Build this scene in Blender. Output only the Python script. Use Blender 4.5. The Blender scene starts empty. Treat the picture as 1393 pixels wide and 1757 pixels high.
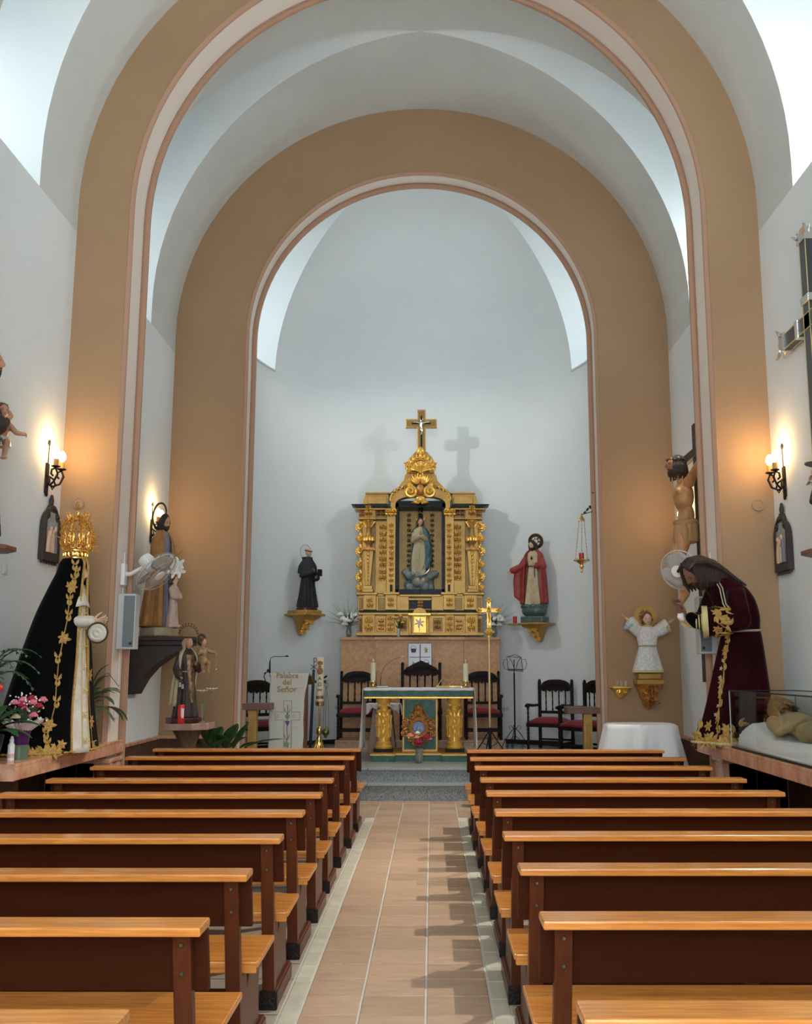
import bpy, math, random
from math import sin, cos, pi, radians, sqrt, atan2
from mathutils import Vector, Matrix, noise
random.seed(7)
SC = bpy.context.scene
COL = SC.collection
# ---------------------------------------------------------------- camera
F_PX = 1664.0; EYE = 1.6; CX = 741.0; CY = 878.5; TILT = math.atan((1147 - 878) / F_PX)
cam_d = bpy.data.cameras.new('camera'); cam = bpy.data.objects.new('camera', cam_d); COL.objects.link(cam)
cam_d.sensor_fit = 'VERTICAL'; cam_d.sensor_height = 24.0
cam_d.lens = 24.0 * F_PX / 1757.0
cam_d.shift_x = (696.5 - CX) / 1757.0
cam_d.clip_start = 0.05; cam_d.clip_end = 100
cam.location = (0, 0, EYE); cam.rotation_euler = (pi / 2 + TILT, 0, 0)
SC.camera = cam
# ---------------------------------------------------------------- world, exposure
SC.view_settings.view_transform = 'Standard'; SC.view_settings.look = 'None'
SC.view_settings.gamma = 1.0; SC.view_settings.use_curve_mapping = False
SC.view_settings.exposure = 0.42
world = bpy.data.worlds.new('sky'); SC.world = world; world.use_nodes = True
world.node_tree.nodes['Background'].inputs[0].default_value = (0.75, 0.85, 1.0, 1)
world.node_tree.nodes['Background'].inputs[1].default_value = 0.8
SC.cycles.use_denoising = True
SC.cycles.max_bounces = 10; SC.cycles.diffuse_bounces = 6; SC.cycles.glossy_bounces = 3
SC.cycles.transmission_bounces = 8; SC.cycles.transparent_max_bounces = 8
SC.cycles.sample_clamp_indirect = 6.0
WIN = {'nave_l': 3.2, 'nave_r': 50.0, 'apse_l': 10.0, 'apse_r': 10.0, 'rear': 14.0, 'west_fill': 8.5}   # daylight through the windows; the last entry is an added fill behind the camera
SPOT_W = (170.0, 85.0, 900.0)                                         # floodlights on the sanctuary window sills
LAMP_W = 5.0                                                    # each pair of candle bulbs

def unproj(x, y):
    u = (x - CX) / F_PX; v = (CY - y) / F_PX
    return Vector((u, cos(TILT) - v * sin(TILT), sin(TILT) + v * cos(TILT)))
def at(x, y, Y):            # the point at depth Y that the photograph shows at pixel x, y
    d = unproj(x, y); k = Y / d.y
    return Vector((d.x * k, Y, EYE + d.z * k))
def atz(x, y, z):
    d = unproj(x, y); k = (z - EYE) / d.z
    return Vector((d.x * k, d.y * k, z))

# ---------------------------------------------------------------- materials
MATS = {}
def mat(name, col, rough=.6, metal=0., spec=.5, bump=0., bscale=20., var=0., vscale=3., col2=None, stretch=None,
        grain=None, emit=None, trans=0., coat=0., sheen=0., alpha=None, objrand=0., ior=1.45, subsurf=0.):
    """procedural principled material: two colours mixed by noise (optionally stretched), bump, per-object variation"""
    m = bpy.data.materials.new(name); m.use_nodes = True
    nt = m.node_tree; N = nt.nodes; L = nt.links
    b = N['Principled BSDF']
    def setv(k, v):
        if k in b.inputs: b.inputs[k].default_value = v
    c = tuple(col) + (1,)
    setv('Base Color', c); setv('Roughness', rough); setv('Metallic', metal); setv('IOR', ior)
    setv('Specular IOR Level', spec); setv('Transmission Weight', trans); setv('Coat Weight', coat)
    setv('Coat Roughness', .15); setv('Sheen Weight', sheen); setv('Sheen Roughness', .4)
    if subsurf: setv('Subsurface Weight', subsurf); setv('Subsurface Radius', (.02, .01, .006))
    if emit:
        setv('Emission Color', tuple(emit[0]) + (1,)); setv('Emission Strength', emit[1])
    if alpha is not None: setv('Alpha', alpha)
    tc = N.new('ShaderNodeTexCoord'); mp = N.new('ShaderNodeMapping'); L.new(tc.outputs['Object'], mp.inputs[0])
    if stretch: mp.inputs['Scale'].default_value = stretch
    last = None
    if var or col2:
        n = N.new('ShaderNodeTexNoise'); n.inputs['Scale'].default_value = vscale; n.inputs['Detail'].default_value = 6
        n.inputs['Roughness'].default_value = .62
        L.new(mp.outputs[0], n.inputs['Vector'])
        mx = N.new('ShaderNodeMix'); mx.data_type = 'RGBA'
        c2 = col2 if col2 else tuple(max(0, x * (1 - var)) for x in col)
        mx.inputs[6].default_value = c; mx.inputs[7].default_value = tuple(c2) + (1,)
        rp = N.new('ShaderNodeMapRange'); rp.inputs[1].default_value = .36; rp.inputs[2].default_value = .64
        L.new(n.outputs[0], rp.inputs[0]); L.new(rp.outputs[0], mx.inputs[0])
        last = mx.outputs[2]
    if grain:                       # veins / wood lines: (scale, distortion, strength, colour)
        w = N.new('ShaderNodeTexNoise'); w.inputs['Scale'].default_value = grain[0]; w.inputs['Detail'].default_value = 8
        w.inputs['Distortion'].default_value = grain[1]
        L.new(mp.outputs[0], w.inputs['Vector'])
        rp = N.new('ShaderNodeMapRange'); rp.inputs[1].default_value = .5; rp.inputs[2].default_value = .7
        rp.inputs[4].default_value = grain[2]
        L.new(w.outputs[0], rp.inputs[0])
        mx = N.new('ShaderNodeMix'); mx.data_type = 'RGBA'; mx.inputs[6].default_value = c
        if last: L.new(last, mx.inputs[6])
        mx.inputs[7].default_value = tuple(grain[3]) + (1,)
        L.new(rp.outputs[0], mx.inputs[0]); last = mx.outputs[2]
    if objrand:
        oi = N.new('ShaderNodeObjectInfo'); hs = N.new('ShaderNodeHueSaturation')
        rp = N.new('ShaderNodeMapRange'); rp.inputs[3].default_value = 1 - objrand; rp.inputs[4].default_value = 1 + objrand * .6
        L.new(oi.outputs['Random'], rp.inputs[0]); L.new(rp.outputs[0], hs.inputs['Value'])
        hs.inputs['Color'].default_value = c
        if last: L.new(last, hs.inputs['Color'])
        last = hs.outputs[0]
    if last: L.new(last, b.inputs['Base Color'])
    if bump:
        n2 = N.new('ShaderNodeTexNoise'); n2.inputs['Scale'].default_value = bscale; n2.inputs['Detail'].default_value = 5
        L.new(mp.outputs[0], n2.inputs['Vector'])
        bp = N.new('ShaderNodeBump'); bp.inputs['Strength'].default_value = bump; bp.inputs['Distance'].default_value = .02
        L.new(n2.outputs[0], bp.inputs['Height']); L.new(bp.outputs[0], b.inputs['Normal'])
    MATS[name] = m
    return m
def srgb(r, g, b):
    f = lambda c: (c / 255 / 12.92) if c <= 10 else ((c / 255 + .055) / 1.055) ** 2.4
    return (f(r), f(g), f(b))
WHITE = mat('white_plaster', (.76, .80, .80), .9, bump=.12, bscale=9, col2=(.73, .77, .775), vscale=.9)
VAULT = mat('dimmed_vault_plaster', (.61, .635, .61), .9, bump=.12, bscale=9, col2=(.57, .595, .57), vscale=1.2)  # albedo lowered below the wall plaster: the vault's dimmer light put into its colour
BROWN = mat('brown_paint', (.385, .245, .138), .85, bump=.08, bscale=9, col2=(.36, .225, .125), vscale=1.)
PINK = mat('pink_brown_paint', (.42, .25, .165), .8, bump=.05, bscale=9)
CREAM = mat('pale_plaster', (.72, .64, .57), .85, bump=.08, bscale=9)
TILE = mat('terracotta_tile', (.50, .335, .225), .34, bump=.1, bscale=6, col2=(.42, .27, .175), vscale=6, objrand=.14, stretch=(1, 3, 1))
TILE2 = mat('cream_tile', (.56, .52, .40), .4, bump=.1, bscale=8, col2=(.46, .43, .34), vscale=8, objrand=.08)
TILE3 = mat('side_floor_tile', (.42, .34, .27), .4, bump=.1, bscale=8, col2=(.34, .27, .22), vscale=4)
GROUT = mat('grout', (.52, .48, .42), .9)
GRANITE = mat('grey_granite', (.085, .095, .098), .45, col2=(.30, .315, .31), vscale=75, bump=.05, bscale=100)
GRANITE_L = mat('polished_granite', (.22, .24, .24), .25, spec=.3, col2=(.32, .34, .34), vscale=160)
MARBLE_R = mat('red_marble', (.72, .39, .25), .2, col2=(.50, .22, .13), vscale=7, grain=(5, 2.5, .55, (.66, .42, .32)), objrand=.08)
MARBLE_P = mat('rose_marble', (.66, .36, .17), .35, spec=.25, col2=(.50, .25, .11), vscale=16, grain=(13, 1.6, .45, (.58, .34, .22)), objrand=.07)
MARBLE_S = mat('beige_marble', (.58, .37, .24), .25, col2=(.42, .25, .16), vscale=12)
MARBLE_D = mat('brown_marble', (.12, .065, .04), .3, col2=(.07, .035, .022), vscale=9, stretch=(3, 3, .7))
WOOD_D = mat('dark_bench_wood', (.050, .0115, .0038), .42, spec=.12, bump=.04, bscale=30, col2=(.055, .014, .005), vscale=3.2, stretch=(1.3, 14, 14), objrand=.1)
WOOD_P = mat('post_wood', (.10, .027, .009), .36, spec=.2, bump=.04, bscale=30, col2=(.08, .02, .008), vscale=3.2, stretch=(14, 14, 1.3), coat=.08, objrand=.12)
WOOD_L = mat('light_bench_wood', (.72, .285, .058), .24, bump=.05, bscale=30, col2=(.52, .18, .032), vscale=3., stretch=(1.2, 22, 22), coat=.45, objrand=.08,
             grain=(4, .8, .35, (.24, .07, .016)))
WOOD_B = mat('black_carved_wood', (.012, .007, .006), .4, spec=.25, bump=.5, bscale=60)
WOOD_C = mat('console_wood', (.26, .10, .04), .35, col2=(.17, .06, .022), vscale=6, stretch=(1, 12, 12))
WOOD_G = mat('dark_grey_wood', (.045, .036, .032), .55, col2=(.03, .022, .02), vscale=5, stretch=(2, 2, 14))
OCHRE = mat('gilded_panel', (.50, .29, .075), .38, metal=.4, col2=(.38, .215, .05), vscale=5, bump=.05, bscale=12)
OCHRE_D = mat('deep_gilded_panel', (.32, .20, .065), .4, metal=.35, col2=(.24, .145, .045), vscale=5)
GOLD = mat('bright_gold_leaf', (.95, .58, .13), .28, metal=.45, bump=.13, bscale=50, col2=(.80, .44, .075), vscale=20)
GOLD_R = mat('red_gold_leaf', (.66, .32, .07), .34, metal=.4, bump=.15, bscale=60, col2=(.34, .12, .03), vscale=20)
BRASS = mat('polished_brass', (.88, .62, .24), .16, metal=1.)
FILIGREE = mat('gilt_filigree', (.95, .62, .18), .22, metal=.9, col2=(.75, .38, .07), vscale=40)
GMARBLE = mat('green_marble', (.014, .075, .052), .3, spec=.2, col2=(.03, .12, .085), vscale=9, grain=(9, 3, .35, (.12, .25, .2)))
BMARBLE = mat('black_marble', (.010, .014, .018), .35, spec=.15, grain=(14, 3, .35, (.10, .14, .16)))
VELVET = mat('black_velvet', (.0022, .0022, .0026), .95, spec=.1, sheen=.03)
MAROON = mat('maroon_velvet', (.030, .0018, .004), .85, spec=.1, sheen=.06, col2=(.012, .0007, .0014), vscale=3)
EMB = mat('gold_thread', (.62, .40, .12), .42, metal=.55, bump=.6, bscale=120, col2=(.46, .27, .07), vscale=60)
EMB_L = mat('pale_gold_thread', (.66, .52, .28), .5, metal=.35, bump=.6, bscale=120)
SATIN = mat('ivory_satin', (.66, .62, .54), .35, sheen=.3, bump=.08, bscale=30, col2=(.52, .46, .36), vscale=8)
CLOTH = mat('white_cloth', (.80, .80, .80), .85, sheen=.2, bump=.05, bscale=80)
LINEN = mat('ivory_linen', (.64, .62, .54), .85, bump=.12, bscale=200)
SKIN = mat('painted_skin', (.52, .27, .16), .42, col2=(.44, .21, .12), vscale=9, subsurf=.05)
SKIN_P = mat('pale_painted_skin', (.62, .40, .28), .42)
SKIN_C = mat('ochre_body_paint', (.60, .32, .13), .42, col2=(.38, .17, .06), vscale=6, bump=.1, bscale=12)
HAIR = mat('dark_brown_hair', (.030, .014, .008), .5, bump=.8, bscale=26, stretch=(6, 6, 1), coat=.1)
HAIR_B = mat('light_brown_hair', (.13, .055, .02), .5, bump=.8, bscale=60)
EYE_M = mat('painted_eye', (.02, .012, .01), .2)
LIP = mat('painted_lip', (.32, .06, .05), .4)
IRON = mat('black_iron', (.012, .011, .011), .45, metal=.6)
HABIT = mat('black_habit', (.014, .014, .017), .6, bump=.2, bscale=30)
BROWNHAB = mat('dark_brown_habit', (.045, .026, .02), .55, col2=(.025, .014, .012), vscale=8)
CAPE = mat('beige_cape', (.46, .38, .25), .6, col2=(.36, .28, .16), vscale=12)
REDMANT = mat('red_mantle', (.36, .05, .04), .5, col2=(.26, .03, .025), vscale=9)
CREAMROBE = mat('cream_robe', (.60, .48, .32), .55, col2=(.46, .34, .2), vscale=10)
OCHREMANT = mat('ochre_mantle', (.42, .19, .045), .5, col2=(.26, .12, .035), vscale=7)
BLUEROBE = mat('grey_blue_robe', (.20, .19, .26), .55)
BLUEMANT = mat('blue_green_mantle', (.10, .19, .20), .5, col2=(.05, .10, .12), vscale=12)
PALEROBE = mat('pale_robe', (.50, .42, .26), .5, col2=(.40, .33, .2), vscale=12)
CLOUD = mat('painted_cloud', (.26, .28, .25), .6, col2=(.16, .20, .2), vscale=12)
CLOUD_G = mat('green_globe', (.09, .14, .12), .35, col2=(.06, .09, .08), vscale=10)
STONEB = mat('painted_stone', (.40, .31, .20), .55, col2=(.30, .23, .14), vscale=12)
PINKROBE = mat('pale_pink_robe', (.56, .42, .34), .55, col2=(.46, .33, .27), vscale=12)
BROCADE = mat('white_brocade', (.72, .72, .70), .5, col2=(.50, .50, .48), vscale=36, sheen=.2)
LACE = mat('gold_trim', (.62, .52, .24), .5, bump=.5, bscale=120, metal=.2)
WAX = mat('ivory_wax', (.80, .74, .52), .4, subsurf=.2)
REDWAX = mat('red_votive_glass', (.55, .012, .015), .25, coat=.4)
REDSEAT = mat('red_upholstery', (.26, .008, .018), .7, sheen=.2, col2=(.2, .006, .014), vscale=8)
GREYMETAL = mat('speaker_grille', (.17, .19, .20), .5, metal=.3, bump=.2, bscale=300)
GREYPL = mat('light_grey_casing', (.48, .50, .50), .5)
WHITEPL = mat('white_plastic', (.72, .71, .68), .4)
FANPL = mat('grey_fan_plastic', (.46, .43, .40), .45)
BLACKPL = mat('black_plastic', (.012, .012, .012), .4)
SILVER = mat('silver', (.72, .72, .70), .25, metal=.95, bump=.2, bscale=60)
BRONZE = mat('dark_bronze', (.10, .07, .04), .4, metal=.7, bump=.2, bscale=60)
GLASS = mat('clear_glass', (.96, .98, .97), .02, trans=1., ior=1.12)
GLASS_V = mat('vase_glass', (.82, .88, .86), .05, trans=.9, ior=1.3)
LEAF = mat('green_leaf', (.030, .11, .026), .4, col2=(.018, .065, .018), vscale=20, objrand=.25)
LEAF_P = mat('pale_green_leaf', (.11, .20, .11), .5, col2=(.06, .13, .07), vscale=20)
STEM = mat('stem_green', (.10, .16, .05), .6)
TWIG = mat('dark_twig', (.045, .03, .02), .8)
PETAL_W = mat('white_petal', (.82, .82, .76), .6)
PETAL_P = mat('pink_petal', (.66, .16, .22), .6)
PETAL_S = mat('salmon_petal', (.72, .24, .16), .6)
PETAL_R = mat('crimson_petal', (.34, .008, .03), .6)
PETAL_Y = mat('orange_petal', (.80, .40, .05), .6)
PURPLE = mat('purple_foil', (.06, .01, .10), .3, coat=.3)
BULB = mat('lit_bulb', (1, .9, .7), .5, emit=((1., .62, .24), 18.0))
AMBER = mat('amber_candle_sleeve', (.55, .26, .07), .5)
SKYGLASS = {}
for k_, v_ in WIN.items():
    SKYGLASS[k_] = mat('daylit_window_glass_' + k_, (.8, .85, .9), .5, emit=({}.get(k_, (.87, .945, 1.0)), v_))
# ---------------------------------------------------------------- geometry helpers
class G:
    def __init__(s): s.v = []; s.f = []; s.M = None
    def add(s, vs, fs):
        o = len(s.v)
        s.v += [tuple(s.M @ Vector(p)) if s.M is not None else tuple(p) for p in vs]
        s.f += [tuple(i + o for i in f) for f in fs]
        return s
    def box(s, x0, x1, y0, y1, z0, z1):
        if x0 > x1: x0, x1 = x1, x0
        if y0 > y1: y0, y1 = y1, y0
        if z0 > z1: z0, z1 = z1, z0
        return s.add([(x0, y0, z0), (x1, y0, z0), (x1, y1, z0), (x0, y1, z0), (x0, y0, z1), (x1, y0, z1), (x1, y1, z1), (x0, y1, z1)],
              [(0, 3, 2, 1), (4, 5, 6, 7), (0, 1, 5, 4), (1, 2, 6, 5), (2, 3, 7, 6), (3, 0, 4, 7)])
    def quad(s, a, b, c, d): return s.add([a, b, c, d], [(0, 1, 2, 3)])
    def prism(s, pts, a, b, axis='y'):
        """outline in (x,z) extruded along y, (y,z) along x, or (x,y) along z"""
        n = len(pts)
        if axis == 'y': P = lambda p, t: (p[0], t, p[1])
        elif axis == 'x': P = lambda p, t: (t, p[0], p[1])
        else: P = lambda p, t: (p[0], p[1], t)
        vs = [P(p, a) for p in pts] + [P(p, b) for p in pts]
        fs = [tuple(range(n)), tuple(range(2 * n - 1, n - 1, -1))] + [(i, i + n, (i + 1) % n + n, (i + 1) % n) for i in range(n)]
        return s.add(vs, fs)
    def lathe(s, prof, seg=20, c=(0, 0, 0), sx=1, sy=1, cap=True):
        vs = []; fs = []
        for r, z in prof:
            for i in range(seg):
                a = 2 * pi * i / seg
                vs.append((c[0] + r * sx * cos(a), c[1] + r * sy * sin(a), c[2] + z))
        for j in range(len(prof) - 1):
            for i in range(seg):
                k = (i + 1) % seg
                fs.append((j * seg + i, j * seg + k, (j + 1) * seg + k, (j + 1) * seg + i))
        if cap:
            fs.append(tuple(range(seg - 1, -1, -1))); fs.append(tuple(range((len(prof) - 1) * seg, len(prof) * seg)))
        return s.add(vs, fs)
    def tube(s, path, r, seg=8, flat=1.0, closed=False):
        P = [Vector(p) for p in path]; n = len(P)
        R = r if isinstance(r, (list, tuple)) else [r] * n
        vs = []; fs = []; up = None
        for i in range(n):
            t = (P[(i + 1) % n] - P[i - 1]) if closed else (P[min(i + 1, n - 1)] - P[max(i - 1, 0)])
            if t.length < 1e-9: t = Vector((0, 0, 1))
            t.normalize()
            if up is None:
                up = Vector((0, 0, 1)) if abs(t.z) < .9 else Vector((0, 1, 0))
            a = up - t * up.dot(t)
            if a.length < 1e-6: a = Vector((1, 0, 0)) - t * t.x
            a.normalize(); up = a; b = t.cross(a)
            for k in range(seg):
                th = 2 * pi * k / seg
                vs.append(tuple(P[i] + (a * cos(th) + b * sin(th) * flat) * R[i]))
        m = n if closed else n - 1
        for i in range(m):
            j = (i + 1) % n
            for k in range(seg):
                l = (k + 1) % seg
                fs.append((i * seg + k, i * seg + l, j * seg + l, j * seg + k))
        if not closed:
            fs.append(tuple(range(seg - 1, -1, -1))); fs.append(tuple(range((n - 1) * seg, n * seg)))
        return s.add(vs, fs)
    def ell(s, c, r, seg=14, rings=8):
        rx, ry, rz = r if isinstance(r, (list, tuple)) else (r, r, r)
        vs = [(c[0], c[1], c[2] + rz)]
        for j in range(1, rings):
            p = pi * j / rings
            for i in range(seg):
                a = 2 * pi * i / seg
                vs.append((c[0] + rx * sin(p) * cos(a), c[1] + ry * sin(p) * sin(a), c[2] + rz * cos(p)))
        vs.append((c[0], c[1], c[2] - rz)); e = len(vs) - 1
        fs = [(0, 1 + i, 1 + (i + 1) % seg) for i in range(seg)]
        for j in range(rings - 2):
            for i in range(seg):
                k = (i + 1) % seg
                fs.append((1 + j * seg + i, 1 + (j + 1) * seg + i, 1 + (j + 1) * seg + k, 1 + j * seg + k))
        fs += [(e, 1 + (rings - 2) * seg + (i + 1) % seg, 1 + (rings - 2) * seg + i) for i in range(seg)]
        return s.add(vs, fs)
    def grid(s, fn, nu, nv, closed_u=False):
        vs = []; m = nu if closed_u else nu + 1
        for j in range(nv + 1):
            for i in range(m): vs.append(tuple(fn(i / nu, j / nv)))
        fs = []
        for j in range(nv):
            for i in range(nu):
                k = (i + 1) % m if closed_u else i + 1
                fs.append((j * m + i, j * m + k, (j + 1) * m + k, (j + 1) * m + i))
        return s.add(vs, fs)

def obj(name, g, m, parent=None, smooth=False, bevel=0., solid=0., remesh=0., sm=4, sub=0, ang=38):
    me = bpy.data.meshes.new(name); me.from_pydata(g.v, [], g.f); me.update(); me.validate()
    me.materials.append(m)
    o = bpy.data.objects.new(name, me); COL.objects.link(o)
    if smooth or remesh:
        me.polygons.foreach_set('use_smooth', [True] * len(me.polygons))
        if not remesh and ang < 180:
            try: me.set_sharp_from_angle(angle=radians(ang))
            except Exception: pass
    if solid:
        d = o.modifiers.new('thickness', 'SOLIDIFY'); d.thickness = solid; d.offset = 0
    if remesh:
        d = o.modifiers.new('blend', 'REMESH'); d.mode = 'VOXEL'; d.voxel_size = remesh; d.use_smooth_shade = True
        if sm:
            d = o.modifiers.new('soften', 'SMOOTH'); d.factor = .5; d.iterations = sm
    if bevel:
        d = o.modifiers.new('edge', 'BEVEL'); d.width = bevel; d.segments = 2; d.limit_method = 'ANGLE'; d.angle_limit = radians(40)
    if sub:
        d = o.modifiers.new('sub', 'SUBSURF'); d.levels = sub; d.render_levels = sub
    if parent is not None: o.parent = parent
    return o
def tag(o, label=None, cat=None, group=None, kind=None):
    if label: o['label'] = label
    if cat: o['category'] = cat
    if group: o['group'] = group
    if kind: o['kind'] = kind
    return o
def thing(name, label, cat, loc=(0, 0, 0), rz=0., group=None):
    o = bpy.data.objects.new(name, None); COL.objects.link(o); o.empty_display_size = .1
    o.location = loc; o.rotation_euler = (0, 0, rz)
    return tag(o, label, cat, group)
def struct(name, g, m, parent=None, **k):
    o = obj(name, g, m, parent, **k)
    if parent is None: o['kind'] = 'structure'
    return o
def copy_tree(o, parent=None):
    c = o.copy(); COL.objects.link(c)
    if parent is not None: c.parent = parent
    for ch in list(o.children):
        copy_tree(ch, c)
    return c
def T(x=0, y=0, z=0): return Matrix.Translation((x, y, z))
def R(a, ax): return Matrix.Rotation(a, 4, ax)
def S(x, y=None, z=None):
    y = x if y is None else y; z = x if z is None else z
    return Matrix.Diagonal((x, y, z, 1))
def cat_interp(keys, t):
    n = len(keys) - 1; f = min(max(t, 0), 1) * n; i = min(int(f), n - 1); u = f - i
    p0 = keys[max(i - 1, 0)]; p1 = keys[i]; p2 = keys[i + 1]; p3 = keys[min(i + 2, n)]
    return [0.5 * (2 * b + (c - a) * u + (2 * a - 5 * b + 4 * c - d) * u * u + (3 * b - a - 3 * c + d) * u ** 3) for a, b, c, d in zip(p0, p1, p2, p3)]
def loftfn(keys, folds=0., k=9, seed=0.):
    """keys: (cx, cy, z, rx, ry, foldamp). u = angle 0..1 (0 = +x), v = 0 bottom .. 1 top"""
    def fn(u, v):
        cx, cy, z, rx, ry, fa = cat_interp(keys, v)
        th = 2 * pi * u
        w = 1 + fa * folds * (sin(k * th + seed + 1.3 * v) * .6 + sin((2 * k + 1) * th + seed * 2 + 2.1 * v) * .28 + sin((k // 2 + 1) * th - seed) * .35)
        return (cx + rx * w * cos(th), cy + ry * w * sin(th), z)
    return fn
def loft(g, keys, folds=0., k=9, seed=0., nu=56, nv=30, cap=True):
    fn = loftfn(keys, folds, k, seed)
    o = len(g.v); g.grid(fn, nu, nv, True)
    if cap:
        g.f.append(tuple(range(o + nu - 1, o - 1, -1))); g.f.append(tuple(range(o + nv * nu, o + (nv + 1) * nu)))
    return fn
def limb(g, pts, rad, seg=12):
    """tapered tube with round ends and joints"""
    P = [Vector(p) for p in pts]; path = []; rr = []
    for i in range(len(P) - 1):
        for t in (0, .33, .66): path.append(P[i].lerp(P[i + 1], t)); rr.append(rad[i] * (1 - t) + rad[i + 1] * t)
    path.append(P[-1]); rr.append(rad[-1])
    g.tube(path, rr, seg)
    for p, r in zip(P, rad): g.ell(p, r, 10, 6)
def scroll(g, c, r, turns=1.5, w=.012, d=1, a0=0., y=0., lift=.01, seg=6, n=22):
    """C-scroll: spiral tube in the xz plane at depth y"""
    path = []; rad = []
    for i in range(n):
        t = i / (n - 1); a = a0 + d * turns * 2 * pi * t; q = r * (1 - .82 * t)
        path.append((c[0] + q * cos(a), y - lift * t, c[1] + q * sin(a))); rad.append(w * (1 - .45 * t) * (0.35 + .65 * min(1, t * 6)))
    g.tube(path, rad, seg)
    g.ell(path[-1], w * .9, 6, 4)
def acanthus(g, c, a, L, w, y=0., th=.012, curl=.35):
    """a pointed carved leaf lying in the xz plane, bulging towards -y, curling to one side"""
    n = 5; vs = []; fs = []
    for i in range(n + 1):
        t = i / n; ww = w * sin(pi * min(1, .12 + .88 * t)) * (1 - .25 * t)
        ax = a + curl * t
        px = c[0] + L * t * cos(ax); pz = c[1] + L * t * sin(ax); nx, nz = -sin(ax), cos(ax)
        vs += [(px + nx * ww, y, pz + nz * ww), (px + nx * ww * .45, y - th * .9, pz + nz * ww * .45), (px, y - th * (.45 + .9 * t), pz),
               (px - nx * ww * .45, y - th * .9, pz - nz * ww * .45), (px - nx * ww, y, pz - nz * ww)]
    for i in range(n):
        for j in range(4):
            fs.append((i * 5 + j, i * 5 + j + 1, i * 5 + j + 6, i * 5 + j + 5))
    g.add(vs, fs)
def carving(g, x0, x1, z0, z1, y, seed=1, dens=1., th=.02, sym=True):
    """dense symmetric baroque foliage that fills a rectangle"""
    rnd = random.Random(seed); w = x1 - x0; h = z1 - z0; cx = (x0 + x1) / 2
    if w > h * 1.3:                       # wide field: units side by side
        n = max(2, int(round(w / h * .9)))
        for i in range(n): carving(g, x0 + w * i / n, x0 + w * (i + 1) / n, z0, z1, y, seed + i, dens, th)
        return
    n = max(1, int(round(h / (w * .66) * dens))); q = h / n; y -= .006; th *= 1.35
    for i in range(n):
        z = z0 + q * (i + .5); up = 1 if i % 2 == 0 else -1; s = min(w, q)
        for sd in (-1, 1):
            scroll(g, (cx + sd * w * .25, z + up * q * .12), s * .26, 1.35, s * .095, d=sd * up, a0=-up * pi / 2, y=y - th * .3, lift=th * 1.1, seg=6, n=18)
            acanthus(g, (cx + sd * w * .03, z - up * q * .12), up * pi / 2 - sd * up * .75, s * .5, s * .13, y, th * 1.3, curl=-sd * up * .8)
            acanthus(g, (cx + sd * w * .08, z - up * q * .40), up * pi / 2 - sd * up * 1.0, s * .42, s * .10, y, th, curl=sd * up * .7)
            g.ell((cx + sd * w * .40, y - th * .4, z - up * q * .28), (s * .07, th * .6, s * .09), 6, 4)
        g.ell((cx, y - th * .7, z), (s * .12, th * 1.1, s * .17), 8, 6)
        acanthus(g, (cx, z + up * q * .08), up * pi / 2, s * .45, s * .13, y, th * 1.6, 0)
def headmesh(g, M, nose=1., jaw=.34, nu=28, nv=22):
    """head about 1 unit tall centred on the origin, facing -y"""
    vs = []
    def pt(u, v):
        th = 2 * pi * u; ph = pi * v
        x = sin(ph) * cos(th); y = sin(ph) * sin(th); z = -cos(ph)
        X = x * .36; Y = y * .43; Z = z * .5
        if Z < 0: t = -Z / .5; X *= 1 - jaw * t; Y *= 1 - .12 * t; Y -= .05 * t
        fr = max(0, -y)
        if fr > .2:
            gs = lambda cx, cz, sx, sz: math.exp(-((X - cx) / sx) ** 2 - ((Z - cz) / sz) ** 2)
            Y -= nose * (.11 * gs(0, -.06, .05, .07) + .07 * gs(0, .03, .035, .09)) * 1.1
            Y += .055 * (gs(.14, .03, .07, .05) + gs(-.14, .03, .07, .05))
            Y -= .03 * gs(0, .13, .2, .05) + .035 * gs(0, -.23, .09, .03) + .05 * gs(0, -.40, .08, .07)
            Y -= .03 * (gs(.17, -.1, .08, .08) + gs(-.17, -.1, .08, .08))
        return M @ Vector((X, Y, Z))
    g.grid(pt, nu, nv, True)
    for sx in (-1, 1):
        old = g.M; g.M = M
        g.ell((sx * .345, .04, -.02), (.035, .07, .1), 8, 6)
        g.M = old
def hand(g, M, L=.18, curl=.5, side=1, spread=.12, thumb=.7):
    """wrist at the origin, fingers along +z, palm faces -y; side=+1: thumb on the +x side"""
    old = g.M; g.M = M @ S(L) if old is None else old @ M @ S(L)
    g.ell((0, 0, .22), (.20, .085, .26), 10, 7); g.ell((0, 0, .02), (.13, .1, .14), 8, 6)
    for i, (fx, fl) in enumerate(((.15, .42), (.05, .48), (-.05, .45), (-.14, .35))):
        fx *= side; a = (fx * 1.2) * spread / .12; p = Vector((fx, 0, .42)); path = [p.copy()]; c = 0
        for k, sgl in enumerate((.45, .32, .23)):
            c += curl * (.5 if k == 0 else 1)
            p = p + Vector((sin(a) * fl * sgl, -sin(c) * fl * sgl, cos(c) * fl * sgl * cos(a))); path.append(p.copy())
        g.tube(path, [.052, .048, .042, .03], 7)
        g.ell(path[-1], .032, 6, 4)
    p = Vector((.15 * side, -.02, .16)); path = [p.copy()]
    for k, sgl in enumerate((.18, .15, .11)):
        aa = thumb * (1 - .2 * k)
        p = p + Vector((sin(aa) * sgl * side, -.25 * sgl - curl * .08, cos(aa) * sgl)); path.append(p.copy())
    g.tube(path, [.07, .058, .048, .032], 7); g.ell(path[-1], .034, 6, 4)
    g.M = old
def look(yaw=0., pitch=0., roll=0.): return R(yaw, 'Z') @ R(pitch, 'X') @ R(roll, 'Y')
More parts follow.
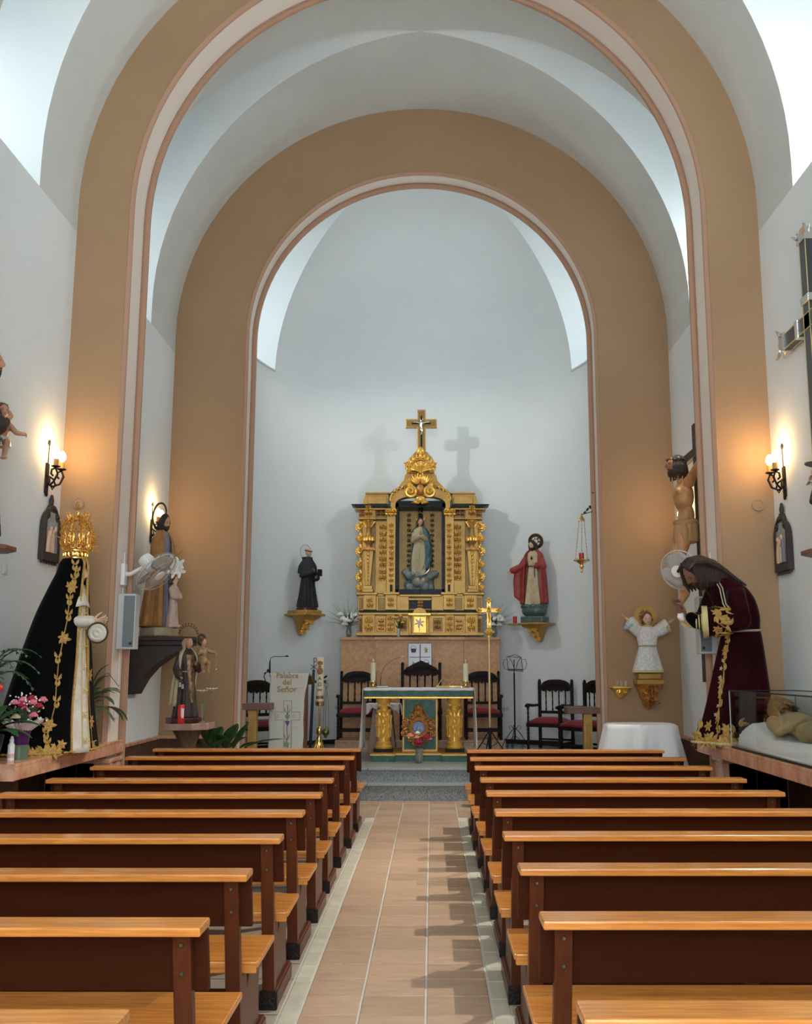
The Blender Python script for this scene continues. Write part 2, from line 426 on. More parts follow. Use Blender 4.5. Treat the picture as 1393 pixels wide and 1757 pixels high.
def head(parent, p, s, yaw=0., pitch=0., roll=0., skin=None, hair=None, style='long', beard=False, eyes=True):
    """full head as a part: skin mesh > hair, beard, eyes; p = centre of the head, s = height"""
    M = T(*p) @ look(yaw, pitch, roll) @ S(s)
    g = G(); headmesh(g, M)
    g.M = M; g.tube([(0, .06, -.3), (0, .07, -.62)], [.17, .19], 12); g.M = None
    h = obj('head', g, skin or SKIN, parent, smooth=True, ang=180)
    if eyes:
        g = G(); g.M = M
        for sx in (-1, 1): g.ell((sx * .14, -.365, .03), (.05, .03, .022), 8, 5); g.tube([(sx * .08, -.40, .1), (sx * .14, -.40, .12), (sx * .21, -.36, .1)], [.008, .012, .006], 5)
        obj('eyes', g, EYE_M, h, smooth=True)
        g = G(); g.M = M; g.tube([(-.075, -.41, -.225), (0, -.45, -.215), (.075, -.41, -.225)], [.006, .022, .006], 6, .6)
        obj('lips', g, LIP, h, smooth=True)
    if hair is not None:
        g = G(); g.M = M
        if style == 'long': g.ell((0, .075, .055), (.405, .455, .50), 24, 14)
        elif style != 'tonsure': g.ell((0, .08, .12), (.40, .44, .43), 24, 14)
        if style == 'long':
            for k in range(26):
                th = radians(-28 + 236 * k / 25); x = .40 * cos(th); y = .44 * sin(th)
                ln = .62 + .2 * sin(k * 2.3)
                g.tube([(x * .9, y * .9, .22), (x * 1.08, y * 1.06 + .02, -.05), (x * 1.1 + .02 * sin(k * 3), y * 1.12 + .04, -.35), (x * .95 + .03 * sin(k), y * 1.15 + .05, -.2 - ln * .7)], [.06, .075, .075, .03], 6)
        elif style == 'curly':
            rr = random.Random(3)
            for k in range(46):
                th = rr.uniform(radians(-25), radians(205)); ph = rr.uniform(.1, 1.0) * pi * .66
                g.ell((.42 * sin(ph) * cos(th), .48 * sin(ph) * sin(th) + .02, .52 * cos(ph)), .09, 6, 4)
        elif style == 'tonsure':
            for k in range(30):
                th = 2 * pi * k / 30; g.ell((.39 * cos(th), .45 * sin(th), .2 - .06 * sin(th) * -1), (.06, .06, .09), 6, 4)
        obj('hair', g, hair, h, smooth=True, remesh=.02 * s, sm=1)
    if beard:
        g = G(); g.M = M
        for k in range(15):
            a = (k - 7) / 7; x = .23 * a; y = -.36 + .22 * a * a
            g.tube([(x * 1.25, y + .02, -.2 - .03 * (1 - abs(a))), (x * 1.1, y - .03, -.36), (x * .75, y - .0, -.5 - .08 * (1 - abs(a)))], [.05, .06, .03], 6)
        g.tube([(-.13, -.37, -.2), (0, -.43, -.165), (.13, -.37, -.2)], [.015, .03, .015], 6)
        obj('beard', g, hair or HAIR, h, smooth=True, remesh=.02 * s, sm=1)
    return h, M
# ---------------------------------------------------------------- the building
X0 = -.14; HW = 3.36; ZS = 6.1; SILL = 5.85; ZP = .375      # axis, half width, springing, window sill, platform height
APC, APA, APB, APN, APZ, APH = 13.0, 2.8, 3.9, 2.4, 6.35, 2.65   # apse: centre y, half width, depth, squareness, springing, rise
NA, FA = 9.0, 12.7                                            # faces of the near and the far arch
YR = -2.6                                                     # rear wall
CELL_W = .56; XOUT = HW + 1.15
def apse_y(xr): return APC + APB * (max(0, 1 - (abs(xr) / APA) ** APN)) ** (1 / APN)
def apse_n(X):      # outward-pointing-in normal angle at world X on the apse wall
    xr = X - X0; e = .01
    dy = (apse_y(xr + e) - apse_y(xr - e)) / (2 * e)
    return atan2(-1, dy) if False else (dy, -1)
# side walls of the nave
for s, nm in ((-1, 'wall_left'), (1, 'wall_right')):
    x = X0 + s * HW
    g = G()
    g.quad((x, YR, 0), (x, FA + .3, 0), (x, FA + .3, SILL), (x, YR, SILL))
    struct(nm, g, WHITE)
g = G(); g.quad((X0 - HW, YR, 0), (X0 + HW, YR, 0), (X0 + HW, YR, ZS), (X0 - HW, YR, ZS))
g.add([(X0, YR, ZS)] + [(X0 + HW * cos(a), YR, ZS + HW * sin(a)) for a in [pi * i / 24 for i in range(25)]], [(0, i, i + 1) for i in range(1, 25)])
struct('wall_back', g, WHITE)
# unseen glowing window and doorway added behind the camera for broad fill light
g = G(); yw = YR + .03
out = [(X0 - 1.7, 2.9), (X0 + 1.7, 2.9), (X0 + 1.7, 5.2)] + [(X0 + 1.7 * cos(pi * k / 12), 5.2 + 1.7 * sin(pi * k / 12)) for k in range(1, 12)] + [(X0 - 1.7, 5.2)]
g.add([(p[0], yw, p[1]) for p in out], [tuple(range(len(out)))])
pane = tag(obj('window_11', g, SKYGLASS['west_fill']), kind='structure')
g = G(); g.tube([(p[0], yw, p[1]) for p in out], .05, 6, closed=True)
for k in (-.85, 0, .85): g.box(X0 + k - .02, X0 + k + .02, yw + .01, yw + .04, 2.9, 6.6)
for z in (3.7, 4.5, 5.2): g.box(X0 - 1.7, X0 + 1.7, yw + .01, yw + .04, z - .02, z + .02)
obj('window_frame', g, WHITEPL, pane)
g = G(); g.quad((X0 - 1.1, yw, 0), (X0 + 1.1, yw, 0), (X0 + 1.1, yw, 2.3), (X0 - 1.1, yw, 2.3))
pane = tag(obj('rear_fill_doorway', g, SKYGLASS['west_fill']), kind='structure')  # unseen doorway panel, added to light the nave from behind
g = G(); g.tube([(X0 - 1.1, yw, 0), (X0 - 1.1, yw, 2.3), (X0 + 1.1, yw, 2.3), (X0 + 1.1, yw, 0)], .06, 6)
obj('fill_doorway_frame', g, WOOD_P, pane)
# vault bays with cross cells
def prof(z_or_phi, s):
    kind, v = z_or_phi
    if kind == 'z': return X0 + s * HW, v, CELL_W
    return X0 + s * HW * cos(v), ZS + HW * sin(v), CELL_W * cos(v)
ROWS = [('z', SILL), ('z', ZS)] + [('p', (pi / 2) * i / 22) for i in range(1, 23)]
bays = [(YR, .75, -.9), (1.25, 5.55, 3.7), (6.05, NA + .1, 7.52), (NA + .4, FA + .1, 11.0)]
for bi, (ya, yb, ym) in enumerate(bays):
    g = G(); gr = G()
    for s in (-1, 1):
        P = [prof(r, s) for r in ROWS]
        for i in range(len(P) - 1):
            (x1, z1, w1), (x2, z2, w2) = P[i], P[i + 1]
            g.quad((x1, ya, z1), (x1, ym - w1, z1), (x2, ym - w2, z2), (x2, ya, z2))
            g.quad((x1, ym + w1, z1), (x1, yb, z1), (x2, yb, z2), (x2, ym + w2, z2))
            xo = X0 + s * XOUT
            for d in (-1, 1):
                gr.quad((x1, ym + d * w1, z1), (xo, ym + d * w1, z1), (xo, ym + d * w2, z2), (x2, ym + d * w2, z2))
            gr.quad((xo, ym - w1, z1), (xo, ym + w1, z1), (xo, ym + w2, z2), (xo, ym - w2, z2))   # outer wall of the cell
        gr.quad((X0 + s * HW, ym - CELL_W, SILL), (X0 + s * XOUT, ym - CELL_W, SILL), (X0 + s * XOUT, ym + CELL_W, SILL), (X0 + s * HW, ym + CELL_W, SILL))
        # window: frame and a glowing daylit pane, rounded top
        key = ('nave_l' if s < 0 else 'nave_r') if bi >= 2 else 'rear'
        xw = X0 + s * (XOUT - .05); zt, hw = (6.95, .43) if key != 'nave_r' else (6.45, .22)
        out = [(ym - hw, SILL + .1), (ym + hw, SILL + .1), (ym + hw, zt)] + [(ym + hw * cos(a), zt + hw * sin(a)) for a in [pi * k / 10 for k in range(1, 10)]] + [(ym - hw, zt)]
        n = len(out); gp = G(); gp.add([(xw, p[0], p[1]) for p in out], [tuple(range(n)) if s > 0 else tuple(range(n - 1, -1, -1))])
        pane = tag(obj('window_%d' % (bi * 2 + (1 if s > 0 else 0) + 1), gp, SKYGLASS[key]), kind='structure')
        gf = G(); gf.tube([(xw - s * .02, p[0], p[1]) for p in out], .03, 6, closed=True)
        gf.box(xw - s * .04, xw - s * .01, ym - .015, ym + .015, SILL + .1, zt + hw)
        gf.box(xw - s * .04, xw - s * .01, ym - hw, ym + hw, zt - .2, zt - .17)
        obj('window_frame', gf, WHITEPL, pane)
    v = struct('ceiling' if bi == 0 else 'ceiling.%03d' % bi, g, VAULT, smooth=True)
    obj('window_recess', gr, WHITE, v, smooth=True)

# arches: swept profiles
def arch(Y, ri, dep, lip, rout=HW + .02, back=.14, z0=0., face=True, rb=None):
    """profile points (radius, y) swept round the opening; returns nothing, adds trim objects"""
    def sweep(pts, m, name):
        path = [(-1, 0, z) for z in (z0, ZS)] ; g = G(); rows = []
        stations = [('l', z0), ('l', 3.0)] + [('a', pi - pi * i / 48) for i in range(49)] + [('r', 3.0), ('r', z0)]
        for k, v in stations:
            row = []
            for r, y in pts:
                if k == 'l': row.append((X0 - r, y, v))
                elif k == 'r': row.append((X0 + r, y, v))
                else: row.append((X0 + r * cos(v), y, ZS + r * sin(v)))
            rows.append(row)
        m_ = len(pts); vs = [p for r_ in rows for p in r_]
        fs = [(i * m_ + j, i * m_ + j + 1, (i + 1) * m_ + j + 1, (i + 1) * m_ + j) for i in range(len(rows) - 1) for j in range(m_ - 1)]
        g.add(vs, fs); return struct(name, g, m, smooth=True, ang=30)
    c = .045
    sweep([(rout, Y), (ri + c, Y)], BROWN, trim_name())
    sweep([(ri + c, Y), (ri + c * .8, Y - .012), (ri + .005, Y + .012), (ri, Y + .035)], PINK, trim_name())
    sweep([(ri, Y + .035), (ri, Y + dep)], CREAM, trim_name())
    l = lip
    sweep([(ri, Y + dep), (ri - .012, Y + dep - .012), (ri - .016, Y + dep + .012), (ri - l, Y + dep + .012), (ri - l, Y + dep + back)], PINK, trim_name())
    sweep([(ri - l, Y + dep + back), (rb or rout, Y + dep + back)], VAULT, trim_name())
TN = [0]
def trim_name():
    TN[0] += 1; return 'trim_%d' % TN[0]
arch(NA, 2.81, .34, .055, back=.05)
arch(FA, 2.36, .24, .06, back=.06, rb=2.86)
arch(5.55, 2.95, .36, .065)
arch(.75, 2.95, .36, .065)
# apse shell
def apse_pt(t, s, z, sc):
    return (X0 + s * APA * sc * abs(cos(t)) ** (2 / APN), APC + APB * sc * abs(sin(t)) ** (2 / APN), z)
def apse_t(y, sc):
    q = min(1, max(0, (y - APC) / (APB * sc))); return math.asin(min(1, q ** (APN / 2)))
g = G()
for s in (-1, 1):
    def lower(u, v, s=s): return apse_pt(u * pi / 2, s, ZP - .02 + (6.42 - ZP + .02) * v, 1)
    g.grid(lower, 24, 1)
struct('wall_apse', g, WHITE, smooth=True, ang=180)
g = G(); gr = G(); NR = 24
def arow(k):
    if k == 0: return 6.42, 1.0, 0.
    p = (pi / 2) * (k / NR); z = APZ + APH * sin(p)
    if z < 6.42: z = 6.42
    return z, cos(p), p
arows = [arow(k) for k in range(0, NR + 1) if k == 0 or APZ + APH * sin((pi / 2) * k / NR) > 6.45]
for s in (-1, 1):
    for (z1, s1, p1), (z2, s2, p2) in zip(arows[:-1], arows[1:]):
        yf1 = max(APC + .02, 15.32 - 2.38 * (1 - cos(p1))); yf2 = max(APC + .02, 15.32 - 2.38 * (1 - cos(p2)))
        s2 = max(s2, .002); t1 = apse_t(yf1, s1); t2 = apse_t(yf2, s2); m = 16
        a = [apse_pt(t1 + (pi / 2 - t1) * i / m, s, z1, s1) for i in range(m + 1)]
        b = [apse_pt(t2 + (pi / 2 - t2) * i / m, s, z2, s2) for i in range(m + 1)]
        g.add(a + b, [(i, i + 1, m + 2 + i, m + 1 + i) for i in range(m)])
        xo = X0 + s * 3.75
        gr.quad(a[0], (xo, a[0][1], z1), (xo, b[0][1], z2), b[0])
        gr.quad((xo, APC + .02, z1), (xo, a[0][1], z1), (xo, b[0][1], z2), (xo, APC + .02, z2))
    xo = X0 + s * 3.75
    gr.add([apse_pt(apse_t(15.32, 1) * i / 8, s, 6.42, 1) for i in range(9)] + [(xo, 15.32, 6.42), (xo, APC, 6.42)], [tuple(range(11))])
    gr.quad((X0 + s * 2.3, APC + .015, 6.42), (xo, APC + .015, 6.42), (xo, APC + .015, 9.1), (X0 + s * 2.3, APC + .015, 9.1))
    xw = X0 + s * 3.7; out = [(13.5, 6.6), (14.3, 6.6), (14.3, 7.15), (14.23, 7.3), (14.1, 7.42), (13.9, 7.48), (13.5, 7.5)]
    gp = G(); gp.add([(xw, p[0], p[1]) for p in out], [tuple(range(7)) if s > 0 else tuple(range(6, -1, -1))])
    pane = tag(obj('window_%d' % (9 + (s > 0)), gp, SKYGLASS['apse_l' if s < 0 else 'apse_r']), kind='structure')
    gf = G(); gf.tube([(xw - s * .02, p[0], p[1]) for p in out], .03, 6, closed=True); gf.box(xw - s * .04, xw - s * .01, 13.89, 13.92, 6.6, 7.5)
    obj('window_frame', gf, WHITEPL, pane)
for s, w_, colr in ((-1, SPOT_W[0], (1., .95, .86)), (1, SPOT_W[1], (.93, .97, 1.))):
    t_ = bpy.data.objects.new('floodlight', None); COL.objects.link(t_); t_['label'] = 'small white floodlight on the %s sanctuary window sill, hidden behind the far arch' % ('left' if s < 0 else 'right'); t_['category'] = 'floodlight'
    t_.location = (X0 + s * 2.78, 14.0, 6.44)
    gf = G(); gf.box(-.06, .06, -.05, .05, 0, .02); gf.box(-.015, .015, -.015, .015, .02, .10); obj('foot', gf, WHITEPL, t_)
    tgt = Vector((X0 + s * -.6, 16.3, 2.6)) - Vector(t_.location); M_ = T(0, 0, .13) @ tgt.to_track_quat('-Z', 'Y').to_matrix().to_4x4()
    gf = G(); gf.M = M_; gf.lathe([(.03, .10), (.05, .08), (.055, .0), (.06, -.02)], 16, cap=False); gf.M = None; obj('housing', gf, WHITEPL, t_, smooth=True, solid=.003)
    ld = bpy.data.lights.new('flood', 'SPOT'); ld.energy = w_; ld.color = colr; ld.spot_size = radians(104); ld.spot_blend = .9; ld.shadow_soft_size = .05
    lo = bpy.data.objects.new('flood', ld); COL.objects.link(lo); lo.parent = t_; lo.matrix_local = M_ @ T(0, 0, -.03)
cv = struct('ceiling_apse', g, WHITE, smooth=True, ang=180)
obj('window_recess', gr, WHITE, cv, smooth=True)
# floodlights on the right-hand nave window sills
for (yy, ty_, n_) in ((7.5, 6.4, 'bay before the near arch'), (10.62, 10.4, 'bay beyond the near arch')):
    t_ = bpy.data.objects.new('floodlight', None); COL.objects.link(t_); t_['label'] = 'small white floodlight on the right nave window sill, ' + n_; t_['category'] = 'floodlight'
    t_.location = (X0 + HW + .07, yy, SILL + .005)
    gf = G(); gf.box(-.05, .05, -.05, .05, 0, .02); gf.box(-.015, .015, -.015, .015, .02, .12); obj('foot', gf, WHITEPL, t_)
    tgt = Vector((-.2, ty_, 0)) - Vector(t_.location); M_ = T(-.03, 0, .15) @ tgt.to_track_quat('-Z', 'Y').to_matrix().to_4x4()
    gf = G(); gf.M = M_; gf.lathe([(.03, .10), (.05, .08), (.055, .0), (.06, -.02)], 16, cap=False); gf.M = None; obj('housing', gf, WHITEPL, t_, smooth=True, solid=.003)
    ld = bpy.data.lights.new('flood', 'SPOT'); ld.energy = SPOT_W[2]; ld.color = (1., .95, .86); ld.spot_size = radians(62); ld.spot_blend = .9; ld.shadow_soft_size = .04
    lo = bpy.data.objects.new('flood', ld); COL.objects.link(lo); lo.parent = t_; lo.matrix_local = M_ @ T(0, 0, -.03)
# light edge of the apse window sills
for s in (-1, 1):
    gs = G(); gs.tube([apse_pt(apse_t(15.32, 1) * i / 8, s, 6.42, .997) for i in range(9)], .018, 6)
    struct(trim_name(), gs, WHITEPL, smooth=True)

# ---------------------------------------------------------------- floor
FX0 = -.03
g = G(); g.box(X0 - HW - .1, X0 + HW + .1, YR, 12.5, -.08, -.006)
floor = struct('floor', g, GROUT)
rowp = .2665; nrow = 29; y_first = 12.32 - rowp * nrow
def tile(x0, x1, y0, y1, m, name, parent=floor, zz=0.):
    g = G(); c = .006; cy = .003; jz = random.uniform(-.0012, .0012); xa, xb, ya, yb = x0 + c, x1 - c, y0 + cy, y1 - cy; e = .004
    z0, z1 = zz - .006, zz + jz
    g.add([(xa, ya, z0), (xb, ya, z0), (xb, yb, z0), (xa, yb, z0), (xa, ya, z1 - .002), (xb, ya, z1 - .002), (xb, yb, z1 - .002), (xa, yb, z1 - .002),
           (xa + e, ya + e, z1), (xb - e, ya + e, z1), (xb - e, yb - e, z1), (xa + e, yb - e, z1)],
          [(0, 1, 5, 4), (1, 2, 6, 5), (2, 3, 7, 6), (3, 0, 4, 7), (4, 5, 9, 8), (5, 6, 10, 9), (6, 7, 11, 10), (7, 4, 8, 11), (8, 9, 10, 11)])
    return obj(name, g, m, parent)
cols = [(-.624, -.345), (-.345, -.03), (-.03, .287)]
for r in range(nrow):
    ya = y_first + r * rowp; yb = ya + rowp
    for a, b in cols: tile(a, b, ya, yb, TILE, 'tile')
    if ya > 10.8:
        for a, b in ((-.94, -.624), (.287, .6)): tile(a, b, ya, yb, TILE, 'tile')
for r in range(24):
    ya = 4.55 + r * .2665; yb = ya + .2665
    if yb < 10.87:
        tile(-.718, -.624, ya, yb, TILE2, 'border_tile'); tile(.287, .378, ya, yb, TILE2, 'border_tile')
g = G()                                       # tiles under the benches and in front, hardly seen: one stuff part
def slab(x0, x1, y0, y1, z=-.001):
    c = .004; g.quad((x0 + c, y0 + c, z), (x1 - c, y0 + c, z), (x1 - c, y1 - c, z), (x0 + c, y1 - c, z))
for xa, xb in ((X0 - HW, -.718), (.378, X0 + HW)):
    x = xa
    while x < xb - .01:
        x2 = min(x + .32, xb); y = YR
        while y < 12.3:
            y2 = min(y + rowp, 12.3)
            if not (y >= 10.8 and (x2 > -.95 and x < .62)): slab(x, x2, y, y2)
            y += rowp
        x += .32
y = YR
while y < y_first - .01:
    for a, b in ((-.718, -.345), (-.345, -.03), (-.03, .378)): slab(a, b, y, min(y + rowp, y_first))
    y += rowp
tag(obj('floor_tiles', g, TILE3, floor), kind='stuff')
# steps and platform
def step(name, y0, z0, z1, y1, cut):
    g = G(); g.box(X0 - HW + .0, X0 + HW, y0, y1, z0, z1 - .03)
    o = struct(name, g, GRANITE)
    xs = [X0 - HW, -2.3, -.8, .65, 2.1, X0 + HW]
    for a, b in zip(xs[:-1], xs[1:]):
        g = G(); g.box(a + .002, b - .002, y0 - .025, y1, z1 - .03, z1)
        obj('step_slab', g, GRANITE_L, o, bevel=.006)
    return o
step('floor_step', 12.315, 0, .205, 12.53, 0)
step('floor_step.001', 12.51, 0, ZP, 12.76, 0)
g = G(); n = 40
vs = [(X0 - 2.5, 12.75), (X0 + 2.5, 12.75)] + [(apse_pt(pi / 2 * i / 20, 1, 0, 1.0)[:2]) for i in range(21)] + [(apse_pt(pi / 2 * (20 - i) / 20, -1, 0, 1.0)[:2]) for i in range(21)]
g.prism(vs, ZP - .05, ZP, 'z')
struct('floor_sanctuary', g, GRANITE_L)
g = G()
for s in (-1, 1):
    pts = [apse_pt(pi / 2 * i / 24, s, 0, .996)[:2] for i in range(25)]; pin = [apse_pt(pi / 2 * i / 24, s, 0, .990)[:2] for i in range(25)]
    g.prism(pts + pin[::-1], ZP, ZP + .07, 'z')
struct('baseboard_apse', g, mat('dark_skirting', (.02, .02, .022), .3))
# marble dado between the arches, on the far arch face, and under the ledges: separate slabs
def dado(axis, c, a, b, z1, m, sgn, name, z0=0., th=.03, step_=.42, capm=None):
    g = G()
    if axis == 'x': g.box(c, c + sgn * .012, a, b, z0, z1)
    else: g.box(a, b, c, c + sgn * .012, z0, z1)
    root = struct(name, g, GROUT)
    n = max(1, round((b - a) / step_)); w = (b - a) / n
    for i in range(n):
        g = G(); p, q = a + i * w + .003, a + (i + 1) * w - .003
        if axis == 'x': g.box(c, c + sgn * th, p, q, z0 + .003, z1 - .04)
        else: g.box(p, q, c, c + sgn * th, z0 + .003, z1 - .04)
        obj('marble_panel', g, m, root)
    g = G()
    if axis == 'x': g.box(c, c + sgn * (th + .02), a, b, z1 - .04, z1)
    else: g.box(a, b, c, c + sgn * (th + .02), z1 - .04, z1)
    obj('dado_cap', g, capm or MARBLE_R, root, bevel=.006)
dado('x', X0 - HW, 9.52, FA, .76, MARBLE_D, 1, 'trim_40')
dado('x', X0 + HW, 9.52, FA, .76, MARBLE_D, -1, 'trim_41')
dado('y', FA, X0 - HW, X0 - 2.42, .76, MARBLE_D, -1, 'trim_42')
dado('y', FA, X0 + 2.42, X0 + HW, .76, MARBLE_D, -1, 'trim_43')
dado('x', X0 - HW, 3.0, NA, .84, MARBLE_D, 1, 'trim_44', step_=.3)
dado('x', X0 + HW, 3.0, NA, .84, MARBLE_D, -1, 'trim_45', step_=.3)
dado('x', X0 - 2.81, NA, NA + .39, .80, MARBLE_R, 1, 'trim_46', step_=.25)
dado('x', X0 + 2.81, NA, NA + .39, .80, MARBLE_R, -1, 'trim_47', step_=.25)
dado('y', NA, X0 - HW, X0 - 2.75, .80, MARBLE_R, -1, 'trim_48', step_=.3)
dado('y', NA, X0 + 2.75, X0 + HW, .80, MARBLE_R, -1, 'trim_49', step_=.3)
# marble ledges that carry the two large images
LZ = .944; LXL, LXR = -2.9, 2.5
def ledge(side, xf, ya, yb, label):
    xw = X0 + side * HW
    xw -= side * .034
    t = thing('marble_ledge', label, 'marble shelf', (xw, (ya + yb) / 2, 0))
    L = yb - ya; n = 3
    d = xf - xw - side * -.0
    for i in range(n):
        g = G(); a = -L / 2 + L * i / n + .002; b = -L / 2 + L * (i + 1) / n - .002
        g.box(0, d, a, b, LZ - .025, LZ); g.box(d, d * .95, a, b, LZ - .115, LZ - .025)
        obj('marble_slab', g, MARBLE_R, t, bevel=.004)
    g = G(); g.box(0, d, -L / 2 - .02, -L / 2 + .0, LZ - .115, LZ); obj('end_slab', g, MARBLE_R, t)
    for k in (0, 1):
        g = G(); y = -L / 2 + .35 + k * (L - .7) ; g.box(0, d * .75, y - .06, y + .06, 0, LZ - .115)
        obj('support', g, MARBLE_D, t)
ledge(-1, LXL, 6.95, 9.38, 'long red marble ledge under the black-mantled crowned figure on the left wall')
ledge(1, LXR, 6.30, 9.38, 'long red marble ledge under the maroon-robed figure and glass case on the right')
# ---------------------------------------------------------------- benches
def make_bench(L, zt=.82):
    """x from 0 (aisle end) to L (wall end, may be negative); y=0 is the far edge of the top rail"""
    t = thing('church_bench', 'x', 'bench')
    sg = 1 if L > 0 else -1; A = abs(L)
    X = lambda v: sg * v
    g = G(); g.box(X(0), X(A), -.135, 0, zt - .028, zt); obj('top_rail', g, WOOD_L, t, bevel=.006)
    g = G(); # tilted back board
    yb = .055
    g.add([(X(0), -.045, zt - .028), (X(A), -.045, zt - .028), (X(A), -.015, zt - .028), (X(0), -.015, zt - .028),
           (X(0), -.045 + yb, .595), (X(A), -.045 + yb, .595), (X(A), -.015 + yb, .595), (X(0), -.015 + yb, .595)],
          [(0, 1, 2, 3), (7, 6, 5, 4), (0, 4, 5, 1), (1, 5, 6, 2), (2, 6, 7, 3), (3, 7, 4, 0)])
    obj('backrest', g, WOOD_D, t, bevel=.003)
    g = G(); g.box(X(-.008), X(A), .135, .54, .405, .43); g.box(X(0), X(A), .13, .15, .385, .43); obj('seat', g, WOOD_L, t, bevel=.005)
    ends = (.042, A - .042 - .058)
    for k, xe in enumerate(ends + (A / 2 - .03,)):
        g = G(); xa, xb = X(xe), X(xe + .058)
        def py(z): return -.085 + (zt - .028 - z) * .235
        zb = .085
        g.add([(xa, py(zt - .028), zt - .028), (xb, py(zt - .028), zt - .028), (xb, py(zt - .028) + .04, zt - .028), (xa, py(zt - .028) + .04, zt - .028),
               (xa, py(zb), zb), (xb, py(zb), zb), (xb, py(zb) + .06, zb), (xa, py(zb) + .06, zb)],
              [(0, 1, 2, 3), (7, 6, 5, 4), (0, 4, 5, 1), (1, 5, 6, 2), (2, 6, 7, 3), (3, 7, 4, 0)])
        if k < 2:
            p = obj('post', g, WOOD_P, t, bevel=.004)
            for z in (.755, .665):
                g = G(); g.M = T((xa + xb) / 2, py(z), z) @ R(pi / 2, 'X'); g.lathe([(.0085, -.004), (.0085, .003), (.006, .006)], 10)
                obj('bolt_cap', g, BRONZE, p)
        else:
            g = G(); g.box(xa, xb, .10, .16, .085, .40); obj('support', g, WOOD_D, t)
        # side panel with a notch behind the seat
        pc = [(.07, .085), (.50, .085), (.47, .20), (.485, .385), (.24, .385), (.20, .30), (.175, .385), (.02, .385)]
        g = G(); g.prism([(q[0] + .02, q[1]) for q in pc], xa + sg * .008, xb - sg * .008, 'x'); obj('side_panel', g, WOOD_P, t)
        g = G(); g.box(xa - sg * .012, xb + sg * .012, .085, .60, 0, .07); g.box(xa - sg * .006, xb + sg * .006, .085, .585, .07, .085)
        ft = obj('foot', g, WOOD_P if k < 2 else WOOD_D, t, bevel=.004)
        if k < 2: g = G(); g.box(xa - sg * .014, xb + sg * .014, .078, .110, 0, .082); obj('foot_cap', g, WOOD_B, ft, bevel=.003)
    g = G(); g.box(X(.1), X(A - .1), .30, .325, .20, .27); obj('stretcher', g, WOOD_D, t)
    return t
YL = [2.411, 3.256, 4.03, 4.84, 5.652, 6.44, 7.26, 8.17, 9.05, 9.919]
YRr = [2.475, 3.335, 4.138, 4.917, 5.69, 6.53, 7.30, 8.15, 8.95, 9.777]
ordn = ['nearest the camera, mostly out of view', 'second from the camera', 'third from the camera', 'fourth from the camera', 'fifth from the camera',
        'sixth from the camera', 'seventh from the camera', 'third from the altar', 'second from the altar', 'frontmost, closest to the altar steps']
for side, Ys, xa, L in (('left', YL, -.705, -2.045), ('right', YRr, .345, 1.91)):
    proto = make_bench(L)
    for i, y in enumerate(Ys):
        b = proto if i == 0 else copy_tree(proto)
        b.location = (xa + random.uniform(-.006, .006), y, 0); b.rotation_euler = (0, 0, radians(random.uniform(-.25, .25)))
        b['label'] = 'brown wooden bench %s of the aisle, %s' % (side, ordn[i])
        b['group'] = 'wooden benches on the %s of the aisle' % side
# low kneeling boards in front of the first row
for side, xa, xb in (('left', -2.7, -.86), ('right', .46, 2.2)):
    t = thing('kneeler', 'low dark wooden kneeling board before the front bench on the %s' % side, 'kneeler', ((xa + xb) / 2, 11.75, 0), 0, 'low kneeling boards at the step')
    w = (xb - xa) / 2
    g = G(); g.box(-w, w, .0, .03, .02, .215); obj('board', g, WOOD_D, t)
    g = G(); g.box(-w, w, -.03, .10, .215, .235); obj('rail', g, WOOD_L, t, bevel=.004)
    for sx in (-1, 1):
        g = G(); g.box(sx * w, sx * (w - .05), -.03, .2, 0, .215); obj('foot', g, WOOD_D, t)
# ---------------------------------------------------------------- marble plinth and gilded altarpiece
RY = 16.25
def rq(cx, cy):                       # crop coordinates of the altarpiece close-up -> local x,z at the altarpiece plane
    p = at(560 + cx / 3.994, 680 + cy / 3.994, RY); return p.x, p.z
pl = thing('marble_plinth', 'rose marble plinth carrying the gilded altarpiece', 'plinth', (0, 0, ZP))
zt = at(720, 1093, 16.2).z - ZP
xs = [at(x, 1100, 16.2).x for x in (585, 645, 795, 857)]
for i, (a, b, dy) in enumerate(((xs[0], xs[1], 0), (xs[1], xs[2], -.05), (xs[2], xs[3], 0))):
    if i == 1:
        for a2, b2 in ((a, (a + b) / 2), ((a + b) / 2, b)):
            g = G(); g.box(a2 + .002, b2 - .002, 16.15, 16.5, 0, zt - .05); obj('marble_panel', g, MARBLE_P, pl)
    else:
        g = G(); g.box(a + .002, b - .002, 16.2, 16.5, 0, zt - .05); obj('marble_panel', g, MARBLE_P, pl)
g = G(); g.box(xs[0] - .02, xs[3] + .02, 16.16, 16.52, zt - .05, zt); g.box(xs[1] - .02, xs[2] + .02, 16.11, 16.2, zt - .05, zt); obj('cornice', g, MARBLE_P, pl, bevel=.006)
st = thing('marble_step', 'low beige marble dais under the carved armchairs behind the altar', 'step', (0, 0, ZP))
za = at(600, 1271, 15.35).z - ZP
xa, xb = at(574, 1275, 15.35).x, at(868, 1275, 15.35).x
for i in range(4):
    a = xa + (xb - xa) * i / 4; b = xa + (xb - xa) * (i + 1) / 4
    g = G(); g.box(a + .002, b - .002, 15.37, 16.1, 0, za - .02); obj('riser', g, MARBLE_S, st)
    g = G(); g.box(a + .001, b - .001, 15.35, 16.1, za - .02, za); obj('tread', g, MARBLE_S, st, bevel=.004)
DAIS = ZP + za; PLT = ZP + zt

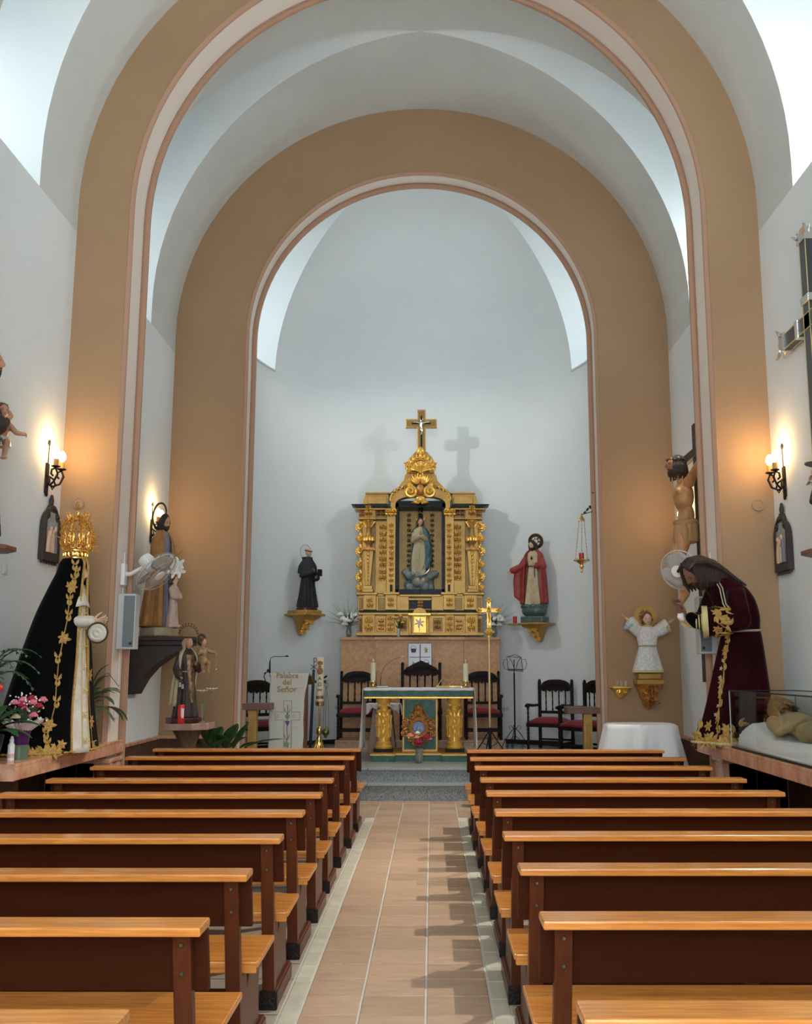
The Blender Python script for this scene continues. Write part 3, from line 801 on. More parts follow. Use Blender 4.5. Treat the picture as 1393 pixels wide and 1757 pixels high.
rt = thing('altarpiece', 'tall gilded carved altarpiece with columns and a central niche', 'altarpiece', (0, 0, 0))
mx = rq(645, 0)[0]                                # mirror axis
def both(fn):                                     # build a left element and its mirror image
    fn(lambda x: x); fn(lambda x: 2 * mx - x)
def bx(name, cx0, cx1, cy0, cy1, y0, y1, m, par=rt, mir=True, bev=.006):
    x0, z1 = rq(cx0, cy0); x1, z0 = rq(cx1, cy1); outs = []
    for f in ((lambda x: x), (lambda x: 2 * mx - x)) if mir else ((lambda x: x),):
        g = G(); g.box(f(x0), f(x1), y0, y1, z0, z1); outs.append(obj(name, g, m, par, bevel=bev))
    return outs
def cv_(name, cx0, cx1, cy0, cy1, y, par, m=None, seed=1, mir=True, th=.022, dens=1.):
    x0, z1 = rq(cx0, cy0); x1, z0 = rq(cx1, cy1); P = par if isinstance(par, list) else [par, par]
    for i, f in enumerate(((lambda x: x), (lambda x: 2 * mx - x)) if mir else ((lambda x: x),)):
        g = G(); a, b = sorted((f(x0), f(x1))); carving(g, a, b, z0, z1, y, seed, dens, th)
        o = obj(name, g, m or GOLD, P[min(i, len(P) - 1)], smooth=True); o['kind'] = 'stuff'
# solid body behind everything
bx('back_panel', 230, 478, 790, 1345, RY + .12, RY + .2, OCHRE_D)
# --- lowest tier
bx('base_moulding', 205, 645, 1622, 1641, RY - .12, RY + .24, OCHRE)
bx('base_body', 218, 645, 1500, 1624, RY - .02, RY + .22, OCHRE)
blk = bx('pedestal_block', 248, 334, 1496, 1626, RY - .1, RY, OCHRE)
cv_('carved_relief', 266, 320, 1508, 1618, RY - .1, blk, seed=11, dens=.8)
blk = bx('pedestal_block', 410, 468, 1496, 1626, RY - .08, RY, OCHRE)
cv_('carved_relief', 418, 462, 1508, 1618, RY - .08, blk, seed=12, dens=.8)
fr = bx('recessed_panel', 345, 406, 1526, 1612, RY - .03, RY, GOLD_R)
cv_('carved_relief', 350, 402, 1532, 1608, RY - .03, fr, GOLD_R, seed=13, th=.012, dens=1.2)
fr = bx('recessed_panel', 490, 553, 1520, 1612, RY - .03, RY, OCHRE_D)
cv_('carved_relief', 498, 548, 1528, 1606, RY - .03, fr, GOLD_R, seed=14, th=.014)
fr = bx('recessed_panel', 222, 246, 1520, 1616, RY - .03, RY, OCHRE_D)
cv_('carved_relief', 225, 244, 1526, 1612, RY - .03, fr, GOLD_R, seed=15, th=.012)
bx('dark_moulding', 232, 566, 1470, 1482, RY - .14, RY + .22, BMARBLE)
bx('gilded_moulding', 222, 566, 1483, 1500, RY - .12, RY + .22, OCHRE)
# --- second tier
bx('pedestal_tier', 215, 565, 1362, 1468, RY, RY + .22, OCHRE)
bx('pedestal_tier_back', 500, 645, 1375, 1470, RY + .06, RY + .22, OCHRE_D)
bx('tier_moulding', 205, 350, 1348, 1364, RY - .12, RY + .22, OCHRE)
bx('tier_moulding', 350, 400, 1355, 1370, RY - .03, RY + .22, OCHRE)
bx('tier_moulding', 390, 500, 1345, 1362, RY - .11, RY + .22, OCHRE)
bx('tier_moulding', 500, 645, 1358, 1374, RY - .02, RY + .22, OCHRE)
pd = bx('pedestal', 256, 342, 1364, 1466, RY - .1, RY, OCHRE)
cv_('carved_shield', 276, 326, 1378, 1456, RY - .1, pd, seed=21, dens=.7)
pd = bx('pedestal', 405, 484, 1362, 1466, RY - .09, RY, OCHRE)
cv_('carved_shield', 418, 466, 1378, 1450, RY - .09, pd, seed=22, dens=.7)
bx('recessed_panel', 355, 400, 1382, 1460, RY - .005, RY + .01, OCHRE_D)
bx('recessed_panel', 224, 248, 1382, 1460, RY - .005, RY + .01, OCHRE_D)
# niche foot in dark marble with gilded vase
bx('niche_foot_moulding', 560, 645, 1388, 1400, RY - .07, RY + .1, OCHRE)
bx('marble_foot', 568, 645, 1400, 1460, RY - .05, RY + .1, BMARBLE)
bx('niche_foot_base', 570, 645, 1458, 1466, RY - .07, RY + .1, OCHRE)
cv_('carved_vase', 624, 664, 1396, 1456, RY - .06, rt, seed=23, mir=False, dens=.8)
# --- main tier
outer = bx('outer_pilaster', 248, 272, 850, 1345, RY - .02, RY + .2, OCHRE)
pan = bx('side_panel', 335, 412, 850, 1350, RY + .06, RY + .2, OCHRE)
cv_('carved_garland', 362, 410, 875, 1265, RY + .06, pan, seed=31, dens=.75, th=.03)
ip = bx('inner_pilaster', 414, 472, 815, 1346, RY - .06, RY + .16, OCHRE)
cv_('carved_strip', 432, 460, 868, 1285, RY - .06, ip, seed=32, dens=.55, th=.028)
bx('marble_inlay', 436, 454, 1292, 1340, RY - .066, RY - .05, BMARBLE, bev=.002)
cv_('pilaster_capital', 408, 480, 765, 835, RY - .08, ip, seed=33, dens=.9, th=.05)
bx('capital_abacus', 405, 482, 805, 818, RY - .11, RY + .1, GOLD)
# estipite columns: tapering shaft, bulb, vase, capital
def estipite(f):
    xc = f(rq(300, 0)[0]); yc = RY - .03
    z = lambda cy: rq(300, cy)[1]
    sc = 1 / 3.994 / 101.5 * 1.0
    w = lambda c: abs(rq(300 + c, 1000)[0] - rq(300, 1000)[0])
    p = obj('column_base', G().box(xc - w(36), xc + w(36), yc - .07, yc + .12, z(1345), z(1325)).box(xc - w(30), xc + w(30), yc - .06, yc + .1, z(1326), z(1300)), OCHRE, rt, bevel=.006)
    g = G(); zb, zt_ = z(1300), z(1060)
    for (z0, z1, w0, w1) in ((zb, zt_, w(16), w(36)),):
        g.add([(xc - w0, yc - .05, z0), (xc + w0, yc - .05, z0), (xc + w0, yc + .08, z0), (xc - w0, yc + .08, z0),
               (xc - w1, yc - .075, z1), (xc + w1, yc - .075, z1), (xc + w1, yc + .08, z1), (xc - w1, yc + .08, z1)],
              [(0, 3, 2, 1), (4, 5, 6, 7), (0, 1, 5, 4), (1, 2, 6, 5), (2, 3, 7, 6), (3, 0, 4, 7)])
    sh = obj('column_shaft', g, OCHRE, rt, bevel=.006)
    g = G(); n = 9
    for i in range(n):
        t = i / n; zz = zb + (zt_ - zb) * (t * .95 + .03); s_ = w(8 + 12 * t)
        g.ell((xc, yc - .055 - .025 * t, zz), (s_ * .5, .02, s_ * .5), 8, 5)
        for sd in (-1, 1): acanthus(g, (xc, zz), pi / 2 - sd * .7, s_ * 1.5, s_ * .4, yc - .05 - .025 * t, .02, sd * .5)
    tag(obj('shaft_garland', g, GOLD, sh, smooth=True), kind='stuff')
    g = G(); g.box(xc - w(46), xc + w(46), yc - .1, yc + .08, z(1058), z(1048)); g.box(xc - w(40), xc + w(40), yc - .085, yc + .08, z(1048), z(1040))
    for k in range(7): g.ell((xc - w(40) + w(80) * k / 6, yc - .1, z(1060)), .016, 6, 4)
    obj('column_collar', g, GOLD_R, rt, bevel=.004)
    g = G(); g.lathe([(w(18), z(1040)), (w(14), z(1025)), (w(22), z(1010)), (w(36), z(990)), (w(34), z(970)), (w(20), z(955)), (w(14), z(930)), (w(17), z(900)), (w(24), z(885)), (w(30), z(862)), (w(34), z(852))], 14, (xc, yc, 0))
    vs_ = obj('column_vase', g, OCHRE, rt, smooth=True)
    g = G()
    for k in range(10):
        a = 2 * pi * k / 10; g.ell((xc + w(33) * cos(a), yc + w(33) * sin(a), z(982)), (.03, .03, .045), 6, 4)
    for k in range(8):
        a = 2 * pi * k / 8; g.tube([(xc + w(17) * cos(a), yc + w(17) * sin(a), z(900)), (xc + w(30) * cos(a), yc + w(30) * sin(a), z(872)), (xc + w(44) * cos(a), yc + w(44) * sin(a), z(860)), (xc + w(40) * cos(a), yc + w(40) * sin(a), z(868))], [.012, .02, .016, .01], 5)
    tag(obj('vase_leaves', g, GOLD, vs_, smooth=True), kind='stuff')
    a_, b_ = xc - w(28), xc + w(28); g = G(); carving(g, a_, b_, z(830), z(742), yc - .07, 41, .9, .05)
    tag(obj('column_capital', g, GOLD, rt, smooth=True), kind='stuff')
both(estipite)
# carved openwork wings at the outer edges
def wing(f):
    g = G(); rnd = random.Random(5); cys = [895, 975, 1060, 1150, 1235, 1310]
    for i, cy in enumerate(cys):
        x, z = rq(228, cy); r = .075 if i % 2 == 0 else .058
        sd = 1 if f(1) == 1 else -1
        xx = f(x)
        scroll(g, (xx, z), r, 1.4, .022, d=sd * (1 if i % 2 else -1), a0=pi / 2 if i % 2 else -pi / 2, y=RY, lift=.03, n=20)
        for k in range(5):
            a = pi - sd * 0 + (k - 2) * .55 if sd == 1 else (k - 2) * .55
            acanthus(g, (xx, z), a, r * 1.15, .022, RY - .01, .025, .5)
        g.ell((xx + .02 * sd, RY - .02, z + r * .9), (.035, .03, .045), 8, 5)
    pts = [(f(rq(240 - (12 if i % 2 else 0), c)[0]), RY + .02, rq(0, c)[1]) for i, c in enumerate(range(850, 1345, 35))]
    g.tube(pts, .022, 6)
    tag(obj('carved_wing', g, GOLD, rt, smooth=True), kind='stuff')
both(wing)
# entablature
bx('frieze', 222, 412, 775, 832, RY - .0, RY + .2, OCHRE_D)
bx('frieze_block', 262, 336, 770, 850, RY - .06, RY + .1, OCHRE)
cv_('frieze_carving', 225, 262, 775, 825, RY - .0, rt, seed=51, th=.03)
cv_('frieze_carving', 340, 405, 778, 824, RY - .0, rt, GOLD_R, seed=52, th=.03)
bx('architrave', 220, 340, 832, 848, RY - .08, RY + .2, OCHRE)
bx('architrave', 335, 414, 830, 842, RY + .0, RY + .2, OCHRE)
def cornice(f):
    (xa, z1), (xb, z0) = rq(173, 749), rq(428, 772)
    g = G(); g.prism([(f(xa), z1), (f(xb), z1), (f(xb), z0), (f(xa) + (f(xb) - f(xa)) * .16, z0)], RY - .17, RY + .2, 'y')
    obj('dark_cornice', g, BMARBLE, rt, bevel=.006)
    g = G(); zz = rq(0, 774)[1]; zz2 = rq(0, 784)[1]; g.box(f(rq(208, 0)[0]), f(rq(425, 0)[0]), RY - .12, RY + .2, zz2, zz); obj('cornice_moulding', g, OCHRE, rt)
both(cornice)
# attic blocks with sloping shoulders
def attic(f):
    pts = [rq(245, 748), rq(262, 690), rq(275, 668), rq(425, 668), rq(440, 748)]
    g = G(); g.prism([(f(x), z) for x, z in pts], RY - .03, RY + .2, 'y'); o = obj('attic_block', g, OCHRE, rt, bevel=.006)
    g = G(); a = rq(268, 662); b = rq(448, 672); g.box(f(a[0]), f(b[0]), RY - .07, RY + .22, b[1], a[1]); obj('attic_moulding', g, OCHRE, o, bevel=.004)
    a = rq(285, 690); b = rq(415, 740); g = G(); g.box(f(a[0]), f(b[0]), RY - .045, RY - .02, b[1], a[1]); obj('attic_panel', g, OCHRE, o, bevel=.006)
both(attic)
# curved pediment body
L_ = [(430, 668), (470, 640), (500, 605), (528, 575), (535, 545), (552, 520), (600, 505)]
pts = [rq(*p) for p in L_]; pts = pts + [(2 * mx - x, z) for x, z in pts[::-1]]
low = [(rq(*p)) for p in ((645, 600), (560, 620), (500, 650), (455, 700))]
lowm = [(2 * mx - x, z) for x, z in low[1:][::-1]]
g = G(); g.prism(pts + lowm[:3] + low, RY + .0, RY + .16, 'y'); obj('pediment', g, OCHRE, rt, bevel=.008)
# arch over the niche
def archband(cyo, cyi, y0, y1, m, name):
    """band between two arched outlines"""
    def outl(w, top, spring, foot):
        r = []
        for i in range(19):
            a = pi - pi * i / 18
            c, s_ = cos(a), sin(a)
            r.append((645 + w * (1 if c > 0 else -1) * abs(c) ** .75, spring - (spring - top) * abs(s_) ** .75))
        return [(645 - w, foot)] + r + [(645 + w, foot)]
    A = [rq(*p) for p in outl(*cyo)]; B = [rq(*p) for p in outl(*cyi)]
    g = G(); n = len(A)
    vs = [(x, y0, z) for x, z in A] + [(x, y0, z) for x, z in B] + [(x, y1, z) for x, z in A] + [(x, y1, z) for x, z in B]
    fs = []
    for i in range(n - 1):
        fs += [(i, i + 1, n + i + 1, n + i), (2 * n + i, 3 * n + i, 3 * n + i + 1, 2 * n + i + 1), (i, 2 * n + i, 2 * n + i + 1, i + 1), (n + i, n + i + 1, 3 * n + i + 1, 3 * n + i)]
    fs += [(0, n, 3 * n, 2 * n), (n - 1, 3 * n - 1, 4 * n - 1, 2 * n - 1)]
    g.add(vs, fs); return obj(name, g, m, rt, smooth=True)
archband((222, 610, 745, 762), (203, 632, 748, 762), RY - .08, RY + .1, GMARBLE, 'marble_arch')
archband((203, 632, 748, 790), (172, 690, 760, 790), RY - .1, RY + .1, OCHRE, 'niche_arch')
g = G()
for i in range(15):
    a = radians(8 + 164 * i / 14); x = 645 + 203 * cos(a) * abs(cos(a)) ** -.25; y_ = 745 - 120 * sin(a) ** .75
    px, pz = rq(x, y_)
    if abs(i - 7) < 2: continue
    sd = 1 if x > 645 else -1
    acanthus(g, (px, pz), a + pi / 2 * sd * .6, .085, .022, RY - .1, .03, sd * .8); scroll(g, (px, pz), .028, 1.1, .012, d=sd, y=RY - .11, n=12)
tag(obj('arch_leaves', g, GOLD, rt, smooth=True), kind='stuff')
# niche: dark frame, ochre back with two carved strips
NY = RY + .36
bx('niche_frame', 475, 645, 716, 760, RY - .0, RY + .42, BMARBLE, bev=.002)
bx('niche_frame', 472, 492, 730, 1360, RY - .0, RY + .42, BMARBLE, bev=.002)
bx('niche_frame', 475, 645, 1322, 1360, RY - .0, RY + .42, BMARBLE, bev=.002)
bx('niche_back', 625, 645, 745, 1325, NY + .05, NY + .08, BMARBLE, bev=0)
nb = bx('niche_back', 490, 626, 762, 1322, NY + .03, NY + .07, OCHRE_D, bev=.004)
cv_('carved_strip', 549, 575, 775, 1165, NY + .03, nb, GOLD_R, seed=61, dens=.5, th=.025)
# cluster over the niche
root = rt
g = G(); cxm, czm = rq(645, 655)
for sd in (-1, 1):
    px = mx + sd * (rq(712, 0)[0] - mx); pz = rq(0, 665)[1]
    scroll(g, (px, pz), .105, 1.75, .034, d=sd, a0=pi / 2, y=RY - .16, lift=.06, seg=8, n=34)
    for k in range(5):
        a = pi / 2 - sd * (.1 + .32 * k); acanthus(g, (mx + sd * .03, rq(0, 610)[1]), a, .20 + .02 * (k % 2), .04, RY - .14, .04, sd * .5)
    for k in range(3):
        a = pi / 2 - sd * (.9 + .35 * k); acanthus(g, (mx + sd * .14, rq(0, 620)[1]), a, .13, .032, RY - .13, .04, -sd * .8)
    scroll(g, (mx + sd * .17, rq(0, 585)[1]), .05, 1.3, .02, d=-sd, a0=0 if sd > 0 else pi, y=RY - .13, lift=.03, n=18)
    scroll(g, (mx + sd * .17, rq(0, 630)[1]), .045, 1.3, .02, d=sd, a0=pi / 2, y=RY - .16, lift=.03, n=18)
    acanthus(g, (mx + sd * .02, rq(0, 745)[1]), pi / 2 - sd * .9, .14, .035, RY - .14, .04, -sd * .6)
g.ell((mx, RY - .14, rq(0, 715)[1]), (.095, .05, .065), 12, 8)
tag(obj('carved_crest', g, GOLD, rt, smooth=True), kind='stuff')
g = G(); g.ell((mx, RY - .16, rq(0, 652)[1]), (.07, .05, .10), 14, 10); g.ell((mx, RY - .19, rq(0, 655)[1]), (.04, .03, .06), 10, 8)
obj('shield', g, GOLD_R, rt, smooth=True)
# shell crest
sc_ = thing_p = None
g = G(); sx_, sz_ = rq(648, 525)
for k in range(11):
    a = radians(12 + 156 * k / 10); r = .17
    g.tube([(sx_, RY - .10, sz_ - .01), (sx_ + r * .6 * cos(a), RY - .15, sz_ + r * .6 * sin(a)), (sx_ + r * cos(a), RY - .12, sz_ + r * sin(a))], [.008, .018, .024], 6)
g.ell((sx_, RY - .1, sz_ - .01), (.05, .03, .03), 8, 6)
shell = obj('shell', g, GOLD, rt, smooth=True)
g = G()
for sd in (-1, 1):
    for k in range(6):
        a = pi / 2 - sd * (.0 + .33 * k); r0 = .19
        px, pz = mx + sd * r0 * abs(cos(pi / 2 - .33 * k)) * .95, sz_ + .02 + r0 * sin(pi / 2 - .33 * k) + .03
        scroll(g, (px, pz), .042, 1.2, .018, d=sd, a0=a, y=RY - .08, lift=.04, n=14)
        acanthus(g, (px, pz), a, .095, .03, RY - .08, .035, sd * .5)
    scroll(g, (mx + sd * .22, rq(0, 468)[1]), .05, 1.3, .02, d=-sd, a0=0 if sd > 0 else pi, y=RY - .07, lift=.03, n=18)
    scroll(g, (mx + sd * .2, rq(0, 510)[1]), .055, 1.3, .022, d=sd, a0=pi / 2, y=RY - .09, lift=.04, n=18)
    acanthus(g, (mx + sd * .2, rq(0, 470)[1]), pi / 2 - sd * 1.35, .09, .02, RY - .07, .03, 0)
g.ell((mx, RY - .06, rq(0, 385)[1]), (.07, .05, .08), 10, 8)
tag(obj('shell_frame', g, GOLD, rt, smooth=True), kind='stuff')
g = G(); pts = [rq(*p) for p in ((560, 530), (548, 480), (570, 430), (610, 385), (650, 368), (690, 385), (728, 430), (750, 480), (735, 530))]
g.prism(pts, RY - .05, RY + .06, 'y'); obj('crest_back', g, OCHRE, rt, bevel=.006)

# tabernacle
tb = thing('tabernacle', 'small gilded tabernacle with a lily on its door, at the foot of the altarpiece', 'tabernacle', (0, 0, 0))
def tbx(name, cx0, cx1, cy0, cy1, y0, y1, m, par=tb, bev=.005):
    x0, z1 = rq(cx0, cy0); x1, z0 = rq(cx1, cy1); g = G(); g.box(x0, x1, y0, y1, z0, z1); return obj(name, g, m, par, bevel=bev)
tbx('body', 590, 692, 1505, 1632, RY - .2, RY - .13, OCHRE); tbx('base', 568, 712, 1630, 1640.5, RY - .24, RY - .12, OCHRE)
tbx('cornice', 562, 716, 1490, 1506, RY - .24, RY - .125, GOLD)
dr = tbx('door', 600, 684, 1514, 1624, RY - .21, RY - .2, GOLD)
g = G(); cxl, czl = rq(638, 1556)
for k in range(6):
    a = 2 * pi * k / 6 + .3; g.M = T(cxl, RY - .213, czl) @ R(-a, 'Y'); g.ell((.045, 0, 0), (.042, .005, .014), 8, 4)
g.M = None; obj('lily_flower', g, mat('violet_white_enamel', (.62, .52, .66), .3), dr, smooth=True)
g = G(); g.tube([(cxl, RY - .213, czl - .02), (cxl, RY - .213, czl - .14)], .005, 5); obj('lily_stem', g, LEAF_P, dr)
for sx in (-1, 1):
    xq, _ = rq(638 + sx * 58, 0); z0 = rq(0, 1628)[1]; z1 = rq(0, 1508)[1]; g = G()
    g.lathe([(.024, z0), (.018, z0 + .02), (.02, (z0 + z1) / 2), (.015, z1 - .03), (.024, z1)], 10, (xq, RY - .2, 0)); obj('column', g, GOLD, tb, smooth=True)
pts = [rq(*p) for p in ((590, 1490), (602, 1470), (620, 1458), (640, 1452), (660, 1458), (678, 1470), (688, 1490))]
g = G(); g.prism(pts, RY - .22, RY - .13, 'y'); obj('pediment', g, OCHRE, tb, bevel=.004)

# cross on top
cr = thing('gilded_cross', 'gilded cross with a small silver corpus topping the altarpiece', 'cross', (0, 0, 0))
def crossshape(cx0, cx1, hy0, hy1, vx0, vx1, vy0, vy1):
    return [rq(vx0, vy1), rq(vx0, hy1), rq(cx0, hy1), rq(cx0, hy0), rq(vx0, hy0), rq(vx0, vy0), rq(vx1, vy0), rq(vx1, hy0), rq(cx1, hy0), rq(cx1, hy1), rq(vx1, hy1), rq(vx1, vy1)]
g = G(); g.prism(crossshape(543, 757, 160, 221, 622, 680, 95, 372), RY - .04, RY + .02, 'y'); obj('frame', g, OCHRE, cr, bevel=.008)
g = G(); g.prism(crossshape(553, 747, 171, 210, 633, 669, 107, 370), RY - .045, RY - .038, 'y'); obj('inlay', g, OCHRE_D, cr)
g = G(); g.prism(crossshape(585, 716, 187, 195, 646, 656, 140, 350), RY - .06, RY - .045, 'y'); obj('inner_cross', g, WOOD_B, cr)
g = G(); c0 = rq(651, 0)[0]; z_ = lambda c: rq(0, c)[1]; yb = RY - .075
limb(g, [(c0, yb, z_(192)), (c0 - .01, yb - .01, z_(212)), (c0, yb, z_(228))], [.028, .022, .024], 8)
for sd in (-1, 1): limb(g, [(c0 + sd * .02, yb, z_(192)), (c0 + sd * .07, yb, z_(186)), (c0 + sd * .13, yb, z_(184))], [.014, .011, .008], 6)
for sd in (-1, 1): limb(g, [(c0 + sd * .01, yb, z_(228)), (c0 + .018, yb - .015, z_(248)), (c0, yb, z_(268))], [.017, .013, .009], 6)
g.ell((c0 - .008, yb - .008, z_(178)), (.02, .02, .026), 8, 6)
obj('corpus', g, SILVER, cr, smooth=True)
g = G(); g.box(c0 - .03, c0 + .03, RY - .06, RY - .046, z_(168), z_(160)); obj('title_plate', g, SILVER, cr)

# plaque with a red cross, pots and gilt figures, on the plinth
PY_ = 16.12
def pq(x, y): p = at(x, y, PY_); return p.x, p.z
pqd = thing('plaque', 'white plaque with red cross, two pots and two gilt lions, on the marble plinth', 'plaque', (0, 0, 0))
x0, z1 = pq(700, 1103.5); x1, z0 = pq(741, 1153)
g = G(); g.box(x0, x1, PY_, PY_ + .026, z0, z1); obj('frame', g, BLACKPL, pqd)
g = G(); g.box(x0 + .008, x1 - .008, PY_ - .004, PY_, z0 + .008, z1 - .008); obj('panel', g, mat('plaque_white', (.50, .53, .57), .2), pqd)
g = G(); xm, zm = pq(720.8, 1127.5); g.box(xm - .008, xm + .008, PY_ - .008, PY_ - .003, z0 + .03, z1 - .02); g.box(x0 + .03, x1 - .03, PY_ - .008, PY_ - .003, zm - .005, zm + .005)
obj('red_cross', g, mat('crimson_band', (.26, .015, .04), .5), pqd)
for cx, cy, kind in ((709.5, 1116, 'pot'), (731.5, 1140, 'pot'), (731, 1116, 'lion'), (710, 1140, 'lion')):
    px, pz = pq(cx, cy); g = G()
    if kind == 'pot':
        g.M = T(px, PY_ - .004, pz - .035) @ S(1, .15, 1); g.lathe([(.03, 0), (.036, .01), (.044, .06), (.048, .065)], 14); g.M = None
        g.tube([(px + .045 * cos(a), PY_ - .006, pz + .03 + .045 * sin(a)) for a in [pi * k / 10 for k in range(11)]], .003, 5)
        obj('pot', g, BLACKPL, pqd)
    else:
        g.ell((px, PY_ - .004, pz - .005), (.016, .004, .032), 8, 5); g.ell((px - .014, PY_ - .004, pz + .035), (.014, .004, .014), 8, 5)
        for (a, b) in ((.9, .04), (2.6, .04), (4.0, .045), (5.4, .045), (.2, .04)): g.tube([(px, PY_ - .005, pz), (px + b * .6 * cos(a), PY_ - .005, pz + b * .6 * sin(a)), (px + b * cos(a + .5), PY_ - .005, pz + b * sin(a + .5))], [.009, .007, .004], 5)
        obj('lion', g, mat('dull_gilt', (.46, .34, .10), .5), pqd, smooth=True)

# ---------------------------------------------------------------- flowers and vases
def blossom(g, c, r, M=None, n=9, petals=None):
    rnd = random.Random(int(c[0] * 1000) + int(c[2] * 777))
    for ring, (rr, k) in enumerate(((1., n), (.65, n - 2), (.35, 5))):
        for i in range(k):
            a = 2 * pi * i / k + ring; t = .5 + ring * .3
            g.ell((c[0] + r * rr * .7 * cos(a), c[1] + r * rr * .7 * sin(a) * .9, c[2] + r * (.15 + .25 * ring)), (r * .32, r * .32, r * .28), 6, 4)
def vase_flowers(label, loc, vz, vr, heads, twigs=0, cat='flower vase', hh=.3, seed=1, petal=None, stems=True, leafm=None, glassm=None):
    t = thing('flower_vase', label, cat, loc); rnd = random.Random(seed)
    g = G(); g.lathe([(vr * .6, 0), (vr * .75, vz * .06), (vr, vz * .35), (vr * .7, vz * .75), (vr * .95, vz)], 16, cap=False); g.add([], [])
    obj('vase', g, glassm or GLASS_V, t, smooth=True, solid=.004)
    g = G(); g.lathe([(0.001, vz * .05), (vr * .6, vz * .06), (vr * .82, vz * .35), (vr * .55, vz * .7)], 12); obj('water_and_stems', g, STEM, t, smooth=True)
    if stems:
        g = G()
        for (x, y, z, r, m) in heads: g.tube([(0, 0, vz * .3), (x * .3, y * .3, vz + (z - vz) * .4), (x, y, z)], .004, 5)
        for i in range(7):
            a = rnd.uniform(0, 6.28); L = rnd.uniform(.5, .9) * hh
            g.M = T(0, 0, vz) @ R(a, 'Z') @ R(rnd.uniform(.4, 1.1), 'X'); g.add([(0, 0, 0), (.014, 0, L * .5), (0, .01, L * .9), (-.014, 0, L * .5)], [(0, 1, 2, 3)]); g.M = None
        obj('stems', g, leafm or LEAF, t)
    for (x, y, z, r, m) in heads:
        g = G(); blossom(g, (x, y, z), r * 1.35); obj('blossom', g, m, t, smooth=True)
    if twigs:
        g = G()
        for i in range(twigs):
            a = pi * (i + .5) / twigs + rnd.uniform(-.1, .1); L = rnd.uniform(.75, 1.1) * hh
            g.tube([(0, 0, vz * .9), (L * .5 * cos(a), rnd.uniform(-.04, .04), vz + L * .55 * sin(a)), (L * cos(a), rnd.uniform(-.06, .06), vz + L * sin(a))], [.004, .003, .0015], 5)
        tag(obj('twigs', g, TWIG, t), kind='stuff')
    return t
p = at(598, 1088, 16.3)
vase_flowers('clear vase of white chrysanthemums with dark twigs, left end of the marble plinth', (p.x, 16.28, PLT + .003), .2, .05,
             [(-.14, 0, .36, .045, PETAL_W), (-.09, -.03, .28, .05, PETAL_W), (-.02, -.05, .25, .055, PETAL_W), (.04, 0, .31, .05, PETAL_W), (.12, -.02, .34, .05, PETAL_W), (.1, 0, .27, .045, PETAL_W), (.02, .02, .37, .04, PETAL_W), (-.06, -.04, .20, .045, PETAL_W), (.17, 0, .31, .04, PETAL_W)], 13, hh=.42)
p = at(848, 1088, 16.3)
vase_flowers('clear vase of white chrysanthemums behind the gold processional cross, right end of the plinth', (p.x, 16.28, PLT + .003), .2, .05,
             [(-.14, 0, .38, .045, PETAL_W), (-.10, -.03, .24, .05, PETAL_W), (.02, -.05, .27, .055, PETAL_W), (.09, 0, .31, .05, PETAL_W), (.13, -.02, .26, .05, PETAL_W), (.08, 0, .19, .045, PETAL_W), (.06, .02, .40, .04, PETAL_W), (-.03, -.04, .19, .045, PETAL_W)], 13, hh=.40, seed=5)
p = at(684, 1090, 16.2)
vase_flowers('small grey vase of orange and yellow roses left of the tabernacle', (p.x, 16.13, PLT + .003), .13, .028,
             [(-.05, 0, .30, .03, PETAL_Y), (.03, 0, .33, .03, PETAL_Y), (.07, -.02, .22, .03, PETAL_Y), (0, 0, .25, .025, PETAL_Y)], 0, hh=.25, seed=7, glassm=GREYPL)
# ---------------------------------------------------------------- altar table
AY = 13.55
def aq(x, y, Y=AY): p = at(x, y, Y); return p.x, p.z
al = thing('altar_table', 'green marble and gilt altar table on carved gold legs', 'altar', (0, 0, 0))
xl, zc = aq(624.5, 1183.5); xr, _ = aq(812, 1183.5); zb = aq(0, 1197)[1]; xm = (xl + xr) / 2
ztop = zc + .012
g = G(); g.box(xl, xr, AY, AY + .75, zb + .012, ztop); obj('table_top', g, GMARBLE, al, bevel=.004)
g = G(); g.box(xl, xr, AY - .006, AY + .756, zb - .012, zb + .012); obj('gilt_moulding', g, GOLD, al, bevel=.004)
PT = aq(0, 1291, AY)[1]                    # top of the base platform
for a, b, yf in ((635, 678, AY - .22), (678, 758, AY - .12), (758, 801, AY - .22)):
    x0 = aq(a, 1295, yf)[0]; x1 = aq(b, 1295, yf)[0]
    g = G(); g.box(x0, x1, yf, AY + .85, ZP, PT - .03); obj('base_block', g, GMARBLE, al, bevel=.004)
    g = G(); g.box(x0 - .005, x1 + .005, yf - .012, AY + .86, PT - .03, PT); obj('base_moulding', g, OCHRE, al, bevel=.004)
def col(px):
    xc = aq(px, 1240)[0]; h = zb - .012 - PT; yc = AY + .14
    g = G(); g.box(xc - .13, xc + .13, yc - .13, yc + .13, PT, PT + .045); obj('leg_plinth', g, WOOD_B, al, bevel=.004)
    g = G(); g.lathe([(.115, .045), (.12, .07), (.10, .09), (.105, .12), (.085, .14), (.088, .2), (.095, .3), (.088, .45), (.072, h * .72), (.082, h * .75), (.06, h * .78), (.062, h * .84), (.09, h * .93), (.11, h)], 20, (xc, yc, PT))
    lg = obj('leg', g, GOLD, al, smooth=True)
    g = G(); rnd = random.Random(px)
    for zz, r, n, L in ((PT + .2, .088, 8, .16), (PT + .34, .092, 8, .15), (PT + h * .62, .078, 7, .12), (PT + h * .86, .07, 8, .1)):
        for k in range(n):
            a = 2 * pi * k / n; g.M = T(xc, yc, 0) @ R(a, 'Z') @ T(0, -r, 0); acanthus(g, (0, zz), pi / 2, L, .03, .004, .022, 0); scroll(g, (0.02, zz + L * .9), .02, 1.1, .008, y=-.01, n=10); g.M = None
    tag(obj('leg_carving', g, GOLD, lg, smooth=True), kind='stuff')
for px in (657.5, 780): col(px)
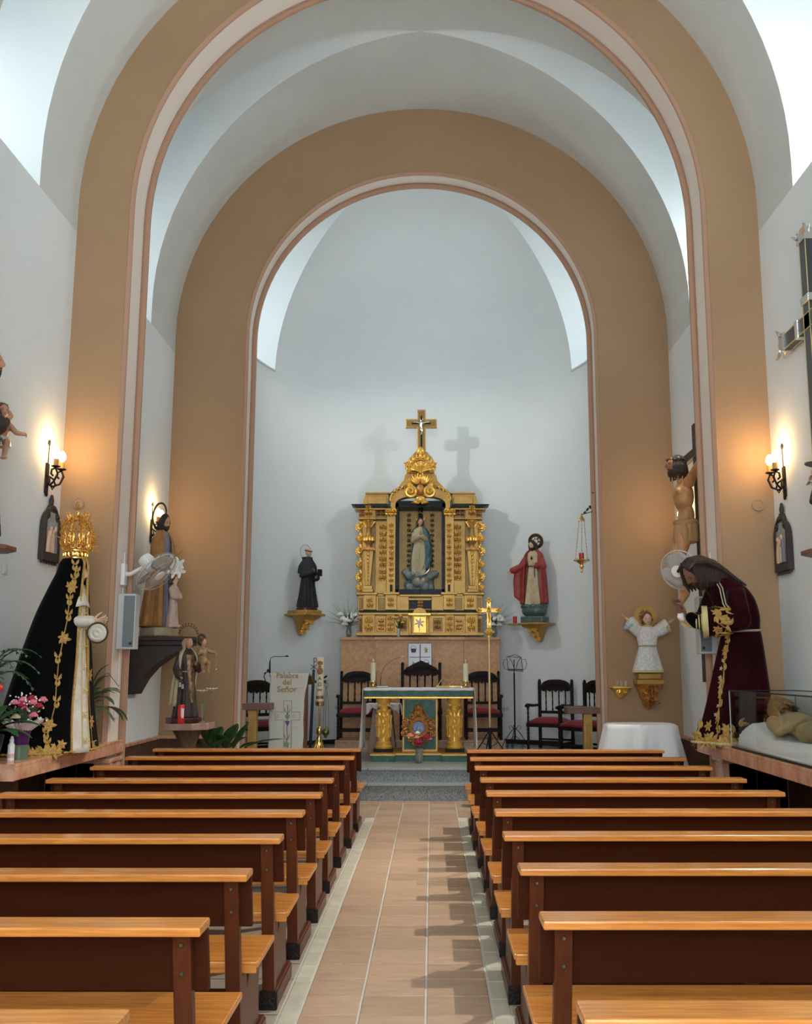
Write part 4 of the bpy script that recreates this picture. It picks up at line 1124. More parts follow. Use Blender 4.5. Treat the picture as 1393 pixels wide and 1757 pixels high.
# central panel
x0, z1 = aq(690, 1198); x1, z0 = aq(751, 1289); yp = AY + .12
g = G(); g.box(x0, x1, yp, yp + .05, PT, zb - .012); cpn = obj('centre_frame', g, OCHRE, al, bevel=.004)
g = G(); g.box(x0 + .025, x1 - .025, yp - .006, yp + .002, PT + .03, zb - .03); obj('marble_panel', g, GMARBLE, cpn)
g = G(); mcx, mcz = aq(717.5, 1248, yp); mcx = (x0 + x1) / 2 - .02
for r, w in ((.10, .018), (.125, .014)):
    g.tube([(mcx + r * cos(a), yp - .03, mcz + r * sin(a)) for a in [2 * pi * k / 28 for k in range(28)]], w, 8, closed=True)
for k in range(18):
    a = 2 * pi * k / 18; acanthus(g, (mcx + .13 * cos(a), mcz + .13 * sin(a)), a, .09 + .03 * (k % 2), .026, yp - .01, .035, .5 if k % 2 else -.5)
for sd in (-1, 1):
    for zz, xx, r in ((.16, .09, .05), (-.15, .1, .05), (.08, .19, .05), (-.08, .19, .05), (.02, .21, .03), (.2, .03, .035), (-.22, .05, .035)):
        scroll(g, (mcx + sd * xx, mcz + zz), r, 1.3, .016, d=sd * (1 if zz > 0 else -1), a0=pi / 2, y=yp - .02, lift=.03, n=18)
    acanthus(g, (mcx + sd * .03, mcz + .2), pi / 2 - sd * .5, .12, .035, yp - .01, .035, sd * .7)
g.ell((mcx, yp - .03, mcz + .27), (.035, .03, .04), 8, 6)
tag(obj('carved_cartouche', g, GOLD_R, cpn, smooth=True), kind='stuff')
g = G(); g.M = T(mcx, yp - .022, mcz) @ R(pi / 2, 'X'); g.lathe([(.095, -.01), (.095, .006), (.08, .012)], 28); md = obj('medallion', g, mat('blue_enamel', (.10, .14, .32), .3), cpn)
g = G()
for pts in (((-.05, -.035), (-.035, .04), (-.018, -.02), (0, .04), (.0, -.035)), ((-.012, -.035), (.022, .045), (.05, -.035)), ((.0, -.005), (.042, -.005))):
    g.tube([(mcx + a, yp - .037, mcz + b) for a, b in pts], .006, 6)
obj('monogram', g, mat('pale_blue_enamel', (.55, .60, .75), .3), md)
# altar cloth, draped at both ends
def drape(name, label, xa, xb, ya, yb, zt, left, right, cat='tablecloth', m=CLOTH):
    """cloth over a table: flat top and two end falls (length left / right) with soft vertical folds"""
    g = G(); n = 26
    def top(u, v): return (xa + (xb - xa) * u, ya + (yb - ya) * v, zt + .006 + .0015 * sin(31 * u + 9 * v))
    g.grid(top, 30, 10)
    def front(u, v): return (xa + (xb - xa) * u, ya - .012, zt + .006 - .03 * v - .002 * sin(40 * u) * v)
    g.grid(front, 40, 2)
    for sd, L, x in ((-1, left, xa), (1, right, xb)):
        def fall(u, v, sd=sd, L=L, x=x):
            return (x + sd * (.012 + v * .03 + .016 * v * sin(17 * u + 2 * v + sd)), ya - .012 + (yb - ya + .012) * u + .01 * v * sin(5 * u), zt + .006 - L * v * (1 + .01 * sin(9 * u)))
        g.grid(fall, n, 16)
    return tag(obj(name, g, m, None, smooth=True, solid=.004, ang=180), label, cat)
HL = ztop - aq(0, 1288, AY)[1]
drape('altar_cloth', 'white cloth draped over the green altar, falling at both ends', xl - .004, xr + .004, AY - .002, AY + .72, ztop, HL, HL * .97)
# candles on the altar
def big_candle(x, y, z, h, label, s=1.):
    t = thing('altar_candle', label, 'candle', (x, y, z), 0, 'ivory candles on the altar')
    g = G(); g.lathe([(.055 * s, 0), (.058 * s, .008), (.03 * s, .03), (.028 * s, .045), (.034 * s, .075), (.062 * s, .085), (.062 * s, .092)], 18); obj('candle_holder', g, BRASS, t, smooth=True)
    g = G(); g.lathe([(.036 * s, .09), (.036 * s, h), (.030 * s, h + .004)], 18); obj('wax', g, WAX, t, smooth=True)
    g = G(); g.lathe([(.003, h), (.003, h + .012)], 6); g.ell((0, 0, h + .035), (.011, .011, .024), 8, 6); obj('wick_cap', g, WAX, t, smooth=True)
x_, z_l = aq(640, 1177, AY + .2); big_candle(x_, AY + .2, ztop + .012, .34, 'thick ivory candle on the left end of the altar')
x_, z_l = aq(799, 1177, AY + .2); big_candle(x_, AY + .2, ztop + .012, .33, 'thick ivory candle on the right end of the altar')
# missal stand, book, microphone
x_, _ = aq(771, 1178, AY + .3)
t = thing('missal_stand', 'gilt openwork missal stand on the altar beside the right candle', 'book stand', (x_, AY + .3, ztop + .012))
g = G(); a = .17
g.tube([(-a, -.08, .02), (a, -.08, .02), (a * .95, .06, .12), (-a * .6, .06, .12), (-a, -.08, .02)], .007, 6); obj('frame', g, BRASS, t)
g = G()
for k in range(5): g.tube([(-a + k * .07, -.08, .02), (-a + .06 + k * .065, .055, .118)], .004, 5)
g.tube([(0, -.06, .04), (.06, .0, .09), (.12, -.06, .04)], .006, 5); g.tube([(-.02, .05, .1), (.02, 0, .14), (.06, .05, .11)], .005, 5)
obj('lattice', g, BRASS, t)
g = G()
for sx in (-1, 1): g.box(sx * a - .01, sx * a + .01, -.09, .08, 0, .015)
obj('foot', g, BRASS, t)
g = G(); g.box(-.21, -.02, -.19, -.09, 0, .025); tag(obj('booklet', g, LACE, None, bevel=.003), 'small gilt-edged booklet lying at the foot of the missal stand', 'book').location = (x_ + .02, AY + .26, ztop + .010)
x_, _ = aq(655, 1178, AY + .25)
t = thing('blue_book', 'dark blue book lying by the left candle on the altar', 'book', (x_, AY + .25, ztop + .011), .2)
g = G(); g.box(-.08, .08, -.05, .05, 0, .006); g.box(-.08, .08, -.05, .05, .024, .03); obj('cover', g, mat('navy_cover', (.03, .05, .12), .4), t)
g = G(); g.box(-.077, .077, -.047, .047, .006, .024); obj('pages', g, CLOTH, t)
t = thing('altar_microphone', 'slim black gooseneck microphone standing on the altar by the left candle', 'microphone', (aq(650, 1170)[0], AY + .42, ztop + .012))
g = G(); g.lathe([(.035, 0), (.035, .008), (.01, .014)], 14); obj('base', g, BLACKPL, t)
g = G(); g.tube([(0, 0, .01), (0, 0, .10), (.01, 0, .2), (.07, 0, .31), (.18, 0, .39), (.29, 0, .425)], [.006, .006, .0035, .0035, .0035, .0035], 6); obj('gooseneck', g, BLACKPL, t, smooth=True)
g = G(); g.tube([(.29, 0, .425), (.32, 0, .433), (.345, 0, .438)], [.006, .012, .008], 8); obj('microphone_head', g, SILVER, t, smooth=True)
# roses before the altar
p = atz(719, 1307, ZP)
vase_flowers('cut-glass vase of red, pink and white roses on the top step before the altar', (p.x, 13.14, ZP), .19, .06,
             [(-.12, 0, .34, .038, PETAL_S), (-.02, 0, .38, .026, PETAL_W), (.10, 0, .32, .042, PETAL_R), (.13, .02, .30, .035, PETAL_P), (-.01, -.03, .26, .05, PETAL_R), (-.03, -.02, .32, .03, PETAL_S), (0, -.03, .22, .035, PETAL_R)], 0, hh=.24, seed=3, glassm=GLASS_V)

# small cloth-topped wooden stand behind the altar on the left
SY = 14.75
x0, z1 = aq(641, 1210, SY); x1 = aq(672, 1210, SY)[0]; xb0, xb1 = aq(634, 1285, SY)[0], aq(682, 1285, SY)[0]
t = thing('credence_stand', 'tapered brown wooden stand behind the left altar leg', 'side table', ((x0 + x1) / 2, SY, ZP))
cx_ = (x0 + x1) / 2; h_ = z1 - ZP; w0 = (xb1 - xb0) / 2; w1 = (x1 - x0) / 2
g = G(); g.add([(-w0, -.22, 0), (w0, -.22, 0), (w0, .22, 0), (-w0, .22, 0), (-w1, -.16, h_), (w1, -.16, h_), (w1, .16, h_), (-w1, .16, h_)],
      [(0, 3, 2, 1), (4, 5, 6, 7), (0, 1, 5, 4), (1, 2, 6, 5), (2, 3, 7, 6), (3, 0, 4, 7)])
obj('body', g, CONSOLE if 'CONSOLE' in globals() else WOOD_C, t, bevel=.006)
g = G(); g.box(-.26, .26, -.2, .2, h_, h_ + .02); obj('top', g, WOOD_C, t, bevel=.004)
xc0, xc1 = aq(630, 1208, SY)[0], aq(686, 1208, SY)[0]
g = G()
zz = ZP + h_ + .024
def cl(u, v):
    x = xc0 + (xc1 - xc0) * u; y = SY - .24 + .48 * v
    return (x, y, zz + .002 * sin(20 * u))
g.grid(cl, 20, 8)
def fr_(u, v): return (xc0 + (xc1 - xc0) * u, SY - .245 - .015 * v * (1 + sin(30 * u)), zz - v * (.05 + .10 * (abs(2 * u - 1) ** 3) + .02 * sin(25 * u)))
g.grid(fr_, 44, 5)
for sd, x in ((-1, xc0), (1, xc1)):
    g.grid(lambda u, v: (x + sd * (.01 + .03 * v + .012 * v * sin(20 * u)), SY - .245 + .49 * u, zz - v * .16), 20, 6)
tag(obj('credence_cloth', g, CLOTH, None, smooth=True, solid=.004, ang=180), 'small white cloth over the wooden stand behind the altar', 'tablecloth')

# ---------------------------------------------------------------- carved armchairs
def armchair(arms=True, peak=False):
    """w .6, seat .45; back at +y; front faces -y"""
    t = thing('carved_armchair', 'x', 'chair')
    g = G(); w = .27
    def seat(u, v):
        x = -w + 2 * w * u; y = -.26 + .5 * v; b = (1 - abs(2 * u - 1) ** 4) * (1 - abs(2 * v - 1) ** 4)
        return (x, y, .43 + .065 * b)
    g.grid(seat, 16, 14); g.box(-w, w, -.26, .24, .40, .43)
    obj('seat_cushion', g, REDSEAT, t, smooth=True)
    g = G(); g.box(-w - .01, w + .01, -.265, -.235, .345, .405); g.box(-w - .01, w + .01, .21, .24, .345, .405)
    for sx in (-1, 1): g.box(sx * w, sx * (w + .03), -.26, .24, .345, .405)
    obj('seat_rail', g, WOOD_B, t, bevel=.004)
    def spiral(x, y, z0, z1, r=.022):
        g = G(); n = int((z1 - z0) / .016); 
        prof_ = []
        for k in range(n + 1):
            prof_.append((r * (.72 + .28 * abs(sin(k * .9))), z0 + (z1 - z0) * k / n))
        g.lathe(prof_, 8, (x, y, 0)); g.box(x - r, x + r, y - r, y + r, z1 - .03, z1); return g
    for sx in (-1, 1):
        obj('leg', spiral(sx * w, -.25, 0, .40, .024), WOOD_B, t, smooth=True)
        g = G(); g.box(sx * w - .022, sx * w + .022, .22, .265, 0, 1.02); g.ell((sx * w, .243, 1.035), (.026, .026, .03), 8, 6)
        obj('leg', g, WOOD_B, t, bevel=.004)
    g = G(); g.box(-w, w, -.255, -.235, .12, .15); g.box(-w, w, .235, .255, .12, .15)
    for sx in (-1, 1): g.box(sx * w - .01, sx * w + .01, -.25, .24, .09, .12)
    obj('stretcher', g, WOOD_B, t)
    # back: arched crest, spindles, lower rail
    top = []
    for i in range(17):
        u = -1 + 2 * i / 16
        zz = .95 + (.14 * (1 - abs(u)) ** .75 if peak else .11 * max(0, 1 - abs(u) ** 2.6) ** .6)
        top.append((u * (w - .02), zz))
    bot = []
    for i in range(16, -1, -1):
        u = -1 + 2 * i / 16; bot.append((u * (w - .02), .86 + .035 * abs(sin(u * pi * 2.5))))
    g = G(); g.prism(top + bot, .225, .26, 'y')
    cr_ = obj('crest_rail', g, WOOD_B, t, bevel=.004)
    g = G()
    for i in range(9):
        u = -1 + 2 * (i + .5) / 9; x = u * (w - .04); z = .93 + .07 * (1 - abs(u))
        scroll(g, (x, z), .03, 1.2, .01, d=1 if u > 0 else -1, y=.225, lift=.015, n=12)
        g.ell((x, .24, z + .045), .014, 6, 4)
    tag(obj('crest_carving', g, WOOD_B, cr_, smooth=True), kind='stuff')
    g = G(); g.box(-w, w, .225, .255, .53, .575); obj('back_rail', g, WOOD_B, t, bevel=.004)
    for k in range(4):
        x = -w + .54 * (k + 1) / 5; g = G()
        g.lathe([(.012, .575), (.014, .6), (.009, .63), (.012, .7), (.009, .76), (.013, .80), (.01, .84), (.016, .89)], 8, (x, .24, 0)); obj('spindle', g, WOOD_B, t, smooth=True)
    if arms:
        for sx in (-1, 1):
            g = G(); g.tube([(sx * w, .24, .665), (sx * (w + .01), 0, .66), (sx * (w + .015), -.24, .675), (sx * (w + .015), -.30, .66)], [.02, .022, .026, .02], 8)
            obj('armrest', g, WOOD_B, t, smooth=True)
            obj('arm_post', spiral(sx * w, -.25, .405, .655, .019), WOOD_B, t, smooth=True)
    return t
def place(t, label, x, y, z, rz, s=1., group=None):
    t.location = (x, y, z); t.rotation_euler = (0, 0, rz); t.scale = (s, s, s); t['label'] = label
    if group: t['group'] = group
    return t
GRP = 'dark carved armchairs with red seats'
c1 = armchair(); c2 = armchair(peak=True)
x_ = at(611, 1262, 15.75).x; place(c1, 'dark carved armchair on the dais behind the left side of the altar', x_, 15.80, DAIS, 0, 1.0, GRP)
x_ = at(722, 1262, 15.8).x; place(c2, 'dark carved armchair with a pointed back, centred behind the altar', x_, 15.80, DAIS, 0, 1.13, GRP)
x_ = at(829, 1262, 15.75).x; place(copy_tree(c1), 'dark carved armchair on the dais behind the processional cross', x_, 15.80, DAIS, 0, 1.0, GRP)
x_ = at(450, 1262, 14.6).x; place(copy_tree(c1), 'dark carved armchair half hidden behind the cloth-covered lectern', at(452, 1262, 14.45).x, 14.45, ZP, radians(38), 1.0, GRP)
place(copy_tree(c1), 'dark carved armchair right of the music stand, farther of the two', at(945, 1262, 15.3).x, 15.3, ZP, radians(-28), 1.0, GRP)
place(copy_tree(c1), 'dark carved armchair behind the small table right of the arch', at(1004, 1262, 14.35).x, 14.35, ZP, radians(-58), 1.0, GRP)

# ---------------------------------------------------------------- small tables at the arch jambs
def jamb_table(label, xa, xb, ytop, Y, leg, grp):
    p0 = at(xa, ytop, Y); p1 = at(xb, ytop, Y); h = p0.z - ZP; w = (p1.x - p0.x) / 2
    t = thing('side_table', label, 'table', ((p0.x + p1.x) / 2, Y, ZP), 0, grp)
    g = G(); g.box(-w, w, 0, .34, h - .085, h); obj('table_top', g, mat('red_brown_top', (.19, .09, .065), .4, col2=(.13, .06, .04), vscale=8) if 'red_brown_top' not in MATS else MATS['red_brown_top'], t, bevel=.006)
    lx0 = at(leg[0], 1240, Y).x - (p0.x + p1.x) / 2; lx1 = at(leg[1], 1240, Y).x - (p0.x + p1.x) / 2
    g = G(); g.box(lx0, lx1, .08, .2, 0, h - .085); l = obj('leg', g, OCHRE, t, bevel=.004)
    for k in range(3):
        x = lx0 + (lx1 - lx0) * (.3 + .2 * k); g = G(); g.box(x - .005, x + .005, .074, .081, .14, h - .2); obj('flute', g, OCHRE_D, l)
    return t
jamb_table('small brown-topped table with a gilt fluted leg, left of the lectern', 404, 463, 1207, 12.95, (423, 438), 'small tables at the sides of the sanctuary')
jamb_table('small brown-topped table with a gilt fluted leg, right of the armchairs', 973, 1036, 1213.5, 12.95, (1003, 1018), 'small tables at the sides of the sanctuary')

# ---------------------------------------------------------------- lectern with embroidered cloth
LY = 13.5
def lq(cx, cy): p = at(400 + cx / 7.739, 1110 + cy / 7.739, LY - .06); return p.x, p.z
t = thing('lectern', 'wooden lectern mostly hidden under an ivory cloth, with a microphone on its edge', 'lectern', (at(497, 1280, LY).x, LY, ZP))
lz = lq(0, 350)[1] - ZP
g = G(); g.box(-.2, .2, .02, .3, 0, lz - .15); obj('column', g, WOOD_C, t)
g = G(); g.add([(-.3, -.02, lz - .03), (.27, -.02, lz - .03), (.27, .42, lz - .16), (-.3, .42, lz - .16), (-.3, -.02, lz - .005), (.27, -.02, lz - .005), (.27, .42, lz - .135), (-.3, .42, lz - .135)],
      [(0, 3, 2, 1), (4, 5, 6, 7), (0, 1, 5, 4), (1, 2, 6, 5), (2, 3, 7, 6), (3, 0, 4, 7)]); obj('desk', g, OCHRE_D, t)
g = G(); g.box(-.24, .24, -.02, .34, 0, .06); obj('base', g, WOOD_C, t)
x0, z1 = lq(492, 350); x1, z0 = lq(985, 1345); xq1 = lq(955, 0)[0]
g = G(); yc_ = LY - .06
def clf(u, v):
    xr_ = x1 + (xq1 - x1) * min(1, v * 3)
    return (x0 + (xr_ - x0) * u + .004 * sin(20 * v), yc_ - .02 * sin(pi * u) * .4 + .006 * sin(11 * u + 3 * v) * v, z1 + (ZP + .02 - z1) * v)
g.grid(clf, 24, 40)
g.grid(lambda u, v: (x0 + (x1 - x0) * u, yc_ + .44 * v, z1 - .14 * v * v), 12, 8)
cl_ = tag(obj('lectern_cloth', g, LINEN, None, smooth=True, solid=.004, ang=180), 'ivory lectern cloth embroidered with a cross, grapes and gold lettering', 'cloth')
g = G()
for cy in (540, 800, 1060): g.tube([(x0 + (xq1 - x0) * k / 8, yc_ - .012, lq(0, cy)[1] + .002 * sin(k)) for k in range(9)], .002, 4)
obj('crease', g, LINEN, cl_)
def line(g, pts, r, f=lq, y=yc_ - .014): g.tube([(f(*p)[0], y, f(*p)[1]) for p in pts], r, 5)
g = G(); line(g, [(675, 1345), (675, 970), (562, 970), (562, 862), (675, 862), (675, 708), (778, 708), (778, 862), (888, 862), (888, 970), (775, 970), (775, 1345)], .0032); obj('cross_outline', g, mat('brown_gold_thread', (.24, .14, .05), .5), cl_)
g = G(); line(g, [(725, 1340), (712, 1250), (725, 1190), (715, 1120), (722, 1000), (722, 900), (728, 765)], .0035)
for s in (-1, 1):
    line(g, [(722, 890), (722 + s * 30, 850), (722 + s * 34, 820)], .003); line(g, [(714, 1235), (714 + s * 32, 1190), (714 + s * 38, 1160)], .003)
obj('vine_stem', g, TWIG, cl_)
def blob(cx, cy, r, n=5):
    g = G(); x, z = lq(cx, cy)
    for k in range(n): a = 2 * pi * k / n + .3; g.ell((x + r * .6 * cos(a), yc_ - .014, z + r * .6 * sin(a)), (r * .5, .004, r * .5), 8, 4)
    g.ell((x, yc_ - .015, z), (r * .6, .005, r * .6), 8, 4); return g
for cx, cy, r in ((722, 920, .032), (710, 1290, .036)): obj('vine_leaf', blob(cx, cy, r), mat('sage_thread', (.26, .34, .18), .6) if 'sage_thread' not in MATS else MATS['sage_thread'], cl_)
g = G()
for row, n in enumerate((4, 3, 2, 1)):
    for k in range(n):
        x, z = lq(722 + (k - (n - 1) / 2) * 16, 990 + row * 17); g.ell((x, yc_ - .016, z), (.009, .006, .009), 8, 5)
obj('grapes', g, mat('violet_thread', (.18, .10, .24), .6), cl_)
# lettering
def text(body, par, m, x, y, z, size, name='lettering', rot=(pi / 2, 0, 0), align='CENTER', ext=.002, shear=0.):
    cu = bpy.data.curves.new(name, 'FONT'); cu.body = body; cu.size = size; cu.extrude = ext; cu.align_x = align; cu.shear = shear; cu.bevel_depth = size * .012
    tmp = bpy.data.objects.new('tmp', cu); cu.resolution_u = 3
    me = bpy.data.meshes.new_from_object(tmp); bpy.data.objects.remove(tmp)
    me.materials.clear(); me.materials.append(m)
    o = bpy.data.objects.new(name, me); COL.objects.link(o); o.location = (x, y, z); o.rotation_euler = rot; o.parent = par; o['kind'] = 'stuff'; return o
THREAD = mat('gold_brown_thread', (.42, .24, .07), .5)
xc = lq(730, 0)[0]
text('Palabra', cl_, THREAD, xc, yc_ - .016, lq(0, 412)[1], .105); text('del', cl_, THREAD, xc, yc_ - .016, lq(0, 500)[1], .105); text('Señor', cl_, THREAD, xc, yc_ - .016, lq(0, 598)[1], .115)
text('A', cl_, LACE, lq(612, 0)[0], yc_ - .014, lq(0, 945)[1], .07); text('Ω', cl_, LACE, lq(833, 0)[0], yc_ - .014, lq(0, 945)[1], .07)
t = thing('lectern_microphone', 'black gooseneck microphone bent over the lectern', 'microphone', (0, 0, 0))
def lp(cx, cy): p = at(400 + cx / 7.739, 1110 + cy / 7.739, LY + .02); return tuple(p)
g = G(); g.tube([lp(484, 350), lp(486, 250), lp(490, 180)], [.016, .012, .009], 8); obj('stem', g, BLACKPL, t, smooth=True)
g = G(); g.tube([lp(490, 180), lp(500, 145), lp(540, 128), lp(690, 126)], .005, 6); obj('gooseneck', g, BLACKPL, t, smooth=True)
g = G(); g.tube([lp(690, 126), lp(715, 120), lp(738, 127)], [.006, .013, .006], 8); obj('microphone_head', g, BLACKPL, t, smooth=True)
g = G(); g.tube([lp(470, 320), lp(425, 350), lp(408, 390), lp(430, 450), lp(495, 515)], .007, 6); g.ell(lp(465, 315), .022, 8, 6); g.ell(lp(425, 350), .015, 8, 6); obj('cable', g, BLACKPL, t, smooth=True)

# ---------------------------------------------------------------- paschal candle
def cq(cx, cy, Y): p = at(400 + cx / 7.739, 1110 + cy / 7.739, Y); return p.x, p.z
PC = 14.0
xc, z1 = cq(1160, 150, PC); z0 = cq(0, 765, PC)[1]; zf = ZP
t = thing('paschal_candle', 'tall decorated paschal candle on a slim brass stand', 'candle', (xc, PC, ZP))
r = .052
g = G(); g.lathe([(r, z0 + .0 - ZP), (r, z1 - .03 - ZP), (r * .7, z1 - .02 - ZP)], 24); cw = obj('wax', g, WAX, t, smooth=True)
g = G()
for k in range(8): a = 2 * pi * k / 8; g.ell((r * .75 * cos(a), r * .75 * sin(a), z1 - .02 - ZP), (.014, .014, .035), 6, 4)
obj('melted_rim', g, WAX, cw, smooth=True)
g = G()
for cy, h in ((660, .03), (740, .045)): zz = cq(0, cy, PC)[1] - ZP; g.lathe([(r + .002, zz - h), (r + .003, zz - h), (r + .003, zz + h * .4), (r + .002, zz + h * .4)], 24)
obj('gilt_band', g, OCHRE_D, cw, smooth=True)
zz = cq(0, 215, PC)[1] - ZP
g = G(); g.ell((0, -r, zz), (.042, .006, .03), 10, 6); g.ell((0, -r, cq(0, 320, PC)[1] - ZP), (.044, .007, .05), 12, 8); g.ell((0, -r - .003, cq(0, 262, PC)[1] - ZP), (.022, .008, .022), 10, 6)
obj('painted_emblem', g, mat('crimson_gilt_wax', (.30, .04, .06), .45, col2=(.42, .24, .08), vscale=60), cw, smooth=True)
DK = mat('dark_brown_wax', (.06, .02, .02), .5)
text('A', cw, DK, 0, -r - .004, cq(0, 440, PC)[1] - ZP, .07, ext=.003); text('Ω', cw, DK, 0, -r - .004, cq(0, 520, PC)[1] - ZP, .07, ext=.003)
g = G(); zz = cq(0, 570, PC)[1] - ZP
for k in range(4): g.box(-.03 + .016 * k, -.03 + .016 * k + .011, -r - .006, -r, zz - .014, zz + .014)
obj('year_digits', g, mat('red_wax_digits', (.42, .04, .02), .5), cw)
hz = z0 - ZP
g = G(); g.lathe([(.062, hz - .005), (.07, hz + .03), (.06, hz + .035)], 20); obj('drip_pan', g, BRASS, t, smooth=True)
g = G(); g.lathe([(.014, .3), (.016, hz * .45), (.03, hz * .5), (.012, hz * .53), (.014, hz - .01)], 14); obj('stem', g, BRASS, t, smooth=True)
g = G(); g.ell((0, 0, .36), (.042, .042, .07), 14, 10); obj('knop', g, BRASS, t, smooth=True)
g = G(); g.lathe([(.12, 0), (.11, .03), (.05, .12), (.03, .22), (.035, .27), (.018, .3)], 18)
for k in range(4): a = pi / 4 + pi / 2 * k; g.tube([(.03 * cos(a), .03 * sin(a), .24), (.1 * cos(a), .1 * sin(a), .12), (.17 * cos(a), .17 * sin(a), .02)], [.016, .02, .026], 8)
obj('foot', g, BRASS, t, smooth=True)

# black cross-shaped thurible stand with a hanging censer
TY = 14.6
xc, z1 = cq(1070, 300, TY); xb = cq(1048, 0, TY)[0]
t = thing('thurible_stand', 'black cross-shaped stand topped by a chi-rho, left of the candle', 'stand', (xc, TY, ZP))
H_ = z1 - ZP; dx = xb - xc
g = G(); g.add([(dx - .022, -.012, 0), (dx + .022, -.012, 0), (dx + .022, .012, 0), (dx - .022, .012, 0), (-.02, -.012, H_), (.02, -.012, H_), (.02, .012, H_), (-.02, .012, H_)],
               [(0, 3, 2, 1), (4, 5, 6, 7), (0, 1, 5, 4), (1, 2, 6, 5), (2, 3, 7, 6), (3, 0, 4, 7)]); obj('post', g, mat('blue_black_iron', (.008, .009, .022), .4), t)
xA, zA = cq(1015, 462, TY); xB = cq(1245, 0, TY)[0]
g = G(); g.box(xA - xc, xB - xc, -.012, .012, zA - ZP - .02, zA - ZP + .02); obj('crossbar', g, MATS['blue_black_iron'], t)
g = G(); g.box(dx - .14, dx + .1, -.1, .12, 0, .035); obj('base_plate', g, IRON, t, bevel=.004)
g = G(); r = .006; zz = H_
g.tube([(0, 0, zz), (0, 0, zz + .17)], r, 6); g.tube([(0, 0, zz + .17), (.035, 0, zz + .165), (.04, 0, zz + .125), (0, 0, zz + .1)], r, 6)
g.tube([(-.045, 0, zz + .07), (.045, 0, zz + .005)], r, 6); g.tube([(.045, 0, zz + .07), (-.045, 0, zz + .005)], r, 6); obj('chi_rho', g, BRONZE, t)
hx = cq(1240, 0, TY)[0] - xc; hz_ = cq(0, 395, TY)[1] - ZP
g = G(); g.tube([(hx - .05, -.01, zA - ZP + .05), (hx, -.01, hz_), (hx + .02, -.01, hz_ + .02)], [.012, .014, .004], 6); obj('hook', g, IRON, t)
cxn, czn = cq(1228, 1140, TY - .05)
t = thing('censer', 'small brass censer hanging by chains beside the paschal candle', 'censer', (cxn, TY - .05, czn))
g = G(); g.lathe([(.012, -.075), (.03, -.06), (.022, -.045), (.05, -.02), (.056, .01), (.05, .03), (.035, .06), (.012, .075), (.008, .1)], 16); obj('bowl', g, mat('old_brass', (.30, .25, .10), .35, metal=.9), t, smooth=True)
for k in range(3):
    a = 2 * pi * k / 3 + .5; g = G(); zt_ = zA + .0 - czn; g.tube([(.05 * cos(a), .05 * sin(a), .02), (.035 * cos(a), .035 * sin(a), zt_ * .6), (0.02 * (k - 1), 0, zt_ + .03)], .0028, 4); obj('chain', g, MATS['old_brass'], t)
g = G(); g.tube([(.03 * cos(a), 0, zt_ - .05 + .03 * sin(a)) for a in [2 * pi * k / 12 for k in range(12)]], .004, 5, closed=True); obj('ring', g, MATS['old_brass'], t)

# ---------------------------------------------------------------- processional cross and music stand
QY = 14.2
def rr_(cx, cy, Y): p = at(780 + cx / 3.904, 850 + cy / 3.904, Y); return p
p0 = rr_(237, 1690, QY); ptop = rr_(233, 690, QY).z; zs_ = rr_(237, 1555, QY).z; zk = rr_(0, 925, QY).z
t = thing('processional_cross', 'gold processional cross on a tall pole in a black tripod', 'cross', (p0.x, QY, ZP))
g = G(); g.tube([(0, 0, zs_ - ZP - .1), (0, 0, zk - ZP)], .017, 10); obj('pole', g, mat('pale_gold_pole', (.72, .52, .26), .3, metal=.6), t, smooth=True)
g = G(); g.ell((0, 0, zk - ZP + .02), (.06, .06, .055), 16, 10); g.lathe([(.03, zk - ZP - .06), (.02, zk - ZP), (.02, zk - ZP + .12)], 12)
for k in range(10): a = 2 * pi * k / 10; g.ell((.055 * cos(a), .055 * sin(a), zk - ZP + .02), .02, 6, 4)
obj('knop', g, GOLD, t, smooth=True)
zc_ = rr_(0, 770, QY).z - ZP; zb_ = zk - ZP + .08; zt_ = ptop - ZP
g = G(); g.box(-.028, .028, -.012, .012, zb_, zt_ - .03); g.box(-.13, .13, -.012, .012, zc_ - .026, zc_ + .026)
for x, z in ((-.14, zc_), (.14, zc_), (0, zt_ - .03)):
    for a in (0, pi / 2, pi, 3 * pi / 2): g.ell((x + .025 * cos(a), 0, z + .025 * sin(a)), .022, 8, 5)
for k in range(10):
    a = 2 * pi * k / 10; g.tube([(.03 * cos(a), 0, zc_ + .03 * sin(a)), (.09 * cos(a), 0, zc_ + .09 * sin(a))], [.008, .003], 5)
obj('cross', g, GOLD, t, smooth=True)
g = G(); limb(g, [(0, -.02, zc_ + .0), (0, -.03, zc_ - .07), (.01, -.03, zc_ - .13), (0, -.02, zc_ - .18)], [.018, .015, .012, .008], 8)
for sd in (-1, 1): limb(g, [(0, -.02, zc_), (sd * .1, -.02, zc_ + .03)], [.01, .006], 6)
g.ell((0, -.03, zc_ + .04), .016, 8, 6); obj('corpus', g, GOLD, t, smooth=True)
g = G(); g.tube([(0, 0, .05), (0, 0, zs_ - ZP)], [.024, .024], 10); obj('socket', g, BLACKPL, t)
hs = zs_ - ZP
for k, a in enumerate((radians(200), radians(-20), radians(90), radians(250))):
    g = G(); g.tube([(0, 0, hs * .93), (.24 * cos(a), .24 * sin(a), .02)], .009, 6); g.tube([(.0, 0, hs * .3), (.12 * cos(a), .12 * sin(a), hs * .48)], .006, 5); obj('leg', g, BLACKPL, t)
MY = 15.0
p0 = rr_(405, 1690, MY)
t = thing('music_stand', 'black wrought-iron music stand on scrolled legs', 'music stand', (p0.x, MY, ZP))
zz = lambda cy: rr_(0, cy, MY).z - ZP
xx = lambda cx: rr_(cx, 1100, MY).x - p0.x
g = G(); g.tube([(0, 0, zz(1650)), (0, 0, zz(1190))], .012, 8); obj('pole', g, IRON, t)
g = G()
